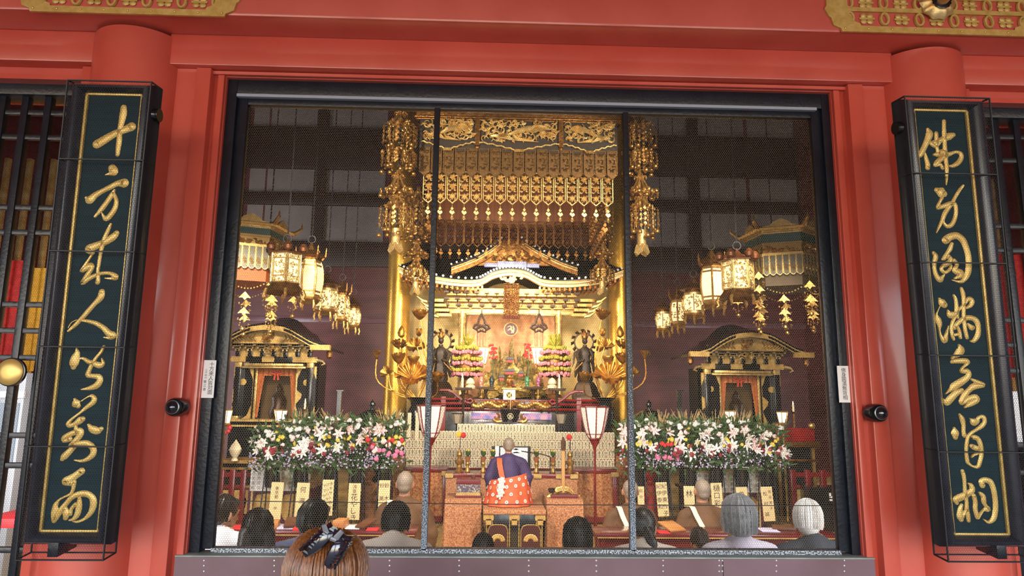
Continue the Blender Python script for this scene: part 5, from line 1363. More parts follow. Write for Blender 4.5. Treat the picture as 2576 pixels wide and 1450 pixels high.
candle(1163, 977, 11.6, 'lit white candle on the stand at the left shrine post'); candle(1407, 979, 11.6, 'lit white candle on the stand at the right shrine post')
vp = [(4, 0), (5, 1), (4, 4), (6.5, 14), (6.2, 20), (4, 24), (4.6, 26), (3.6, 25), (0, 22)]
for px, c, c2, nm in ((1210, (220, 110, 90), (240, 190, 170), 'pink'), (1237, (30, 36, 44), (60, 90, 90), 'black'), (1326, (40, 110, 70), (120, 180, 130), 'green'), (1354, (140, 60, 90), (200, 130, 160), 'maroon')):
    lathe_thing('vase', 'small %s cloisonne vase on a tray stand' % nm, 'vase', px, 974, 12.35, vp, mat(nm+'_cloisonne', c, 0.3, 0.1, c2, 30, 3, lo=0.5, hi=0.6), 16)
lathe_thing('incense_pot', 'brown and gold lidded pot at the centre of the altar', 'pot', 1282, 978, 12.7, [(7, 0), (8, 3), (5, 6), (9, 14), (9, 20), (5, 24), (6, 27), (2, 31), (0, 34)], mat('brown_gold', (120, 70, 30), 0.3, 0.5, (200, 140, 60), 14), 18)
for px, s in ((1183, 'left'), (1389, 'right')): lathe_thing('offering_stand', 'white rice cakes heaped on a stand, %s of the altar' % s, 'offering', px, 978, 12.2, [(12, 0), (13, 4), (10, 8), (7, 9), (11, 12), (10, 18), (6, 24), (0, 27)], CREAM, 18)
# lamps in the shrine
def glow_lamp(px, py0, py1, d, w1, w0, label, foot, stem=True, m=GLOWH, frame=GOLD):
    """tapered paper lamp: top row py0 width w1, bottom row py1 width w0"""
    p = at(px, py1, d); k = PX(d); h = (py1-py0)*k
    r = thing('altar_lamp', label, 'lamp', (p.x, p.y, p.z-(foot-py1)*k))
    MB().lathe([(w0*k/2, 0), (w1*k/2, h)], p, 6).build('shade', m, r, smooth=0)
    f = MB()
    for j in range(6):
        a = j*PI/3; c, s = math.cos(a), math.sin(a); f.tube([p+Vector((w0*k/2*c, w0*k/2*s, 0)), p+Vector((w1*k/2*c, w1*k/2*s, h))], 0.007, 4)
    f.lathe([(w1*k/2*1.04, h-0.008), (w1*k/2*1.06, h+0.008), (w1*k/2*0.98, h+0.012)], p, 6); f.lathe([(0, -0.03), (w0*k/2*1.05, -0.02), (w0*k/2*1.02, 0.006)], p, 6)
    f.build('frame', frame, r)
    if stem: MB().lathe([(w0*k*0.4, -(foot-py1)*k), (w0*k*0.36, -(foot-py1)*k+0.03), (0.018, -(foot-py1)*k+0.06), (0.014, -0.06), (0.03, -0.02)], p, 12).build('stem', frame, r)
    return r
glow_lamp(1213, 876, 916, 12.9, 34, 18, 'glowing tapered white lamp on a stem left inside the shrine', 1002)
glow_lamp(1354, 876, 916, 12.9, 34, 18, 'glowing tapered white lamp on a stem right inside the shrine', 1002)
# flower mounds
PINK = mat('pink_paper_flowers', (226, 110, 130), 0.7, 0, (240, 150, 160), 20); YGR = mat('yellow_green_flowers', (196, 176, 60), 0.7, 0, (150, 150, 50), 20)
for px, s in ((1172, 'left'), (1395, 'right')):
    d = 12.55; k = PX(d); p = at(px, 1002, d)
    r = thing('flower_mound', 'tiered mound of pink and yellow flowers %s of the shrine centre' % s, 'flowers', tuple(p))
    MB().lathe([(20*k, 0), (16*k, 8*k), (6*k, 12*k), (5*k, 45*k), (20*k, 52*k), (34*k, 60*k), (30*k, 118*k), (12*k, 124*k), (0, 124*k)], p, 24).build('stand', GOLDD, r)
    rnd = random.Random(px)
    for row, (hh, m_, nm, rad) in enumerate(((58, PINK, 'pink_flowers', 36), (70, YGR, 'yellow_flowers', 38), (84, PINK, 'pink_flowers', 38), (97, YGR, 'yellow_flowers', 37), (112, PINK, 'pink_flowers', 35), (124, YGR, 'yellow_flowers', 26))):
        m = MB()
        for q in range(30):
            a = q*2*PI/30+rnd.random()*0.1; c = p+Vector((rad*k*math.cos(a), rad*k*math.sin(a), (hh+rnd.uniform(-2.5, 2.5))*k))
            m.ball(c, (4.4*k, 4.4*k, 5*k), 7, 5)
            for e in range(3): m.ball(c+Vector((rnd.uniform(-3, 3)*k, rnd.uniform(-3, 1)*k, rnd.uniform(-3, 3)*k)), 2.4*k, 5, 4)
        m.build(nm, m_, r)
    m = MB()
    for q in range(26):
        a = rnd.random()*6.28; m.tube([p+Vector((0, 0, 120*k)), p+Vector((20*k*math.cos(a)*rnd.random(), 20*k*math.sin(a), (135+rnd.random()*26)*k))], [0.006, 0.02], 4)
    m.build('sprigs', YGR, r)
for px, d, s in ((1240, 13.0, 'left'), (1329, 13.0, 'right')):
    p = at(px, 930, d); k = PX(d); r = thing('red_flower_spray', 'spray of red flowers on a tall stem %s of the shrine mountain' % s, 'flowers', tuple(at(px, 1002, d)))
    MB().tube([at(px, 1002, d), p, at(px, 880, d)], 0.01, 5).build('stem', mat('green_stem', (60, 80, 40), 0.6), r)
    m = MB(); rnd = random.Random(px)
    for q in range(24): m.ball(at(px+rnd.uniform(-10, 10), 884+rnd.uniform(-18, 18), d), 3.2*k, 6, 4)
    m.build('blossoms', mat('red_petals', (206, 36, 40), 0.6), r)
# mountain scene
r = thing('carved_mountain', 'carved mountain landscape with small red halls inside the shrine', 'carving', tuple(at(1286, 1002, 13.3)))
d = 13.3; k = PX(d); rnd = random.Random(5)
m = MB(); g = MB()
for (px, top, w, dd) in ((1286, 852, 46, 0.1), (1255, 872, 40, 0.06), (1318, 870, 40, 0.06), (1240, 890, 36, 0), (1334, 888, 36, 0), (1270, 884, 44, -0.04), (1305, 886, 44, -0.04), (1225, 930, 44, -0.1), (1350, 930, 44, -0.1), (1286, 905, 60, -0.1), (1250, 950, 70, -0.16), (1325, 950, 70, -0.16), (1286, 960, 90, -0.2)):
    base = 1002; c0 = at(px, base, d+dd); hh = (base-top)*k; ww = w*k/2
    n = 10; prof = [(ww*(1-(j/n)**1.6)*(0.7+0.6*rnd.random()), hh*j/n) for j in range(n)]+[(0, hh)]
    mm = m if top < 900 else g
    mm.lathe(prof, c0, 9, 'z', 3, 0.18)
m.v = [p+Vector((mnoise.noise(p*7), mnoise.noise(p*7+Vector((9, 0, 0))), mnoise.noise(p*9+Vector((0, 7, 0)))*1.2))*0.07 for p in m.v]; g.v = [p+Vector((mnoise.noise(p*7), mnoise.noise(p*7+Vector((9, 0, 0))), mnoise.noise(p*9+Vector((0, 7, 0)))*1.2))*0.07 for p in g.v]
m.build('peaks', mat('dark_green_rock', (52, 54, 34), 0.6, 0.1, (150, 120, 50), 22, 4), r); g.build('slopes', mat('gold_green_slope', (196, 160, 80), 0.5, 0.4, (90, 80, 40), 18, 4), r)
for (px, py, w) in ((1282, 905, 20), (1282, 935, 26), (1285, 965, 22), (1262, 950, 14), (1310, 940, 14)):
    c0 = at(px, py, d-0.5); ww = w*k/2
    MB().box(c0.x-ww*0.8, c0.x+ww*0.8, c0.y, c0.y+0.1, c0.z-7*k, c0.z).build('red_hall', mat('red_hall', (180, 50, 40), 0.5), r)
    MB().prism([(c0.x-ww*1.2, c0.z), (c0.x+ww*1.2, c0.z), (c0.x+ww*0.6, c0.z+6*k), (c0.x-ww*0.6, c0.z+6*k)], c0.y-0.03, c0.y+0.13).build('hall_roof', BLK, r)
# seed-letter disc, hanging knots, bead curtain
d = 13.2; p = at(1285, 829, d); k = PX(d)
r = thing('hanging_disc', 'dark red round disc with pale seed letter hanging in the shrine', 'disc', (p.x, p.y, p.z-17*k))
MB().lathe([(16.5*k, -0.015), (16.5*k, 0.015)], p, 36, 'y').build('disc', mat('maroon_disc', (92, 18, 24), 0.4), r)
MB().tube([p+Vector((16.5*k*math.cos(a*PI/18), -0.016, 16.5*k*math.sin(a*PI/18))) for a in range(37)], 0.009, 5, False).tube([p+Vector((0, 0, 16.5*k)), p+Vector((0, 0, 46*k))], 0.008, 4).build('rim', LEAF, r)
m = MB()
for stq in ([(-9, 5), (-2, 8), (2, 4), (-3, 0), (-8, -3)], [(-3, 1), (2, -2), (4, -6), (1, -10)], [(5, 10), (7, 4), (7, -4), (6, -10)]):
    s2 = spline([(a, b_) for a, b_ in stq], 4); m.tube([p+Vector((a*k, -0.02, b_*k)) for a, b_ in s2], [0.008+0.012*math.sin(PI*i/(len(s2)-1)) for i in range(len(s2))], 5, True, 0.4)
m.build('seed_letter', CREAM, r)
for px, s in ((1212, 'left'), (1356, 'right')):
    d = 12.8; k = PX(d); T = at(px, 790, d)
    r = thing('cord_knot', 'large dark cord knot with two tassels hanging at the shrine %s' % s, 'tassel', (T.x, T.y, T.z-82*k), 'hanging cord knots')
    P = lambda a, b_: T+Vector((a*k, 0, -b_*k))
    m = MB()
    for sx in (-1, 1):
        m.tube([P(0, 0), P(sx*3, 6), P(sx*7, 16), P(sx*9, 26)], 0.026, 6)
        m.tube([P(sx*9, 26), P(sx*17, 30), P(sx*20, 36), P(sx*14, 40), P(sx*6, 34), P(-sx*4, 30)], 0.03, 6)
        m.tube([P(sx*2, 28), P(sx*12, 38), P(sx*9, 46), P(0, 42)], 0.03, 6)
    m.tube([P(0, 0), P(0, -12)], 0.008, 4)
    m.build('knot', mat('dark_purple_cord', (38, 24, 24), 0.6, 0, (72, 46, 36), 40), r)
    for sx in (-1, 1):
        MB().lathe([(0, 44*k), (2.4*k, 42*k), (3.4*k, 38*k), (2.2*k, 34*k), (3.2*k, 30*k), (3.8*k, 0), (0, 0)], P(sx*7, 82), 12).build('tassel', mat('pale_tassel', (206, 160, 120), 0.6, 0, (150, 90, 70), 20, stretch=(8, 8, 0.4)), r)
d = 12.3; k = PX(d); p = at(1287, 712, d)
r = thing('bead_curtain', 'short curtain of gilded bead strings hanging under the shrine gable', 'ornament', tuple(at(1287, 806, d)))
m = MB(); rnd = random.Random(3)
for i in range(17):
    x = (i-8)*2.3*k; 
    for row in range(2):
        y = row*0.08; L_ = (82+rnd.uniform(-5, 5))*k
        m.tube([p+Vector((x, y, 0)), p+Vector((x, y, -L_))], 0.003, 4)
        for j in range(15): m.ball(p+Vector((x+rnd.uniform(-0.01, 0.01), y, -L_*(j+0.5)/15)), (0.011, 0.011, 0.014), 5, 4)
m.build('bead_strings', mat('amber_gold_beads', (170, 116, 60), 0.4, 0.8, (110, 66, 32), 40), r)
m = MB()
for i in range(7): m.lathe([(0, 0), (3*k, -1.5*k), (3.4*k, -8*k), (0, -9*k)], p+Vector(((i-3)*6.2*k, 0, -84*k)), 8)
m.build('end_beads', mat('dark_red_beads', (96, 38, 26), 0.4), r)
curlm = MB()
for s in (-1, 1): curl(curlm, (p.x+s*12*k, p.z+12*k), 10*k, 0.5, 4.5, 0.03, p.y, s); curl(curlm, (p.x+s*22*k, p.z+14*k), 7*k, 2.5, 4.5, 0.025, p.y, -s)
curlm.ball(p+Vector((0, -0.02, 6*k)), (9*k, 0.05, 9*k), 12, 8)
curlm.build('gable_pendant', CREAM, r)
# ------------------------------------------------------------------ gilded lotus arrangements
def petal(mb, M, L, w, cup, n=5):
    vs = []
    for j in range(n+1):
        t = j/n; ww = w*math.sin(PI*min(1, 0.12+0.88*t))**0.7*(1 if t < 0.98 else 0.05); z = L*t; y = cup*(t**2)
        for s in (-1, -0.5, 0, 0.5, 1): vs.append(M @ Vector((s*ww/2, -y+abs(s)**2*ww*0.22, z)))
    fs = [(j*5+i, j*5+i+1, j*5+i+6, j*5+i+5) for j in range(n) for i in range(4)]
    mb.add(vs, fs)
def lotus(mb, c, R, open_=0.7, tilt=0.3, rings=3, az=0):
    B = Matrix.Translation(c) @ Matrix.Rotation(az, 4, 'Z') @ Matrix.Rotation(tilt, 4, 'X')
    for q in range(rings):
        n = 8-q; ang = open_*(1-q*0.32)
        for i in range(n):
            M = B @ Matrix.Rotation(i*2*PI/n+q*0.4, 4, 'Z') @ Matrix.Translation((0, -R*0.14, 0)) @ Matrix.Rotation(ang, 4, 'X')
            petal(mb, M, R*(1.15-0.08*q), R*0.86, -R*0.42)
def ruffle(mb, c, R, tilt, az, fold=0.25, n=96):
    B = Matrix.Translation(c) @ Matrix.Rotation(az, 4, 'Z') @ Matrix.Rotation(tilt, 4, 'X')
    vs = [B @ Vector((0, 0, -R*0.2))]; rings = 5
    for j in range(1, rings+1):
        t = j/rings
        for i in range(n):
            a = 2*PI*i/n; rr = R*t*(1+0.06*math.sin(a*11)*t)*(1 if math.sin(a) > -0.1 else 0.62); z = R*(-0.2+0.22*t*t+fold*0.5*t*t*math.sin(a*2)+0.09*t*math.sin(a*16)+(0.35*t*t if math.sin(a) <= -0.1 else 0))
            vs.append(B @ Vector((rr*math.cos(a), rr*math.sin(a), z)))
    fs = [(0, 1+i, 1+(i+1) % n) for i in range(n)]
    for j in range(rings-1):
        for i in range(n): fs.append((1+j*n+i, 1+(j+1)*n+i, 1+(j+1)*n+(i+1) % n, 1+j*n+(i+1) % n))
    mb.add(vs, fs)
LG = mat('lotus_gold', (214, 158, 66), 0.38, 0.9, (150, 98, 36), 12, bump=0.15, bscale=30)
def lotus_set(s, dx, d):
    side = 'left' if s > 0 else 'right'
    k = PX(d)
    Q = lambda px, py, o=0.0: at(1285+s*(px-1285)+dx, py, d+o)
    r = thing('lotus_arrangement', 'tall gilded lotus flowers and leaves in a black vase, %s of the shrine' % side, 'ornament', tuple(Q(1047, 1082)))
    v = Q(1047, 1082)
    MB().lathe([(12*k, 0), (16*k, 2*k), (20*k, 18*k), (24*k, 34*k), (20*k, 50*k), (14*k, 60*k), (17*k, 70*k), (28*k, 78*k), (27*k, 79*k), (14*k, 72*k), (0, 66*k)], v, 28).build('vase', BLK, r)
    mouth = v+Vector((0, 0, 72*k))
    stems = MB()
    def stem(px, py, o=0.0, bend=0.15):
        e = Q(px, py, o); mid = (mouth+e)/2+Vector((s*(-bend if px < 1047 else bend), 0, -0.1)); stems.tube([Vector(t) for t in spline([tuple(mouth), tuple(mid), tuple(e)], 5)], 0.013, 5); return e
    for (px, py, R, op, ti, az, o) in ((1056, 792, 24, 1.0, 0.35, 0.2, 0.0), (1054, 838, 17, 0.55, 0.2, 0, -0.1), (1004, 902, 24, 0.9, 0.3, -0.2, -0.1), (1100, 950, 22, 0.9, 0.3, 0.3, -0.15), (1004, 866, 22, 1.2, 0.4, 0.3, 0.1)):
        e = stem(px, py, o); m = MB(); lotus(m, e-Vector((0, 0, R*0.5*k)), R*1.0*k, op, ti, 3, az); m.build('lotus_flower', LG, r, solid=0.004)
    for (px, py, R, ti, az, o, f) in ((1048, 868, 27, -0.5, 0.1, 0.05, 0.3), (1036, 950, 42, 1.15, 0.0, -0.2, 0.12), (976, 938, 20, -0.3, 0.4, 0, 0.7)):
        e = stem(px, py, o); m = MB(); ruffle(m, e, R*k, ti, az, f); m.build('lotus_leaf', LG, r, solid=0.004)
    e = stem(1040, 908, -0.05); m = MB().lathe([(2*k, -14*k), (9*k, -4*k), (15*k, 8*k), (15*k, 11*k), (0, 12*k)], e, 20); 
    for i in range(12): m.ball(e+Vector((11*k*math.cos(i*0.52*2)*(0.5+0.5*(i % 2)), -11*k*abs(math.sin(i*0.52*2))*0.9, 11*k)), 2.2*k, 6, 4)
    m.build('seed_pod', LG, r)
    e = stem(1010, 838, 0); MB().lathe([(0, -14*k), (8*k, -8*k), (10*k, 0), (6*k, 12*k), (0, 20*k)], e, 14).build('bud', LG, r)
    e = stem(948, 892, 0.0, 0.3); m = MB().lathe([(2*k, -12*k), (6*k, -4*k), (11*k, 8*k), (9*k, 10*k), (0, 6*k)], e, 14); m.tube([e+Vector((-s*8*k, 0, -4*k)), e+Vector((-s*14*k, 0, 0)), e+Vector((-s*12*k, 0, 6*k))], 0.008, 4); m.build('seed_pod', LG, r)
    stems.build('stems', LG, r)
lotus_set(1, 0, 11.7); lotus_set(-1, 0, 11.7)
# ------------------------------------------------------------------ dark guardian statues with halo
def deity(px, d, s):
    k = PX(d); side = 'left' if s < 0 else 'right'; b = at(px, 985, d)
    r = thing('deity_statue', 'dark wooden robed deity statue with halo, %s of the shrine posts' % side, 'statue', tuple(b-Vector((0, 0, 0.9))))
    P = lambda a, h, y=0: b+Vector((a*k, y, h*k))
    MB().lathe([(34*k, -0.9), (34*k, -0.05), (30*k, 0), (26*k, 12*k), (20*k, 22*k), (0, 30*k)], b, 10, 'z', 5, 0.12).build('rock_base', DARKB, r)
    m = MB()
    m.lathe([(16*k, 20*k), (19*k, 30*k), (15*k, 55*k), (12*k, 78*k), (15*k, 92*k), (13*k, 104*k), (5*k, 112*k), (5*k, 116*k)], b, 18, 'z', 6, 0.06)
    m.ball(P(0, 126), (7*k, 8*k, 9*k), 12, 9)
    for sx in (-1, 1):
        m.tube([P(sx*13, 102), P(sx*20, 88, -0.04), P(sx*17, 72, -0.12), P(sx*5, 76, -0.2)], [6*k, 5.5*k, 5*k, 3*k], 8)
        m.tube([P(sx*17, 72, -0.1), P(sx*23, 50, -0.08), P(sx*26, 34, -0.06)], [5*k, 6*k, 2*k], 6)
        m.tube([P(sx*12, 104), P(sx*26, 96, 0.05), P(sx*28, 70, 0.05), P(sx*32, 60, 0.05)], [3*k, 2.4*k, 2*k, 1*k], 5)
    m.build('robed_body', mat('dark_robed_wood', (30, 22, 18), 0.5, 0.2, (60, 42, 26), 14, 4), r)
    c = MB().lathe([(7*k, 132*k), (8*k, 136*k), (6*k, 142*k), (3*k, 150*k), (0, 156*k)], b, 12)
    for sx in (-1, 0, 1): c.tube([P(sx*6, 138, -0.03), P(sx*9, 148, -0.03)], [0.03, 0.01], 5)
    c.build('crown', GOLDD, r)
    h = MB().tube([P(24*math.cos(a*PI/12), 124+24*math.sin(a*PI/12), 0.12) for a in range(25)], 0.016, 5, False)
    for i in range(12):
        a = i*PI/6; h.tube([P(24*math.cos(a), 124+24*math.sin(a), 0.12), P(31*math.cos(a+0.1), 124+31*math.sin(a+0.1), 0.12), P(33*math.cos(a+0.25), 124+33*math.sin(a+0.25), 0.12)], [0.02, 0.03, 0.006], 4)
    h.build('halo', DARKB, r)
    st = MB().tube([P(-s*10, 70, -0.2), P(-s*30, 50, -0.2)], 0.012, 5); st.build('staff', GOLDD, r)
deity(1106, 12.35, -1); deity(1472, 12.35, 1)
# domed gongs
for px, s in ((935, 'left'), (1633, 'right')):
    d = 11.0; p = at(px, 1066, d); k = PX(d)
    r = thing('domed_palanquin', 'black lacquer domed roof with jewel finial behind the %s flowers' % s, 'palanquin', (p.x, p.y, FZ))
    MB().lathe([(50*k, FZ-p.z), (50*k, -2*k), (66*k, 0), (68*k, 3*k), (50*k, 10*k), (34*k, 22*k), (20*k, 30*k), (8*k, 34*k), (0, 35*k)], p, 8, 'z').build('dome', BLK, r, smooth=60)
    MB().lathe([(9*k, 33*k), (9*k, 36*k), (4*k, 38*k), (5*k, 41*k), (9*k, 45*k), (8*k, 50*k), (3*k, 54*k), (0, 59*k)], p, 16).build('finial', BLK, r)
for px, s in ((855, 'left'), (1708, 'right')):
    d = 10.6; a = at(px, 985, d); k = PX(d)
    r = thing('black_post', 'slim black post with a flat cap behind the %s flowers' % s, 'post', (a.x, a.y, FZ))
    MB().box(a.x-5*k, a.x+5*k, a.y-5*k, a.y+5*k, FZ, a.z).build('shaft', BLK, r); MB().box(a.x-7*k, a.x+9*k, a.y-7*k, a.y+7*k, a.z, a.z+3*k).build('cap', BLK, r)
# small glowing lamps and candles at the sides
for (px, y0, y1, w1, w0, d, lab) in ((566, 1034, 1066, 32, 22, 9.6, 'glowing paper lamp at the far left by the screen frame'), (705, 1034, 1060, 32, 20, 9.4, 'glowing paper lamp above the left flowers'), (1838, 1036, 1062, 28, 18, 9.4, 'glowing paper lamp above the right flowers'), (1969, 1038, 1064, 28, 18, 9.6, 'glowing paper lamp right of the right flowers')):
    glow_lamp(px, y0, y1, d, w1, w0, lab, 1300, True, GLOWH, GOLD)
for (px, py, d, lab) in ((767, 1030, 10.8, 'left'), (1996, 1036, 10.8, 'right')):
    p = at(px, py, d); k = PX(d); 
    r = thing('candle_stand', 'white candle on a thin tall stand beside the %s side shrine' % lab, 'candle', (p.x, p.y, FZ))
    MB().lathe([(0.12, FZ-p.z), (0.11, FZ-p.z+0.04), (0.015, FZ-p.z+0.08), (0.015, -0.03), (0.05, 0)], p, 12).build('stand', GOLDD, r)
    MB().lathe([(2.6*k, 0), (2.6*k, 16*k), (0, 17*k)], p, 10).build('wax', CREAM, r)
    MB().lathe([(0, 16*k), (1.6*k, 19*k), (0, 26*k)], p, 8).build('flame', mat('candle_flame', (255, 220, 150)), r)
# ================================================================== before the altar: tables, tablets, flowers
BROC = mat('orange_gold_brocade', (204, 146, 98), 0.65, 0.1, (146, 80, 48), 60, 5, bump=0.25, bscale=110)
BROR = mat('red_gold_brocade', (150, 62, 34), 0.65, 0.1, (206, 150, 88), 44, 5, bump=0.25, bscale=110)
# tiered stand and prayer tablets
TD = [9.9, 10.1, 10.3, 10.5, 10.7]
TR = [(1178, 1155), (1154, 1131), (1130, 1108), (1107, 1086), (1086, 1068)]
st = thing('tiered_stand', 'wide red stepped stand carrying rows of prayer tablets', 'stand', (0.03, TD[0]-3.5, FZ))
for i, ((b0, b1), d) in enumerate(zip(TR, TD)):
    xa_, xb_ = (1014, 1548) if i < 4 else (1148, 1398)
    z = pxZ(1285, b0, d); y = d-3.5
    MB().box(pxX(xa_, b0, d), pxX(xb_, b0, d), y-0.02, y+0.16, z-0.02, z).build('shelf', MRED, st)
    MB().box(pxX(xa_, b0, d)+0.02, pxX(xb_, b0, d)-0.02, y+0.03, y+0.14, FZ, z-0.02).build('riser', DRED, st)
tm = MB(); w, h, t = 1.0, 1.0, 1.0
def tablet_mesh(w, h, seed):
    rnd = random.Random(seed); m = MB(); m.cur = 0
    m.prism([(-w/2, 0), (w/2, 0), (w/2, h*0.94), (w*0.25, h), (-w*0.25, h), (-w/2, h*0.94)], -0.004, 0.004)
    m.cur = 1
    for i in range(6):
        z = h*(0.86-0.13*i)
        for j in range(2): m.box(-w*0.2+rnd.uniform(-w*0.1, 0), w*0.12+rnd.uniform(0, w*0.12), -0.0052, -0.004, z-0.012*j-0.003, z-0.012*j)
        m.box(-0.002+rnd.uniform(-w*.1, w*.1), 0.002+rnd.uniform(-w*.05, w*.1), -0.0052, -0.004, z-0.016, z+0.004)
    return m
rows_txt = ['lowest', 'second lowest', 'middle', 'second highest', 'topmost']
for i, ((b0, b1), d) in enumerate(zip(TR, TD)):
    xa_, xb_, n = (1016, 1546, 62) if i < 4 else (1150, 1396, 30)
    z = pxZ(1285, b0, d); h = pxZ(1285, b1, d)-z; y = d-3.5
    mes = [tablet_mesh((pxX(xb_, b0, d)-pxX(xa_, b0, d))/n*0.9, h, 100+i*4+q).mesh('prayer_tablet', [CREAM, INK], smooth=0) for q in range(4)]
    for j in range(n):
        o = bpy.data.objects.new('prayer_tablet', mes[random.randrange(4)]); col.objects.link(o)
        o.location = (pxX(xa_, b0, d)+(pxX(xb_, b0, d)-pxX(xa_, b0, d))*(j+0.5)/n, y+random.uniform(-0.004, 0.004), z); o.rotation_euler = (random.uniform(-0.06, -0.02), 0, random.uniform(-0.06, 0.06))
        tag(o, 'small cream prayer tablet inked with characters, standing in the %s tier' % rows_txt[i], 'tablet', 'prayer tablets on the %s tier' % rows_txt[i])
for j, px in enumerate((1009, 1029, 1049)):
    p = at(px, 1083, 10.4); hh = 42*PX(10.4)
    o = MB().box(p.x-0.028, p.x+0.028, p.y, p.y+0.012, p.z-1.2, p.z+hh).build('tall_tablet', CREAM); tag(o, 'tall narrow cream tablet behind the left floor lamp, %s of three' % ('leftmost', 'middle', 'rightmost')[j], 'tablet', None)
# flanking red tables with brocade fronts
for s, (xa_, xb_) in ((-1, (1018, 1126)), (1, (1440, 1552))):
    d = 9.45; y = d-3.5; x0, x1 = pxX(xa_, 1185, d), pxX(xb_, 1185, d); z = pxZ(1285, 1179, d)
    side = 'left' if s < 0 else 'right'
    r = thing('offering_table', 'red lacquer table with red gold brocade front, %s below the tablets' % side, 'table', ((x0+x1)/2, y+0.2, FZ))
    MB().box(x0, x1, y, y+0.34, z-0.055, z).build('top', MRED, r, bevel=0.006)
    MB().grid(lambda u, v: (x0+0.03+(x1-x0-0.06)*u, y+0.02+0.012*math.sin(u*26), FZ+0.06+(z-0.06-FZ-0.06)*v), 40, 3).build('brocade_front', BROR, r, solid=0.008)
    for q in (x0+0.03, x1-0.03): MB().box(q-0.03, q+0.03, y-0.01, y+0.05, FZ, z-0.055).build('leg', MRED, r, bevel=0.004)
    MB().box(x0, x1, y-0.01, y+0.05, FZ+0.03, FZ+0.1).build('foot_rail', MRED, r)
    for q in (x0+0.03, x1-0.03): MB().box(q-0.05, q+0.05, y-0.016, y, z-0.1, z-0.04).build('gilded_corner', LEAF, r)
for px, s in ((1002, 'left'), (1567, 'right')):
    d = 9.7; p = at(px, 1145, d); k = PX(d)
    r = thing('draped_pedestal', 'pedestal draped in orange brocade at the %s end of the tablets' % s, 'pedestal', (p.x, p.y, FZ))
    m = MB().grid(lambda u, v: (p.x+(15*k+0.012*math.sin(u*80)*(1-v))*math.cos(2*PI*u), p.y+0.1+(15*k+0.012*math.sin(u*80)*(1-v))*math.sin(2*PI*u), FZ+0.01+(p.z-FZ)*v), 80, 5)
    m.build('drape', BROR, r); MB().lathe([(0, p.z+0.02), (15.5*k, p.z+0.012), (15.5*k, p.z-0.02)], (p.x, p.y+0.1, 0), 24).build('top', MRED, r)
# centre table
d = 8.9; y = d-3.5; x0, x1 = pxX(1122, 1200, d), pxX(1452, 1200, d); z = pxZ(1285, 1193, d)
r = thing('centre_table', 'long table draped in orange brocade with red top behind the priest', 'table', ((x0+x1)/2, y+0.2, FZ))
MB().grid(lambda u, v: (x0+(x1-x0)*u, y+0.012*math.sin(u*70)*(1-v), FZ+0.02+(z-0.04-FZ)*v), 90, 3).build('brocade_front', BROC, r, solid=0.01)
MB().box(x0-0.02, x1+0.02, y-0.02, y+0.42, z-0.045, z).build('top', MRED, r, bevel=0.006)
m = MB()
for q in (1130, 1222, 1352, 1408, 1444): m.box(pxX(q, 1200, d)-0.05, pxX(q, 1200, d)+0.05, y-0.028, y-0.01, z-0.05, z+0.002)
m.build('gilded_mounts', LEAF, r)
ztab = z; dtab = d
# altar vessels on it
def on_table(px, dd=0.16): return Vector((pxX(px, 1193, dtab+dd), dtab+dd-3.5, ztab))
GREEN = mat('leaf_green', (62, 92, 40), 0.6, 0, (40, 66, 30), 12)
for i, px in enumerate((1176, 1215, 1239, 1349, 1391)):
    p = on_table(px); k = PX(dtab)
    r = thing('flower_stand', 'small gilt stand with potted yellow flower on the centre table, %s from the left' % ('first', 'second', 'third', 'fourth', 'fifth')[i], 'flower stand', tuple(p), 'gilt flower stands')
    MB().lathe([(6.5*k, 0), (7*k, 2*k), (5*k, 7*k), (3.4*k, 13*k), (5*k, 18*k), (6*k, 21*k), (4*k, 25*k)], p, 16).build('stand', GOLD, r)
    MB().lathe([(4.6*k, 25*k), (6.4*k, 33*k), (7.4*k, 38*k), (6.4*k, 37*k), (0, 35*k)], p, 16).build('pot', mat('terracotta', (150, 84, 44), 0.6), r)
    m = MB()
    for j in range(12):
        a = j*0.9; m.tube([p+Vector((0, 0, 36*k)), p+Vector((3*k*math.cos(a), 3*k*math.sin(a), 44*k)), p+Vector((7*k*math.cos(a), 7*k*math.sin(a), (46+5*(j % 3))*k))], [0.006, 0.014, 0.002], 4)
    m.build('leaves', GREEN, r)
    m = MB(); 
    for j in range(4): m.ball(p+Vector(((j-1.5)*1.6*k, 0, (52+(j % 2)*2)*k)), 2.2*k, 7, 5)
    m.build('blossom', mat('yellow_petals', (236, 206, 80), 0.6), r)
for px, s in ((1155, 'left'), (1434, 'right')):
    p = on_table(px, 0.12); k = PX(dtab)
    r = thing('gold_reliquary', 'gilt stupa shaped vessel with paper flowers at the %s end of the centre table' % s, 'vessel', tuple(p))
    MB().lathe([(11*k, 0), (12*k, 3*k), (7*k, 8*k), (8*k, 14*k), (5*k, 18*k), (11*k, 24*k), (12*k, 29*k), (9*k, 31*k), (4*k, 33*k), (5*k, 38*k), (7*k, 43*k), (5*k, 49*k), (2*k, 53*k), (0, 58*k)], p, 20).build('vessel', GOLD, r)
    m = MB().tube([p+Vector((0, 0, 55*k)), p+Vector((k, 0, 84*k))], 0.005, 4); m.build('wire', DWIRE, r)
    cols = (((-3, 92), (236, 190, 60), 'yellow_pompom'), ((8, 90), (206, 44, 44), 'red_pompom')) if s == 'left' else (((-2, 88), (206, 44, 44), 'red_pompom'),)
    for (dx, hz), c, nm in cols:
        m = MB(); rnd = random.Random(hz); c0 = p+Vector((dx*k, 0, hz*k)); m.ball(c0, 6*k, 10, 8)
        for j in range(60):
            v = Vector((rnd.gauss(0, 1), rnd.gauss(0, 1), rnd.gauss(0, 1))).normalized(); m.ball(c0+v*6*k, 1.7*k, 5, 4)
        m.build(nm, mat(nm, c, 0.7), r)
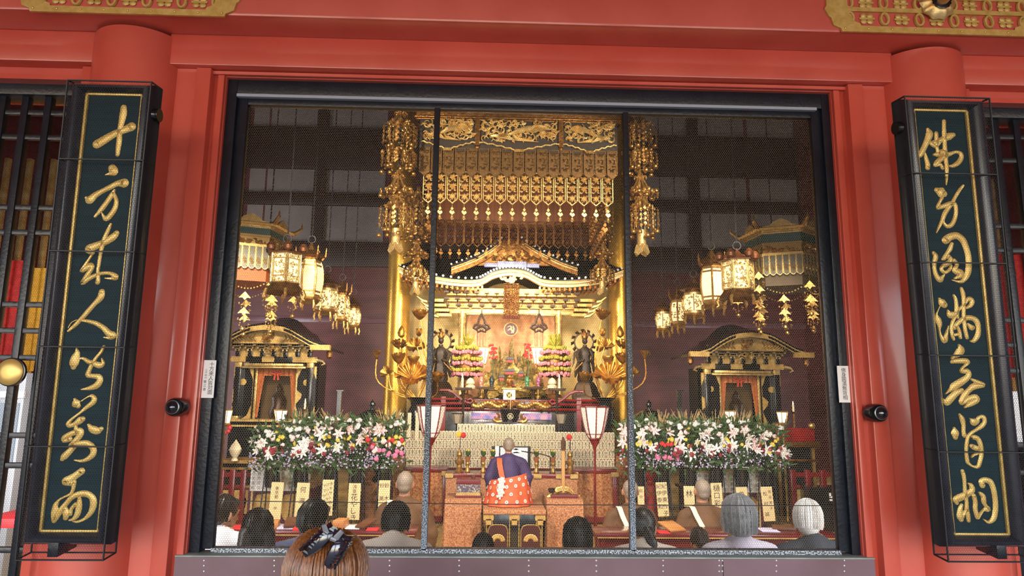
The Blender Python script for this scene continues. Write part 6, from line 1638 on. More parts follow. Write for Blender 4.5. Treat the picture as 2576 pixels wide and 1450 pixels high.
# small screen behind the priest
p0_, p1_ = at(1236, 1180, 9.25), at(1335, 1124, 9.25)
r = thing('framed_screen', 'white panel in a black frame behind the priest', 'panel', ((p0_.x+p1_.x)/2, p0_.y, ztab))
MB().box(p0_.x+0.05, p1_.x-0.02, p0_.y-0.01, p0_.y+0.02, ztab, p1_.z).build('white_panel', WHITE, r)
m = MB().box(p0_.x, p0_.x+0.045, p0_.y-0.02, p0_.y+0.03, ztab, p1_.z).box(p1_.x-0.04, p1_.x, p0_.y-0.02, p0_.y+0.03, ztab, p1_.z).box(p0_.x+0.1, p1_.x, p0_.y-0.015, p0_.y+0.03, p1_.z-0.012, p1_.z).box(p0_.x+0.1, p0_.x+0.115, p0_.y-0.015, p0_.y+0.03, ztab, p1_.z)
m.build('frame', BLK, r)
m = MB(); c0 = at(1322, 1140, 8.2); m.tube([Vector(q) for q in spline([tuple(at(1302, 1134, 8.05)), tuple(at(1330, 1139, 8.3)), tuple(at(1360, 1143, 8.6)), tuple(at(1384, 1150, 8.95))], 6)], 0.007, 5)
m.tube([at(1384, 1150, 8.95), Vector((at(1384, 1150, 8.95).x, at(1384, 1150, 8.95).y, ztab))], 0.008, 5)
r = thing('reading_lamp', 'thin black arm lamp glowing beside the priest', 'lamp', (at(1384, 1150, 8.95).x, 5.45, ztab)); m.build('arm', BLK, r)
c0 = at(1298, 1135, 8.05); MB().lathe([(0, 0.03), (0.03, 0.02), (0.055, -0.02), (0.05, -0.022), (0, -0.01)], c0, 14).build('shade', BLK, r)
MB().ball(c0+Vector((0, -0.015, -0.005)), (0.06, 0.03, 0.02), 12, 8).build('bulb', mat('cold_bulb', (240, 246, 255), 0.5, emit=14, ecol=(240, 246, 255)), r)
# side desks draped in brocade
for s, (xa_, xb_), side in ((-1, (1118, 1211), 'left'), (1, (1375, 1468), 'right')):
    d = 7.75; y = d-3.5; x0, x1 = pxX(xa_, 1300, d), pxX(xb_, 1300, d); z = pxZ(1285, 1258, d)
    r = thing('draped_desk', 'small desk draped to the floor in orange brocade, %s of the priest' % side, 'desk', ((x0+x1)/2, y+0.25, FZ))
    m = MB()
    def drape(u, v):
        per = [(x0, y+0.5), (x0, y), (x1, y), (x1, y+0.5)]; q = u*3; i = min(int(q), 2); t = q-i
        a, b_ = per[i], per[i+1]; f = 0.012*math.sin(u*60)*(1-v)+0.02*(1-v)
        nx = (-1, 0, 1)[i]; ny = (0, -1, 0)[i]
        return (a[0]+(b_[0]-a[0])*t+nx*f, a[1]+(b_[1]-a[1])*t+ny*f, FZ+0.02+(z-FZ-0.02)*v)
    m.grid(drape, 120, 6); m.build('drape', BROC, r)
    MB().box(x0, x1, y, y+0.5, z-0.01, z+0.004).build('top', BROC, r, bevel=0.004)
    if s < 0:
        b = thing('sutra_box', 'red and purple lidded sutra box on the left brocade desk', 'box', ((x0+x1)/2, y+0.2, z+0.004))
        bx0, bx1 = pxX(1146, 1240, d), pxX(1208, 1240, d)
        MB().box(bx0-0.01, bx1+0.01, y+0.08, y+0.36, z+0.004, z+0.03).box(bx0, bx1, y+0.1, y+0.34, z+0.15, z+0.2).build('lid_and_foot', mat('plum_red_lacquer', (104, 24, 32), 0.4), b, bevel=0.004)
        MB().box(bx0+0.005, bx1-0.005, y+0.105, y+0.335, z+0.03, z+0.15).build('body', mat('patterned_violet', (72, 66, 92), 0.6, 0, (170, 150, 120), 60, 2, lo=0.5, hi=0.6), b)
        MB().box(bx0, bx1, y+0.1, y+0.34, z+0.03, z+0.06).build('gilded_base', LEAF, b)
        c = lathe_thing('incense_cup', 'small brown cup standing on the sutra box lid', 'cup', 1191, 1214, d+0.22, [(5, 0), (6, 8), (5, 8), (0, 3)], BWOOD, 14)
        c.location.z = z+0.2
    else:
        b = thing('gong_stand', 'gilded arched stand with a brown tasselled stick on right brocade desk', 'stand', ((x0+x1)/2, y+0.2, z+0.004))
        q = lambda px, py: Vector((pxX(px, py, d+0.2), y+0.2, pxZ(px, py, d+0.2)))
        m = MB()
        for dz in (0, 6, 12):
            m.tube([q(1378, 1252+dz*0.3), q(1390, 1244+dz*0.3), q(1402, 1230+dz*0.6), q(1416, 1226+dz*0.6), q(1432, 1230+dz*0.6), q(1444, 1244+dz*0.3), q(1458, 1250+dz*0.3)], 0.02, 6)
        m.build('arch', GOLD, b); m = MB().box(q(1384, 1256).x, q(1452, 1256).x, y+0.1, y+0.32, z+0.004, z+0.04); m.build('base', mat('plum_red_lacquer', (104, 24, 32), 0.4), b, bevel=0.005)
        MB().tube([q(1417, 1240), q(1417, 1130)], 0.022, 8).build('stick', mat('honey_wood', (190, 140, 80), 0.5), b)
        m = MB()
        for j in range(16): m.tube([q(1417, 1100), q(1417+3.2*math.cos(j), 1112)+Vector((0, 0.02*math.sin(j), 0)), q(1417+5*math.cos(j*1.7), 1134)+Vector((0, 0.03*math.sin(j*1.7), 0))], [0.008, 0.014, 0.004], 4)
        m.build('tassel', mat('brown_hair_tassel', (92, 56, 30), 0.7, 0, (60, 36, 20), 30), b)
        o = lathe_thing('singing_bowl', 'small black bowl resting on the gilded arched stand', 'bowl', 1388, 1242, d+0.1, [(4, 0), (8, 5), (9, 12), (8, 12), (0, 3)], BLK, 18)
# priest's dais
d = 7.5; y = d-3.5; x0, x1 = pxX(1217, 1320, d), pxX(1371, 1320, d); z = pxZ(1285, 1295, d)
zdais = z+0.05; xd = (x0+x1)/2
r = thing('priest_dais', 'black lacquer dais with gold lotus panels under the priest', 'dais', (xd, y+0.4, FZ))
MB().box(x0+0.02, x1-0.02, y+0.02, y+0.8, FZ, z).build('body', BLK, r, bevel=0.004)
MB().box(x0-0.01, x1+0.01, y-0.02, y+0.82, z, z+0.05).build('mat', BROC, r, bevel=0.01)
m = MB()
for q in (x0+0.05, xd, x1-0.05): m.box(q-0.055, q+0.055, y-0.004, y+0.03, z-0.06, z-0.005).box(q-0.03, q+0.03, y-0.004, y+0.03, z-0.11, z-0.05)
for q in (x0+0.03, x0+0.09, xd-0.05, xd+0.05, x1-0.09, x1-0.03): m.box(q-0.004, q+0.004, y+0.012, y+0.03, FZ, z-0.06)
m.build('gilded_mounts', LEAF, r)
for s in (-1, 1):
    cx = xd+s*0.175; zc_ = (z+FZ)/2-0.03; hw, hh2 = 0.105, 0.14
    o = [(cx+sx*hw*a, zc_+hh2*b_) for sx, L_ in ((1, [(0.2, -1.1), (0.4, -0.95), (0.75, -1.0), (1, -0.75), (1, 0.6), (0.8, 0.9), (0.4, 1.0)]), (-1, [(0.4, 1.0), (0.8, 0.9), (1, 0.6), (1, -0.75), (0.75, -1.0), (0.4, -0.95), (0.2, -1.1)])) for a, b_ in L_]
    pn = MB().prism(o, y+0.01, y+0.03).build('panel', mat('dark_plum_panel', (60, 14, 18), 0.4), r)
    pts = [(a, y+0.008, b_) for a, b_ in o]; MB().tube(pts+[pts[0]], 0.005, 4, False).build('panel_rim', LEAF, pn)
    m = MB()
    for a in range(-4, 5):
        t = a*0.36; 
        for R_, n_ in ((0.045, 1), (0.03, 0.8)):
            m.ball((cx+R_*1.4*math.sin(t), y+0.006, zc_-0.02+R_*1.15*math.cos(t)), (0.016, 0.006, 0.018), 8, 5)
    m.build('lotus_crest', LEAF, pn)
# standing floor lamps with red frames
for px, s in ((1083, 'left'), (1496, 'right')):
    d = 8.7; k = PX(d); p = at(px, 1100 if s == 'left' else 1103, d); h = 76*k
    r = thing('floor_lamp', 'tall red framed paper floor lamp, %s of the priest' % s, 'lamp', (p.x, p.y, FZ))
    prof = [(14*k, 0), (20*k, 10*k), (25*k, 26*k), (30*k, 48*k), (35*k, 76*k)]
    MB().lathe(prof, p, 8).build('shade', mat('faint_glow_shade_paper', (240, 226, 208), 0.7, emit=0.25, ecol=(255, 236, 210)), r, smooth=0)  # a faint glow is put into the shade paper itself
    m = MB()
    for j in range(8): m.tube([p+Vector((a*1.01*math.cos(j*PI/4), a*1.01*math.sin(j*PI/4), b_)) for a, b_ in prof], 0.009, 5)
    m.lathe([(35*k, 74*k), (36.5*k, 75*k), (36.5*k, 78*k), (34*k, 78*k)], p, 8); m.lathe([(12*k, -5*k), (15.5*k, -2*k), (15.5*k, 1*k)], p, 8)
    m.lathe([(20.4*k, 9.2*k), (21*k, 10*k), (20.6*k, 11*k)], p, 8)
    m.build('red_frame', MRED, r)
    m = MB().lathe([(15*k, FZ-p.z), (14*k, FZ-p.z+0.03), (5*k, FZ-p.z+0.07), (3*k, FZ-p.z+0.3), (3*k, -40*k), (4*k, -22*k), (10*k, -12*k), (13*k, -5*k)], p, 16)
    m.build('pole', MRED, r)
for px, s in ((1150, 'left'), (1412, 'right')):
    d = 10.9; k = PX(d); p = at(px, 1066, d)
    r = thing('small_floor_lamp', 'dim grey paper lamp half hidden %s of the incense burner' % s, 'lamp', (p.x, p.y, FZ))
    MB().lathe([(8*k, 0), (14*k, 24*k)], p, 6).build('shade', mat('dim_shade', (150, 136, 116), 0.7), r, smooth=0)
    m = MB().lathe([(14.4*k, 23*k), (14.6*k, 25*k)], p, 6).lathe([(0.12, FZ-p.z), (0.02, FZ-p.z+0.04), (0.02, -0.02), (8.4*k, 0)], p, 12); m.build('frame', BLK, r)

# ------------------------------------------------------------------ flower arrangements in black vases
def lily_mb(R):
    m = MB()
    for q in range(6): petal(m, Matrix.Rotation(q*PI/3, 4, 'Y') @ Matrix.Translation((0, 0, R*0.05)) , R, R*0.42, R*0.35*(1 if q % 2 else 0.7), 4)
    for q in range(5): m.tube([(0, 0, 0), (R*0.22*math.cos(q*1.26), -R*0.5, R*0.22*math.sin(q*1.26))], R*0.03, 4)
    return m
def mum_mb(R, n=16):
    m = MB()
    for ring, (L_, c) in enumerate(((1, 0.15), (0.7, 0.35))):
        for q in range(n):
            petal(m, Matrix.Rotation(q*2*PI/n+ring*0.2, 4, 'Y'), R*L_, R*0.3, R*c, 2)
    m.ball((0, -R*0.3, 0), (R*0.25, R*0.2, R*0.25), 8, 5)
    return m
def carn_mb(R):
    m = MB(); rnd = random.Random(2)
    for q in range(20):
        v = Vector((rnd.gauss(0, 1), -abs(rnd.gauss(0, 0.7)), rnd.gauss(0, 1))).normalized()
        m.ball(v*R*0.55, (R*0.5, R*0.4, R*0.42), 6, 4)
    return m
WL = mat('white_petals', (236, 230, 222), 0.6); PKL = mat('blush_petals', (226, 178, 180), 0.6, 0, (240, 214, 206), 20); YL = mat('yellow_petals', (236, 206, 80), 0.6)
PKC = mat('pink_petals', (222, 110, 150), 0.6); RDC = mat('crimson_petals', (130, 24, 40), 0.6); SCR = mat('scarlet_petals', (196, 34, 46), 0.6)
LIL = mat('lilac_petals', (150, 132, 176), 0.7, 0, (196, 184, 210), 30)
FM = {'white_lily': lily_mb(0.075).mesh('lily', WL), 'pink_lily': lily_mb(0.075).mesh('lily', PKL), 'white_daisy': mum_mb(0.032).mesh('daisy', WL), 'yellow_chrysanthemum': mum_mb(0.032, 12).mesh('mum', YL),
      'pink_carnation': carn_mb(0.034).mesh('carnation', PKC), 'pale_pink_rose': carn_mb(0.034).mesh('carnation', PKL), 'crimson_flower': carn_mb(0.034).mesh('carnation', RDC), 'scarlet_carnation': carn_mb(0.034).mesh('carnation', SCR)}
GRN2 = mat('dark_foliage', (40, 66, 34), 0.6, 0, (66, 98, 48), 14); PAMP = mat('dry_pampas', (190, 160, 110), 0.8, 0, (150, 120, 80), 20)
def arrangement(px, d, label, palette, group, seed, pampas=False, top=1062):
    k = PX(d); p = at(px, 1226, d); rnd = random.Random(seed)
    r = thing('flower_arrangement', label, 'flower arrangement', (p.x, p.y, FZ), group)
    MB().lathe([(0, 0), (15*k, 0), (17*k, 44*k), (17.6*k, 47*k), (15*k, 46*k), (0, 40*k)], p, 20).build('vase', BLK, r)
    m = MB()
    for sx in (-1, 1):
        for sy in (-1, 1): m.tube([p+Vector((sx*13*k, sy*12*k, 40*k)), p+Vector((sx*15*k, sy*14*k, 0)), Vector((p.x+sx*19*k, p.y+sy*20*k, FZ))], 0.008, 5)
    m.tube([p+Vector((15*k*math.cos(a*PI/10), 15*k*math.sin(a*PI/10), 2*k)) for a in range(21)], 0.006, 4, False)
    m.build('stand', IRON, r)
    c = p+Vector((0, -0.02, 47*k)); Hh = (1226-47-top)*k; Wd = 50*k
    m = MB()
    for i in range(380):      # leaves
        a = rnd.uniform(0, 2*PI); t = rnd.random(); q = c+Vector((Wd*1.05*math.cos(a)*math.sqrt(rnd.random()), Wd*0.8*math.sin(a)*rnd.random(), Hh*(t**0.8)*1.0))
        if t < 0.2: q.z -= 0.06*rnd.random(); q.y -= 0.05
        dr = Vector((rnd.gauss(0, 0.6), rnd.gauss(-0.3, 0.5), rnd.gauss(0.5 if t > 0.15 else -0.1, 0.5))).normalized(); L_ = rnd.uniform(0.06, 0.16); w = rnd.uniform(0.008, 0.02)
        s = dr.cross(Vector((rnd.gauss(0, 1), rnd.gauss(0, 1), 0.3))).normalized()*w
        m.add([q, q+dr*L_*0.5+s, q+dr*L_, q+dr*L_*0.5-s], [(0, 1, 2, 3)])
    for i in range(40): m.tube([c, c+Vector((Wd*rnd.uniform(-0.9, 0.9), -0.06*rnd.random(), Hh*rnd.uniform(0.3, 0.95)))], 0.004, 4)
    m.build('foliage', GRN2, r)
    for (nm, cnt, lo, hi) in palette:
        for i in range(cnt):
            o = bpy.data.objects.new(nm, FM[nm]); col.objects.link(o); o.parent = r; OFF[o.name] = Vector(o.location)
            u = rnd.uniform(-1, 1); t = rnd.uniform(lo, hi)
            o.location = c+Vector((Wd*u*(0.96-0.25*max(0, t-0.7)), -Wd*0.95*math.sqrt(max(0.05, 1-u*u*0.8))*(1-0.55*t)-0.02, Hh*t))-OFF[r.name]
            o.rotation_euler = (rnd.uniform(-0.7, 0.1), rnd.uniform(0, 6.28), u*0.8+rnd.uniform(-0.4, 0.4)); sc_ = rnd.uniform(0.75, 1.15); o.scale = (sc_, sc_, sc_)
    m = MB()
    for i in range(75):
        u = rnd.uniform(-1, 1); t = rnd.uniform(0.02, 0.42); q = c+Vector((Wd*u, -Wd*0.9*math.sqrt(max(0.05, 1-u*u*0.8))*(1-0.4*t), Hh*t)); m.ball(q, rnd.uniform(0.007, 0.013), 5, 4)
    o = m.build('filler_blossoms', LIL if palette[0][0] != 'pale_pink_rose' else LIL, r); o['kind'] = 'stuff'
    if pampas:
        m = MB()
        for i in range(22):
            a = rnd.uniform(-0.5, 0.5); q = c+Vector((Wd*a*0.6, 0.03, Hh*0.8)); e = q+Vector((0.22*a+rnd.uniform(-0.03, 0.03), rnd.uniform(-0.03, 0.03), rnd.uniform(0.15, 0.27)))
            m.tube([q, (q+e)/2+Vector((0, 0, 0.02)), e], [0.003, 0.007, 0.002], 4)
        m.build('pampas_grass', PAMP, r)
PA = [('white_lily', 8, 0.3, 0.75), ('white_daisy', 12, 0.78, 1.0), ('pale_pink_rose', 6, 0.4, 0.8), ('crimson_flower', 6, 0.25, 0.5), ('yellow_chrysanthemum', 4, 0.4, 0.9)]
PB = [('pink_lily', 6, 0.45, 0.85), ('white_daisy', 12, 0.8, 1.02), ('yellow_chrysanthemum', 9, 0.45, 0.65), ('white_lily', 4, 0.35, 0.7), ('crimson_flower', 4, 0.3, 0.5)]
PCc = [('pink_carnation', 9, 0.18, 0.45), ('scarlet_carnation', 5, 0.42, 0.6), ('yellow_chrysanthemum', 8, 0.5, 0.66), ('pale_pink_rose', 8, 0.35, 0.6), ('pink_lily', 4, 0.65, 0.9), ('white_daisy', 9, 0.85, 1.03)]
gL, gR = 'flower arrangements left of the altar', 'flower arrangements right of the altar'
ordn = ('first', 'second', 'third', 'fourth', 'fifth', 'sixth')
for i, (px, pal, pm) in enumerate(((682, PA, 0), (754, PA, 1), (830, PB, 1), (898, PB, 0), (968, PCc, 1))):
    arrangement(px, 8.55+0.1*(i % 2), 'flower arrangement in a black vase, %s from the left in the left bank' % ordn[i], pal, gL, 50+i, pm, 1064 if i else 1085)
for i, (px, pal, pm) in enumerate(((1606, PB, 0), (1668, PCc, 1), (1735, PA, 1), (1803, PA, 1), (1866, PB, 1), (1930, PA, 0))):
    arrangement(px, 8.55+0.1*(i % 2), 'flower arrangement in a black vase, %s from the left in the right bank' % ordn[i], pal, gR, 70+i, pm, 1066 if i < 5 else 1080)
# name placards hung before the vases
def placard(px, py0, py1, w, cols, label, d=8.35, tilt=0.0):
    k = PX(d); a = at(px, py1, d); h = (py1-py0)*k
    r = thing('name_placard', label, 'placard', tuple(a))
    M = Matrix.Translation(a) @ Matrix.Rotation(tilt, 4, 'Y') @ Matrix.Rotation(-0.04, 4, 'X')
    MB().box(-w*k/2, w*k/2, 0, 0.01, 0, h).xf(M).build('board', WOOD, r)
    m = MB().tube([(-w*k*0.2, 0.014, h*0.5), (-w*k*0.2, 0.06, 0.0), (-w*k*0.2, 0.05, FZ-a.z)], 0.006, 4).tube([(w*k*0.2, 0.014, h*0.5), (w*k*0.2, 0.06, 0.0), (w*k*0.2, 0.05, FZ-a.z)], 0.006, 4).xf(M); m.build('stand', IRON, r)
    t = MB()
    for (cx, txt, sz, z0, step) in cols:
        for i, c in enumerate(txt):
            if c != ' ': t.join(text_mb(c, sz*k), M @ Matrix.Translation((cx*k, -0.002, h-(z0+step*i)*k)))
    if t.v: t.build('lettering', INK, r, smooth=0)
placard(689, 1222, 1309, 29, [(0, '東京都', 9, 14, 10), (0, '中', 9, 60, 10)], 'cream name placard with faint small characters, first of the left row', tilt=0.03)
placard(755, 1223, 1308, 30, [(0, '何', 15, 16, 10), (0, '瀧', 15, 42, 10), (0, '南', 12, 68, 10)], 'cream name placard with three large spaced characters, second of the left row', tilt=0.03)
placard(821, 1215, 1298, 27, [(7, 'タキサト商店カ', 9, 9, 11), (-1, 'プンバタインム', 9, 12, 11), (-8, 'ヤマサアヘタ', 9, 14, 12)], 'cream name placard with three columns of small characters, third of the left row')
placard(888, 1224, 1309, 29, [(0, '浅草', 10, 8, 11), (0, '花やしき', 17, 32, 16)], 'cream name placard reading in bold brush characters, fourth of the left row')
placard(964, 1216, 1296, 27, [(6, '鈴木', 12, 12, 30), (-6, '鈴美', 12, 12, 30)], 'cream name placard with two columns, half behind the left monk')
placard(1613, 1228, 1272, 16, [(0, '田中', 9, 10, 14)], 'narrow cream name placard beside the mullion, first of the right row')
placard(1670, 1220, 1300, 27, [(6, '紀伊東作子', 13, 9, 16), (-7, '紀伊泰和', 13, 9, 16)], 'cream name placard with two bold columns, second of the right row', tilt=-0.05)
placard(1735, 1227, 1275, 26, [(0, '林', 18, 18, 20)], 'cream name placard with one large character, left of the right hand monk')
placard(1806, 1220, 1280, 27, [(0, '樋口彩', 17, 12, 18)], 'cream name placard with three bold characters, right of the right hand monk', tilt=-0.03)
placard(1871, 1231, 1300, 27, [(0, '許村', 13, 16, 24)], 'cream name placard with thin characters above the grey haired person', tilt=-0.03)
placard(1937, 1231, 1312, 28, [(7, '有田常子', 8, 12, 13), (-5, '松村誠', 11, 16, 24)], 'cream name placard with two thin columns, last of the right row', tilt=-0.05)
# white inked panels behind and purple tables
def inked_panel(x0p, x1p, y0p, y1p, d, label, rows, seed):
    a, b_ = at(x0p, y1p, d), at(x1p, y0p, d)
    r = thing('inked_board', label, 'board', ((a.x+b_.x)/2, a.y, a.z))
    MB().box(a.x, b_.x, a.y, a.y+0.03, a.z, b_.z).build('panel', WHITE, r)
    MB().box(a.x-0.02, b_.x+0.02, a.y-0.015, a.y+0.05, b_.z, b_.z+0.025).build('top_rail', WOOD, r)
    for q in (a.x+0.02, b_.x-0.02): MB().box(q-0.012, q+0.012, a.y+0.03, a.y+0.05, FZ, b_.z).build('post', WOOD, r)
    t = MB(); rnd = random.Random(seed); chars = '奉納家内安全祈願身体健康交通商売繁盛心願成就'; k = PX(d)
    for i in range(rows[0]):
        for j in range(rows[1]): t.join(text_mb(rnd.choice(chars), 9*k), Matrix.Translation((a.x+(b_.x-a.x)*(i+0.5)/rows[0], a.y-0.002, b_.z-(b_.z-a.z)*(j+0.7)/(rows[1]+0.4))))
    t.build('lettering', mat('grey_ink', (90, 90, 96), 0.7), r, smooth=0)
inked_panel(628, 690, 1172, 1236, 8.95, 'white board inked with rows of characters behind the first left vase', (4, 5), 1)
inked_panel(700, 782, 1172, 1236, 8.95, 'white board inked with rows of characters behind the second left vase', (4, 5), 2)
inked_panel(1752, 1784, 1190, 1240, 8.95, 'white board inked with characters beside the fourth right vase', (2, 4), 3)
inked_panel(1816, 1848, 1186, 1240, 8.95, 'white board inked with characters right of the fourth right vase', (2, 4), 4)
inked_panel(1880, 1912, 1180, 1240, 8.95, 'white board inked with characters behind the fifth right vase', (2, 5), 5)
PUR = mat('purple_table_lacquer', (104, 44, 62), 0.4, 0, (88, 34, 52), 6)
for (xa_, xb_, d, s) in ((620, 780, 9.1, 'left'), (1745, 1930, 9.1, 'right')):
    y = d-3.5; x0, x1 = pxX(xa_, 1270, d), pxX(xb_, 1270, d); z = pxZ(1285, 1238, d)
    r = thing('purple_table', 'purple lacquer table with scalloped gold panels behind the %s vases' % s, 'table', ((x0+x1)/2, y+0.3, FZ))
    MB().box(x0, x1, y+0.03, y+0.7, FZ, z).build('body', PUR, r)
    MB().box(x0-0.04, x1+0.04, y, y+0.74, z, z+0.035).box(x0-0.03, x1+0.03, y-0.02, y+0.05, FZ, FZ+0.05).build('top_and_plinth', PUR, r, bevel=0.006)
    MB().box(x0-0.045, x1+0.045, y-0.008, y+0.74, z+0.035, z+0.042).build('gilded_edge', LEAF, r)
    for i in range(2):
        c = x0+(x1-x0)*(0.28+0.44*i); hw = (x1-x0)*0.17; zc_ = (z+FZ)/2+0.02; hh2 = (z-FZ)*0.36
        o = [(c+hw*math.copysign(abs(math.cos(a))**0.55, math.cos(a))*(1+0.03*math.cos(6*a)), zc_+hh2*math.copysign(abs(math.sin(a))**0.6, math.sin(a))*(1+0.03*math.sin(6*a))) for a in [q*2*PI/40 for q in range(40)]]
        MB().prism(o, y+0.01, y+0.032).build('gold_panel', LEAF, r)
# carved guardian busts
def guardian(px, d, c1, c2, nm, label):
    k = PX(d); b = at(px, 1262, d)
    r = thing('guardian_statue', label, 'statue', (b.x, b.y, FZ))
    m_ = mat(nm, c1, 0.5, 0.05, c2, 14, 4, bump=0.3, bscale=20)
    m = MB().lathe([(20*k, FZ-b.z), (19*k, -10*k), (17*k, 8*k), (21*k, 26*k), (19*k, 38*k), (9*k, 46*k), (8*k, 50*k)], b, 20)
    m.ball(b+Vector((0, -0.02, 64*k)), (13*k, 14*k, 16*k), 16, 12)
    for sx in (-1, 1):
        m.ball(b+Vector((sx*20*k, 0, 34*k)), (9*k, 9*k, 11*k), 10, 8); m.tube([b+Vector((sx*22*k, 0, 34*k)), b+Vector((sx*30*k, -0.05, 16*k)), b+Vector((sx*18*k, -0.14, 8*k))], [8*k, 7*k, 5*k], 8)
        m.ball(b+Vector((sx*5*k, -13*k, 68*k)), (4*k, 3*k, 2.6*k), 8, 6); m.ball(b+Vector((sx*6*k, -12*k, 73*k)), (5*k, 3*k, 2*k), 8, 6); m.ball(b+Vector((sx*7*k, -11*k, 60*k)), (4*k, 4*k, 4*k), 8, 6)
        m.ball(b+Vector((sx*14*k, 0, 64*k)), (2*k, 4*k, 5*k), 8, 6)
    m.ball(b+Vector((0, -15*k, 64*k)), (3.4*k, 4*k, 4*k), 8, 6); m.ball(b+Vector((0, -12*k, 55*k)), (6*k, 3*k, 2.4*k), 10, 6)
    m.ball(b+Vector((0, 0, 82*k)), (7*k, 7*k, 6*k), 10, 8)
    m.build('carved_body', m_, r)
    m = MB().tube([b+Vector((16*k*math.cos(a), -17*k, (34-14*abs(math.sin(a)))*k)) for a in [PI+PI*i/10 for i in range(11)]], 0.018, 6)
    m.build('necklace', GOLD, r)
guardian(925, 9.3, (150, 96, 56), (110, 66, 36), 'carved_brown_wood', 'brown carved wooden guardian statue between the left vases')
guardian(1637, 9.3, (176, 40, 34), (140, 28, 26), 'red_carved_wood', 'red carved guardian statue with gold necklace between the right vases')
# red lacquer railings at the far sides
def railing(xa_, xb_, d, label, zpx=(1190, 1262)):
    y = d-3.5; x0, x1 = pxX(xa_, 1230, d), pxX(xb_, 1230, d); z1 = pxZ((xa_+xb_)/2, zpx[0], d)
    r = thing('red_railing', label, 'railing', ((x0+x1)/2, y, FZ))
    MB().box(x0, x1, y-0.03, y+0.03, z1-0.05, z1).box(x0, x1, y-0.02, y+0.02, z1-0.2, z1-0.16).box(x0, x1, y-0.02, y+0.02, FZ+0.05, FZ+0.12).build('rails', MRED, r)
    n = 3
    for i in range(n+1):
        x = x0+(x1-x0)*i/n; MB().box(x-0.035, x+0.035, y-0.035, y+0.035, FZ, z1+0.04).build('post', MRED, r, bevel=0.004)
        if i < n:
            xm = x+(x1-x0)/n/2; MB().prism([(xm-0.1, FZ+0.14), (xm+0.1, FZ+0.14), (xm+0.13, FZ+0.3), (xm+0.08, z1-0.22), (xm-0.08, z1-0.22), (xm-0.13, FZ+0.3)], y-0.012, y+0.012).build('gold_panel', LEAF, r)
railing(556, 640, 9.3, 'red lacquer railing with gold panels at the far left')
railing(1995, 2110, 9.3, 'red lacquer railing with gold panels at the far right')
r = thing('red_altar_shelf', 'red lacquer altar shelf with gilt edges at the far right', 'shelf', tuple(at(1995, 1300, 10.2)))
d = 10.2; x0, x1 = pxX(1950, 1100, d), pxX(2050, 1100, d); y = d-3.5
MB().box(x0, x1, y, y+0.4, pxZ(2000, 1112, d), pxZ(2000, 1078, d)).build('upper_box', MRED, r, bevel=0.01)
MB().box(x0-0.05, x1+0.05, y-0.05, y+0.45, pxZ(2000, 1126, d), pxZ(2000, 1112, d)).box(x0-0.02, x1+0.02, y-0.02, y+0.4, pxZ(2000, 1162, d), pxZ(2000, 1156, d)).build('gilded_shelf', GOLDD, r, bevel=0.006)
MB().box(x0, x1, y+0.02, y+0.4, FZ, pxZ(2000, 1126, d)).build('lower_box', BLK, r)
m = MB()
for q in (x0+0.04, x1-0.04): m.box(q-0.02, q+0.02, y-0.01, y+0.02, FZ, pxZ(2000, 1126, d)); m.ball((q, y, pxZ(2000, 1072, d)), 0.05, 10, 8)
m.build('gilded_posts', GOLD, r)
r = thing('black_sign_box', 'black box with white swastika crest at the far right', 'box', tuple(at(2095, 1276, 9.0)))
a, b_ = at(2040, 1278, 9.0), at(2140, 1228, 9.0)
MB().box(a.x, b_.x, a.y, a.y+0.3, FZ, b_.z).build('box', BLK, r)
m = MB(); c = at(2096, 1251, 8.995); manji(m, (c.x, a.y-0.005, c.z), 0.05, 0.011); m.build('crest', WHITE, r)
r = thing('left_altar_shelf', 'black and gold altar shelf with leaf shaped ornament at the far left', 'shelf', tuple(at(590, 1300, 10.2)))
r.name = 'black_altar_shelf'; OFF['black_altar_shelf'] = OFF['left_altar_shelf']
x0, x1 = pxX(555, 1120, d), pxX(650, 1120, d)
MB().box(x0, x1, y, y+0.5, FZ, pxZ(590, 1160, d)).build('body', BLK, r); MB().box(x0, x1, y-0.03, y+0.5, pxZ(590, 1166, d), pxZ(590, 1158, d)).box(x0, x1, y-0.03, y+0.5, pxZ(590, 1182, d), pxZ(590, 1176, d)).build('gilded_edge', GOLD, r)
p = at(590, 1160, d-0.1); m = MB().lathe([(0.05, 0), (0.03, 0.04), (0.07, 0.1), (0.085, 0.16), (0.06, 0.22), (0.015, 0.28), (0, 0.3)], p, 16); m.build('leaf_ornament', CREAM, r)
p = at(566, 1078, d-0.1); m = MB()
for i in range(9): m.ball(p+Vector((0.07*math.cos(i*0.8), 0, 0.07*math.sin(i*0.8))), 0.03, 8, 5)
m.build('red_rosette', SCR, r)
# ------------------------------------------------------------------ long red sutra desks
def long_desk(xa_, xb_, ytop, d, label):
    y = d-3.5; x0, x1 = pxX(xa_, 1350, d), pxX(xb_, 1350, d); z = pxZ((xa_+xb_)/2, ytop+12, d)
    r = thing('sutra_desk', label, 'desk', ((x0+x1)/2, y+0.2, FZ))
    MB().box(x0, x1, y, y+0.38, z-0.03, z).build('top', DRED, r, bevel=0.005)
    MB().box(x0+0.02, x1-0.02, y+0.02, y+0.05, z-0.11, z-0.03).build('apron', DRED, r)
    for x in (x0+0.06, (x0+x1)/2, x1-0.06):
        for yy in (y+0.04, y+0.33): MB().tube([(x, yy, z-0.03), (x, yy-0.02, z-0.2), (x, yy, FZ)], [0.03, 0.024, 0.03], 8).build('leg', DRED, r)
    MB().box(x0+0.01, x1-0.01, y-0.004, y+0.01, z-0.034, z-0.026).build('gilded_edge', LEAF, r)
    return z, y
zd1, yd1 = long_desk(560, 1046, 1326, 6.1, 'long red lacquer sutra desk left of the priest')
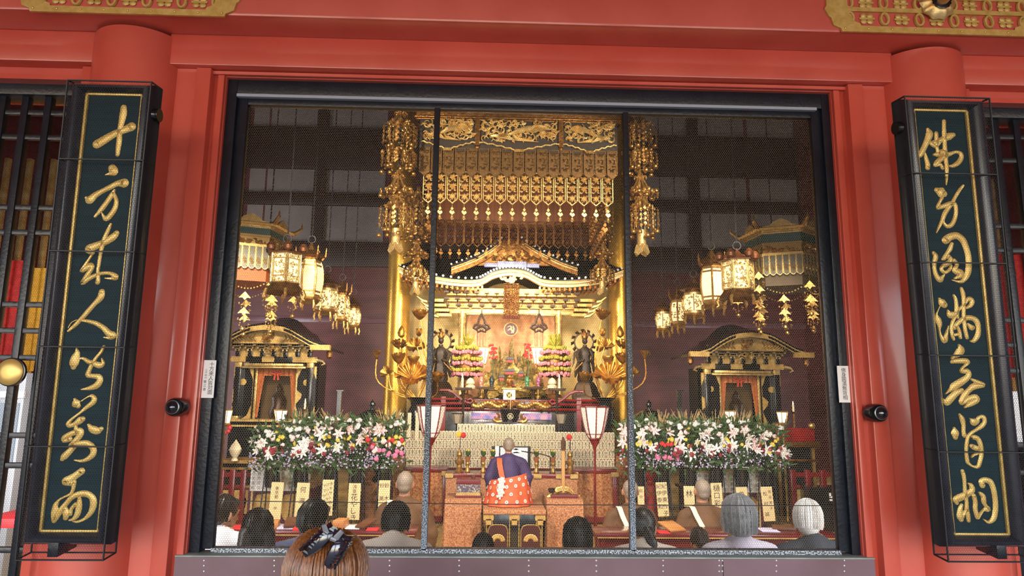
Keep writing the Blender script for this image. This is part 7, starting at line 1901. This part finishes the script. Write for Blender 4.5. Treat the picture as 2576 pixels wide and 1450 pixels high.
zd2, yd2 = long_desk(1500, 2115, 1334, 6.1, 'long red lacquer sutra desk right of the priest')
def slab(name, label, cat, px, w, dp, h, m, z, y, rot=0.0, tilt=0.0, group=None):
    c = Vector((pxX(px, 1330, y+3.5+dp/2), y+dp/2, z+h/2+abs(math.sin(tilt))*dp/2))
    o = MB().obox((0, 0, 0), w, dp, h, Matrix.Rotation(rot, 3, 'Z') @ Matrix.Rotation(tilt, 3, 'X')).xf(Matrix.Translation(c)).build(name, m, None, bevel=0.004); tag(o, label, cat, group)
HW = mat('honey_box_wood', (196, 132, 72), 0.5, 0, (170, 106, 54), 8, stretch=(0.2, 1, 1))
LAV = mat('lavender_cloth', (196, 186, 214), 0.8)
REDC2 = mat('scarlet_cloth', (200, 30, 34), 0.6)
slab('sutra_box', 'small honey wood box at the left end of left sutra desk', 'box', 686, 0.1, 0.14, 0.06, HW, zd1, yd1+0.1, 0.2)
slab('folded_cloth', 'folded lavender cloth on the left sutra desk', 'cloth', 722, 0.14, 0.2, 0.012, LAV, zd1, yd1+0.08, 0.1)
slab('sutra_book', 'brown sutra book leaning on the lavender cloth', 'book', 740, 0.16, 0.2, 0.025, BWOOD, zd1+0.013, yd1+0.08, 0.15, 0.2)
slab('red_cloth', 'square of scarlet cloth on the left sutra desk', 'cloth', 600, 0.16, 0.2, 0.01, REDC2, zd1, yd1+0.06)
slab('red_cloth', 'scarlet cloth beside the shirt collar on left sutra desk', 'cloth', 748, 0.06, 0.08, 0.03, REDC2, zd1, yd1+0.0)
slab('wooden_box', 'honey wood box in the middle of the left sutra desk', 'box', 857, 0.1, 0.16, 0.07, HW, zd1, yd1+0.12, -0.1)
slab('paper_sheet', 'white paper sheet on the left sutra desk right of the wooden box', 'paper', 890, 0.13, 0.2, 0.006, WHITE, zd1, yd1+0.1)
slab('sutra_book', 'brown sutra book tilted at right of the white paper', 'book', 920, 0.1, 0.2, 0.025, BWOOD, zd1, yd1+0.1, -0.4, 0.2)
slab('red_cloth', 'scarlet cloth at the right of the left sutra desk', 'cloth', 938, 0.1, 0.12, 0.012, REDC2, zd1, yd1+0.02)
slab('sutra_book', 'brown sutra book between the two monks on the right sutra desk', 'book', 1690, 0.16, 0.22, 0.02, HW, zd2, yd2+0.1, 0.3, 0.2)
slab('red_cloth', 'scarlet cloth beneath the sutra book on right desk', 'cloth', 1668, 0.1, 0.14, 0.008, REDC2, zd2, yd2+0.02)
slab('paper_sheet', 'white paper sheet at the right of the grey haired person', 'paper', 1932, 0.16, 0.2, 0.006, LAV, zd2, yd2+0.12, -0.1)
slab('sutra_book', 'long brown sutra book behind the white haired man', 'book', 1972, 0.2, 0.1, 0.025, BWOOD, zd2, yd2+0.2, -0.3, 0.1)
for (xa_, xb_, py, lab) in ((1112, 1176, 1352, 'dark red lacquer tray with pale rim on the floor left of dais'),):
    d = 7.0; a, b_ = at(xa_, py, d), at(xb_, py, d)
    r = thing('floor_tray', lab, 'tray', ((a.x+b_.x)/2, a.y, FZ)); MB().box(a.x, b_.x, a.y, a.y+0.36, FZ, FZ+0.03).build('tray', DRED, r)
    MB().box(a.x-0.01, b_.x+0.01, a.y-0.012, a.y, FZ, FZ+0.04).box(a.x-0.012, a.x, a.y, a.y+0.36, FZ, FZ+0.04).box(b_.x, b_.x+0.012, a.y, a.y+0.36, FZ, FZ+0.04).build('rim', CREAM, r)
# ================================================================== people
def remesh(mb, name, m, parent, vox=0.012, smooth_it=3, M=None):
    if M is not None: mb.xf(M)
    me = mb.mesh(name, m, OFF[parent.name], smooth=0)
    o = bpy.data.objects.new(name, me); col.objects.link(o)
    a = o.modifiers.new('r', 'REMESH'); a.mode = 'VOXEL'; a.voxel_size = vox; a.use_smooth_shade = True
    s = o.modifiers.new('s', 'SMOOTH'); s.iterations = smooth_it; s.factor = 0.5
    dg = bpy.context.evaluated_depsgraph_get()
    nm = bpy.data.meshes.new_from_object(o.evaluated_get(dg)); nm.name = name
    o.modifiers.clear(); o.data = nm; bpy.data.meshes.remove(me)
    if not nm.materials: nm.materials.append(m)
    o.parent = parent; OFF[o.name] = OFF[parent.name]
    return o
def limb(mb, pts, rs, n=10):
    mb.tube(pts, rs, n)
    for p, r in zip(pts, rs): mb.ball(p, r, n, 7)
def head_mb(mb, c, s=1.0, turn=0.0, nod=0.0):
    """head facing +y, centred on c"""
    q = MB()
    q.ball((0, -0.008, 0.018), (0.074, 0.092, 0.094), 18, 14)
    q.ball((0, 0.03, -0.04), (0.056, 0.062, 0.07), 14, 10)
    q.ball((0, 0.055, -0.085), (0.03, 0.03, 0.022), 10, 8)
    q.tube([(0, 0.086, 0.02), (0, 0.1, -0.012), (0, 0.108, -0.028)], [0.008, 0.011, 0.014], 8); q.ball((0, 0.104, -0.03), 0.014, 8, 6)
    for sx in (-1, 1):
        q.ball((sx*0.03, 0.083, 0.012), (0.014, 0.008, 0.009), 8, 6); q.ball((sx*0.03, 0.086, 0.03), (0.022, 0.008, 0.006), 8, 6)
        q.ball((sx*0.078, 0.0, -0.012), (0.011, 0.02, 0.032), 8, 8); q.ball((sx*0.08, -0.006, 0.008), (0.012, 0.014, 0.014), 8, 6)
    q.ball((0, 0.088, -0.058), (0.024, 0.01, 0.006), 8, 6); q.ball((0, 0.087, -0.068), (0.02, 0.01, 0.006), 8, 6)
    M = Matrix.Translation(c) @ Matrix.Rotation(turn, 4, 'Z') @ Matrix.Rotation(-nod, 4, 'X') @ Matrix.Scale(s, 4)
    mb.join(q, M); return M
def hand_mb(mb, w, d, side, r=0.008):
    """relaxed hand at wrist w pointing along d (5 bent fingers)"""
    d = Vector(d).normalized(); up = Vector((0, 0, 1)); sdv = d.cross(up).normalized()*side; nrm = sdv.cross(d)
    w = Vector(w)
    for t in (0, 0.5, 1): mb.ball(w+d*(0.02+0.05*t), (0.034-0.004*t, 0.034-0.004*t, 0.016), 10, 7)
    for i, (o, L_) in enumerate(((-0.027, 0.062), (-0.009, 0.072), (0.009, 0.068), (0.027, 0.052))):
        a = w+d*0.085+sdv*o; b = a+d*L_*0.5-up*0.004; c = b+d*L_*0.4-up*0.02; limb(mb, [a-d*0.02, b, c], [r*1.05, r, r*0.85], 7)
    a = w+d*0.03-sdv*0.032; limb(mb, [a, a+d*0.03-sdv*0.02, a+d*0.055-sdv*0.022-up*0.008], [r*1.3, r*1.1, r*0.9], 7)
SKIN = mat('skin', (206, 156, 124), 0.55, 0, (194, 140, 110), 5)
SKIN2 = mat('tanned_skin', (186, 130, 98), 0.55, 0, (172, 118, 88), 5)
SHAV = mat('shaved_scalp', (136, 120, 104), 0.6, 0, (122, 106, 92), 60)
def person(label, px, py_top, d, zfloor, clothes, skin=SKIN, hair=None, robe=False, turn=0.0, nod=0.0, yaw=0.0, bow=0.0, wide=1.0, sash=None, lower=None, vox=0.012, drop=0.0):
    """kneeling figure seen from behind; head top on pixel px,py_top"""
    top = at(px, py_top, d); s = (top.z-zfloor)/(0.905-drop)
    r = thing('person', label, 'person', (top.x, top.y, zfloor))
    B = Matrix.Translation((top.x, top.y, zfloor)) @ Matrix.Rotation(yaw, 4, 'Z') @ Matrix.Scale(s, 4)
    hx = Vector((0, bow*0.10+drop*1.1, 0.79-drop)); nod = nod+drop*4
    b = MB()
    limb(b, [(0, -0.02, 0.16), (0, -0.03, 0.3), (0, -0.01, 0.45), (0, bow*0.06, 0.58)], [0.135, 0.125, 0.135, 0.11], 14)
    limb(b, [(-0.15*wide, bow*0.06, 0.585), (0, bow*0.06-0.01, 0.6), (0.15*wide, bow*0.06, 0.585)], [0.05, 0.065, 0.05])
    limb(b, [(0, bow*0.07-0.01, 0.6), (0, bow*0.09-0.005+drop*0.9, 0.7-drop)], [0.058, 0.052], 12)
    HM = head_mb(b, hx, 1.0, turn, nod)
    for sx in (-1, 1):
        limb(b, [(sx*0.18*wide, bow*0.06, 0.57), (sx*0.215*wide, 0.02, 0.36), (sx*0.1, 0.26, 0.25)], [0.048, 0.04, 0.028])
        hand_mb(b, Vector((sx*0.1, 0.26, 0.25)), (-sx*0.4, 0.7, -0.2), sx)
        limb(b, [(sx*0.1, 0.0, 0.14), (sx*0.14, 0.36, 0.11)], [0.085, 0.065]); limb(b, [(sx*0.14, 0.36, 0.07), (sx*0.11, 0.0, 0.06), (sx*0.09, -0.2, 0.04)], [0.06, 0.052, 0.036]); limb(b, [(sx*0.09, -0.2, 0.04), (sx*0.06, -0.3, 0.035)], [0.034, 0.026])
    remesh(b, 'body', skin, r, vox, 2, B)
    c = MB()
    if robe:
        limb(c, [(0, -0.03, 0.1), (0, -0.05, 0.25), (0, -0.03, 0.45), (0, bow*0.06-0.01, 0.575)], [0.2, 0.175, 0.17, 0.125], 16)
        limb(c, [(-0.15*wide, bow*0.06-0.01, 0.575), (0, bow*0.06-0.02, 0.61), (0.15*wide, bow*0.06-0.01, 0.575)], [0.066, 0.082, 0.066])
        limb(c, [(0, bow*0.07-0.015, 0.61), (0, bow*0.075-0.015, 0.645)], [0.074, 0.064])
        for sx in (-1, 1):
            limb(c, [(sx*0.18*wide, bow*0.06, 0.555), (sx*0.235*wide, 0.0, 0.36), (sx*0.2, 0.16, 0.24)], [0.068, 0.085, 0.09]); limb(c, [(sx*0.22*wide, 0.0, 0.3), (sx*0.22*wide, 0.08, 0.12)], [0.08, 0.06])
            limb(c, [(sx*0.1, -0.1, 0.09), (sx*0.16, 0.36, 0.1)], [0.13, 0.11]); limb(c, [(sx*0.12, -0.22, 0.07), (0, -0.26, 0.07)], [0.085, 0.085])
        remesh(c, 'robe', clothes, r, 0.014, 4, B)
    else:
        limb(c, [(0, -0.02, 0.2), (0, -0.03, 0.32), (0, -0.012, 0.46), (0, bow*0.06-0.005, 0.57)], [0.155, 0.145, 0.15, 0.118], 16)
        limb(c, [(-0.16*wide, bow*0.06, 0.575), (0, bow*0.06-0.012, 0.6), (0.16*wide, bow*0.06, 0.575)], [0.058, 0.072, 0.058])
        limb(c, [(0, bow*0.07-0.012, 0.6), (0, bow*0.075-0.01, 0.635)], [0.066, 0.06])
        for sx in (-1, 1): limb(c, [(sx*0.18*wide, bow*0.06, 0.565), (sx*0.21*wide, 0.01, 0.4)], [0.06, 0.062])
        remesh(c, 'shirt', clothes, r, 0.014, 3, B)
        t = MB(); limb(t, [(-0.07, -0.01, 0.16), (0.07, -0.01, 0.16)], [0.15, 0.15])
        for sx in (-1, 1): limb(t, [(sx*0.1, 0.0, 0.14), (sx*0.145, 0.37, 0.11)], [0.1, 0.08]); limb(t, [(sx*0.14, 0.36, 0.075), (sx*0.11, 0.0, 0.065), (sx*0.09, -0.19, 0.045)], [0.07, 0.06, 0.046])
        remesh(t, 'trousers', lower or mat('dark_trousers', (40, 42, 50), 0.8), r, 0.016, 3, B)
    # hair
    H = B @ HM
    if hair:
        style, hm = hair; h = MB()
        if style == 'shaved':
            h.ball((0, -0.012, 0.026), (0.0755, 0.0925, 0.0905), 20, 14); h.ball((0, -0.04, -0.02), (0.06, 0.058, 0.06), 14, 10)
        elif style == 'short':
            h.ball((0, -0.014, 0.034), (0.084, 0.1, 0.094), 20, 14); h.ball((0, -0.048, -0.018), (0.07, 0.062, 0.068), 16, 12); h.ball((0, 0.055, 0.075), (0.06, 0.04, 0.035), 12, 8)
        elif style == 'bob':
            h.ball((0, -0.014, 0.034), (0.1, 0.112, 0.1), 20, 14); h.ball((0, -0.04, -0.035), (0.094, 0.085, 0.085), 18, 12)
            for sx in (-1, 1): h.ball((sx*0.078, 0.0, -0.03), (0.03, 0.055, 0.07), 12, 9)
        elif style == 'long':
            h.ball((0, -0.014, 0.034), (0.09, 0.106, 0.098), 20, 14); h.ball((0, -0.05, -0.03), (0.082, 0.07, 0.085), 16, 12)
            for sx in (-1, 0, 1): limb(h, [(sx*0.045, -0.06, -0.02), (sx*0.06, -0.075, -0.12), (sx*0.05, -0.08, -0.2)], [0.06, 0.05, 0.03])
            for sx in (-1, 1): h.ball((sx*0.07, 0.01, -0.03), (0.028, 0.05, 0.07), 12, 9)
        elif style == 'tail':
            h.ball((0, -0.014, 0.034), (0.084, 0.1, 0.094), 20, 14); h.ball((0, -0.048, -0.01), (0.072, 0.06, 0.06), 16, 12)
            limb(h, [(0.01, -0.1, -0.03), (0.025, -0.115, -0.09), (0.03, -0.1, -0.19), (0.03, -0.1, -0.24)], [0.03, 0.036, 0.03, 0.01])
        remesh(h, 'hair', hm, r, 0.0085, 2, H)
        if style in ('bob', 'short', 'long') :
            st_ = MB(); rnd = random.Random(int(px))
            for i in range(150):
                a = rnd.uniform(0, 2*PI); k = {'bob': 0.102, 'long': 0.092}.get(style, 0.086)
                pts = []
                for j in range(6):
                    t = 0.15+j*(0.5 if style != 'short' else 0.42); z = 0.034+0.1*math.cos(min(t, 1.5))-max(0, t-1.5)*0.115; rr = math.sin(min(t, 1.5))-max(0, t-1.9)*(0.12 if style != 'short' else 0.3)
                    if math.sin(a) > 0.45 and j > 2: break
                    pts.append((k*1.0*rr*math.cos(a), -0.016+k*1.15*rr*math.sin(a)-(0.01 if t > 1.4 else 0), z))
                if len(pts) > 2: st_.tube(pts, 0.0022, 3)
            st_.xf(H).build('hair_strands', hm, r)
    if sash:
        P = lambda x, z, y: B @ Vector((x, y, z))
        q = MB(); pts = [(-0.125, 0.652, 0.0), (-0.122, 0.645, -0.06), (-0.105, 0.575, -0.125), (-0.07, 0.48, -0.2), (-0.015, 0.34, -0.245), (0.03, 0.22, -0.262), (0.06, 0.13, -0.31)]
        sp = spline(pts, 5); vs = []
        for (x, z, y) in sp: vs += [P(x-0.024, z, y-0.012), P(x+0.024, z, y-0.016)]
        q.add(vs, [(2*i, 2*i+1, 2*i+3, 2*i+2) for i in range(len(sp)-1)])
        q.build('sash', sash, r, solid=0.006)
    return r, B
BLACKH = mat('black_hair', (20, 18, 18), 0.4, 0, (34, 30, 28), 60, stretch=(8, 8, 0.6)); DKH = mat('dark_brown_hair', (34, 26, 22), 0.4, 0, (52, 40, 32), 60, stretch=(8, 8, 0.6))
GREYH = mat('grey_hair', (96, 98, 102), 0.42, 0, (176, 178, 182), 70, stretch=(9, 9, 0.5)); WHITEH = mat('white_hair', (228, 223, 216), 0.6, 0, (200, 194, 186), 50, stretch=(8, 8, 0.6))
WSH = mat('white_shirt', (226, 226, 230), 0.8); BSH = mat('pale_blue_shirt', (150, 166, 214), 0.8); CSH = mat('cream_shirt', (214, 200, 182), 0.8); LSH = mat('lilac_top', (204, 196, 206), 0.8, 0, (186, 176, 190), 60); KSH = mat('black_shirt', (36, 40, 48), 0.8); TSH = mat('tan_top', (176, 138, 96), 0.8); GSH = mat('dark_grey_top', (60, 60, 66), 0.8)
BROBE = mat('brown_robe', (96, 62, 30), 0.8, 0, (82, 51, 24), 5); SASHM = mat('cream_sash', (224, 208, 172), 0.7)
ZP = FZ
person('man in a white shirt with dark hair at the far left of the front row', 561, 1252, 5.15, ZP, WSH, SKIN, ('short', DKH), turn=-0.7, drop=0.04)
person('woman with long dark hair, second from the left in the front row', 643, 1290, 4.5, ZP, mat('beige_top', (206, 186, 164), 0.8), SKIN, ('long', DKH), turn=0.3, drop=0.05)
person('man in a pale blue shirt with short black hair in the front row', 786, 1266, 4.7, ZP, BSH, SKIN, ('short', BLACKH), turn=-0.35, drop=0.06)
person('man in a cream shirt with short black hair left of the left mullion', 993, 1275, 4.7, ZP, CSH, SKIN, ('short', BLACKH), drop=0.085)
person('small person with dark hair mostly below the sill left of centre', 1216, 1345, 4.7, ZP, GSH, SKIN, ('short', DKH))
person('person with black bobbed hair right of centre in the front row', 1455, 1311, 4.7, ZP, GSH, SKIN, ('bob', BLACKH), drop=0.05)
person('woman in cream with a black ponytail beside the right mullion', 1622, 1287, 4.7, ZP, CSH, SKIN, ('tail', BLACKH), drop=0.07)
person('person in a tan top bowing low beside the grey haired person', 1768, 1338, 5.1, ZP, TSH, SKIN, ('short', DKH), bow=1.2, nod=0.6)
person('person with bobbed grey hair and a lilac top in the front row', 1857, 1250, 4.7, ZP, LSH, SKIN, ('bob', GREYH), drop=0.015)
person('white haired man in a black shirt at the right of the front row', 2041, 1266, 4.7, ZP, KSH, SKIN2, ('short', WHITEH), turn=-0.45, wide=1.05, drop=0.05)
person('monk in a brown robe with shaved head left of the left mullion', 1020, 1186, 6.75, FZ, BROBE, SKIN2, ('shaved', SHAV), True, sash=SASHM)
person('monk in a brown robe with shaved head behind the right mullion', 1585, 1207, 6.75, FZ, BROBE, SKIN2, ('shaved', SHAV), True, sash=SASHM)
person('monk in a brown robe and cream sash between two placards at right', 1766, 1206, 6.75, FZ, BROBE, SKIN2, ('shaved', SHAV), True, sash=SASHM)
PURR = mat('purple_robe', (54, 32, 84), 0.7, 0, (44, 26, 70), 5)
pr, PB_ = person('head priest in a purple robe with orange kesa on the dais', 1280, 1101, 7.9, zdais, PURR, SKIN2, ('shaved', SHAV), True, wide=1.12)
# orange kesa: wrap round the hips plus a strap over the left shoulder, with white crests
KES = mat('orange_kesa', (226, 92, 44), 0.7, 0, (214, 78, 36), 6)
q = MB()
def kes(u, v):
    a = PI*1.0+u*PI*1.0; zt = 0.37+0.05*math.cos(a); z = 0.0+zt*v
    rx = 0.34-0.08*v+0.012*math.sin(u*34)*(1-v); ry = 0.385-0.14*v+0.012*math.sin(u*34)*(1-v)
    return PB_ @ Vector((rx*math.cos(a), 0.0+ry*math.sin(a), z+0.01))
q.grid(kes, 60, 10); kz = q.build('kesa', KES, pr, solid=0.008)
q = MB(); sp = spline([(-0.125, 0.63, 0.03), (-0.13, 0.62, -0.07), (-0.125, 0.54, -0.165), (-0.1, 0.42, -0.215), (-0.07, 0.3, -0.27)], 5); vs = []
for (x, z, y) in sp: vs += [PB_ @ Vector((x-0.036, y-0.012, z)), PB_ @ Vector((x+0.036, y-0.018, z))]
q.add(vs, [(2*i, 2*i+1, 2*i+3, 2*i+2) for i in range(len(sp)-1)]); q.build('kesa_strap', KES, pr, solid=0.006)
q = MB(); rnd = random.Random(4); spots = []
for row, v in enumerate((0.16, 0.42, 0.68, 0.88)):
    for c in range(7):
        u = (c+0.5+0.5*(row % 2))/7.5
        if 0.02 < u < 0.98: spots.append((u, v))
for (u, v) in spots:
    c = kes(u, v); e1 = (kes(u+0.01, v)-c).normalized(); e2 = (kes(u, v+0.01)-c).normalized(); n = e1.cross(e2).normalized()
    n = n if n.y < 0 else -n; c = c+n*0.012; R_ = 0.021
    for t in range(8):
        a = t*PI/4; o_ = c+(e1*math.cos(a)+e2*math.sin(a))*R_*0.62
        q.add([o_+(e1*math.cos(b_)+e2*math.sin(b_))*R_*0.36 for b_ in [k*PI/4 for k in range(8)]], [tuple(range(8))])
c = kes(0.36, 0.8); 
q.build('white_crests', mat('white_crest', (238, 220, 206), 0.7), pr, smooth=0)
q = MB()
for i in range(7):
    c = kes(0.37+0.02*(i % 2), 0.98-0.1*i); q.tube([c+Vector((-0.035, -0.03, 0)), c+Vector((0.035, -0.035, 0.012))], 0.016, 6); q.tube([c+Vector((0, -0.03, -0.03)), c+Vector((0.006, -0.03, 0.03))], 0.012, 6)
q.build('white_cord', mat('white_crest', (238, 220, 206), 0.7), pr)
MB().lathe([(0.066, 0.632), (0.068, 0.655), (0.062, 0.66)], (0, -0.01, 0), 20).xf(PB_).build('white_collar', WHITE, pr)

# ------------------------------------------------------------------ woman outside with a hair claw
WD = 1.8
hc = at(822, 1468, WD)
wz_ = hc.z-0.04
BRH = mat('auburn_hair', (112, 66, 30), 0.4, 0, (66, 38, 20), 40, 5, stretch=(5, 5, 1.2))
BRS = mat('auburn_strands', (142, 88, 42), 0.4, 0, (86, 48, 24), 60, stretch=(5, 5, 1))
wm = thing('person', 'woman with auburn hair pinned up in a black claw clip, standing outside the screen', 'person', (hc.x, hc.y, 0))
sW = (hc.z+0.12)/1.62
b = MB()
HMW = head_mb(b, hc-Vector((0, 0, 0.0)), 1.0, 0.0, 0.25)
X0, Y0 = hc.x, hc.y-0.03
Zs = lambda t: t*sW
limb(b, [(X0, Y0+0.0, hc.z-0.09), (X0, Y0-0.03, Zs(1.36))], [0.055, 0.06])
limb(b, [(X0, Y0-0.04, Zs(1.3)), (X0, Y0-0.05, Zs(1.1)), (X0, Y0-0.05, Zs(0.9))], [0.13, 0.12, 0.15], 14)
for sx in (-1, 1):
    limb(b, [(X0+sx*0.05, Y0-0.03, Zs(1.34)), (X0+sx*0.17, Y0-0.04, Zs(1.31)), (X0+sx*0.2, Y0-0.05, Zs(1.05)), (X0+sx*0.2, Y0+0.02, Zs(0.84))], [0.05, 0.05, 0.04, 0.028])
    hand_mb(b, (X0+sx*0.2, Y0+0.02, Zs(0.84)), (0, 0.25, -1), sx)
    limb(b, [(X0+sx*0.085, Y0-0.05, Zs(0.88)), (X0+sx*0.09, Y0-0.05, Zs(0.46)), (X0+sx*0.09, Y0-0.07, Zs(0.07))], [0.085, 0.055, 0.036]); limb(b, [(X0+sx*0.09, Y0-0.08, 0.04), (X0+sx*0.1, Y0+0.09, 0.03)], [0.036, 0.028])
remesh(b, 'body', SKIN, wm, 0.012, 2)
c = MB(); limb(c, [(X0, Y0-0.04, Zs(1.31)), (X0, Y0-0.05, Zs(1.1)), (X0, Y0-0.05, Zs(0.86))], [0.142, 0.14, 0.165], 14)
for sx in (-1, 1): limb(c, [(X0+sx*0.05, Y0-0.035, Zs(1.34)), (X0+sx*0.17, Y0-0.04, Zs(1.31)), (X0+sx*0.2, Y0-0.05, Zs(1.08))], [0.06, 0.062, 0.06])
remesh(c, 'blouse', mat('navy_blouse', (40, 46, 66), 0.8), wm, 0.014, 3)
c = MB()
for sx in (-1, 1): limb(c, [(X0+sx*0.085, Y0-0.05, Zs(0.86)), (X0+sx*0.09, Y0-0.05, Zs(0.46)), (X0+sx*0.09, Y0-0.07, Zs(0.1))], [0.105, 0.085, 0.07])
limb(c, [(X0-0.06, Y0-0.05, Zs(0.88)), (X0+0.06, Y0-0.05, Zs(0.88))], [0.13, 0.13]); remesh(c, 'trousers', mat('dark_trousers', (40, 42, 50), 0.8), wm, 0.016, 3)
h = MB(); h.ball((0, -0.02, 0.03), (0.1, 0.112, 0.1), 20, 14); h.ball((0, -0.055, -0.02), (0.088, 0.075, 0.08), 16, 12); h.ball((-0.012, -0.07, 0.055), (0.05, 0.045, 0.05), 12, 9)
h.ball((0.045, -0.05, 0.03), (0.052, 0.07, 0.066), 12, 9)
remesh(h, 'hair', BRH, wm, 0.008, 2, HMW)
st_ = MB(); rnd = random.Random(9)
for i in range(420):
    a = rnd.uniform(0, 2*PI); t0 = rnd.uniform(2.1, 2.7); pts = []; jit = rnd.uniform(0.98, 1.05)
    for j in range(7):
        t = t0*(1-j/7.5); aa = a+0.25*j/6*math.sin(a*2)
        pts.append(HMW @ Vector((0.101*jit*math.sin(t)*math.cos(aa), -0.022+0.114*jit*math.sin(t)*math.sin(aa), 0.03+0.101*jit*math.cos(t))))
    st_.tube(pts, rnd.uniform(0.0012, 0.0026), 3)
for i in range(14):
    a = rnd.uniform(0.2, 2.9); p0 = HMW @ Vector((0.1*math.cos(a), -0.05, 0.03+0.1*math.sin(a)*0.9)); e = p0+Vector((0.022*math.cos(a)+rnd.uniform(-0.01, 0.01), rnd.uniform(-0.01, 0.02), 0.03*math.sin(a)-0.01)); st_.tube([p0, (p0+e)/2+Vector((0, 0, 0.01)), e], 0.0003, 3)
for i in range(16):       # loose twist caught in the claw
    t = i/15; st_.tube([Vector(q_) for q_ in spline([tuple(at(765+30*t, 1400+6*t, WD-0.1)), tuple(at(785+30*t, 1425+4*t, WD-0.115)), tuple(at(815-5*t, 1425-14*t, WD-0.11)), tuple(at(822, 1398-10*t, WD-0.1))], 5)], 0.0028, 4)
st_.build('hair_strands', BRS, wm)
clip = thing('hair_claw', 'glossy black ribbed hair claw gripping the auburn hair', 'hair clip', tuple(at(826, 1400, WD-0.1)))
GL = mat('glossy_black_plastic', (22, 24, 34), 0.12, 0, (30, 32, 44), 10, coat=1.0)
def claw(axis, nrm, name):
    """axis: pixel rows along the claw half; nrm: which way its teeth curl"""
    m = MB(); n = 9; P_ = spline(axis, 4); k = PX(WD)
    rail = [at(x, y, WD-0.118-0.012*math.sin(i/(len(P_)-1)*PI)) for i, (x, y) in enumerate(P_)]
    m.tube(rail, [0.0045+0.009*math.sin(PI*i/(len(rail)-1)) for i in range(len(rail))], 8, True, 0.6)
    rail2 = [p+Vector((nrm[0]*20*k, 0.012, -nrm[1]*20*k)) for p in rail]
    m.tube(rail2, 0.0042, 6)
    for i in range(n):
        j = int((i+0.3)/n*(len(rail)-1)); a = rail[j]; b_ = rail2[j]
        m.tube([a, (a+b_)/2+Vector((0, -0.012, 0.0)), b_, b_+Vector((nrm[0]*6*k, 0.03, -nrm[1]*6*k))], [0.005, 0.0048, 0.0042, 0.0015], 6)
    m.build(name, GL, clip)
claw([(846, 1334), (822, 1350), (795, 1376), (768, 1400)], (-0.75, -0.55), 'claw_half')
claw([(862, 1346), (852, 1370), (834, 1402), (818, 1428)], (0.8, 0.35), 'claw_half')
m = MB(); a = at(833, 1356, WD-0.125); m.tube([a+Vector((-0.016, 0, 0.006)), a+Vector((0.014, 0, -0.004))], 0.006, 8); m.tube([a+Vector((-0.01, -0.004, 0.012)), a+Vector((-0.016, -0.012, 0.034))], [0.008, 0.006], 6, True, 0.5); m.tube([a+Vector((0.012, -0.004, 0.002)), a+Vector((0.028, -0.012, 0.02))], [0.008, 0.006], 6, True, 0.5)
m.build('hinge', mat('grey_spring', (150, 152, 160), 0.3, 0.7), clip)
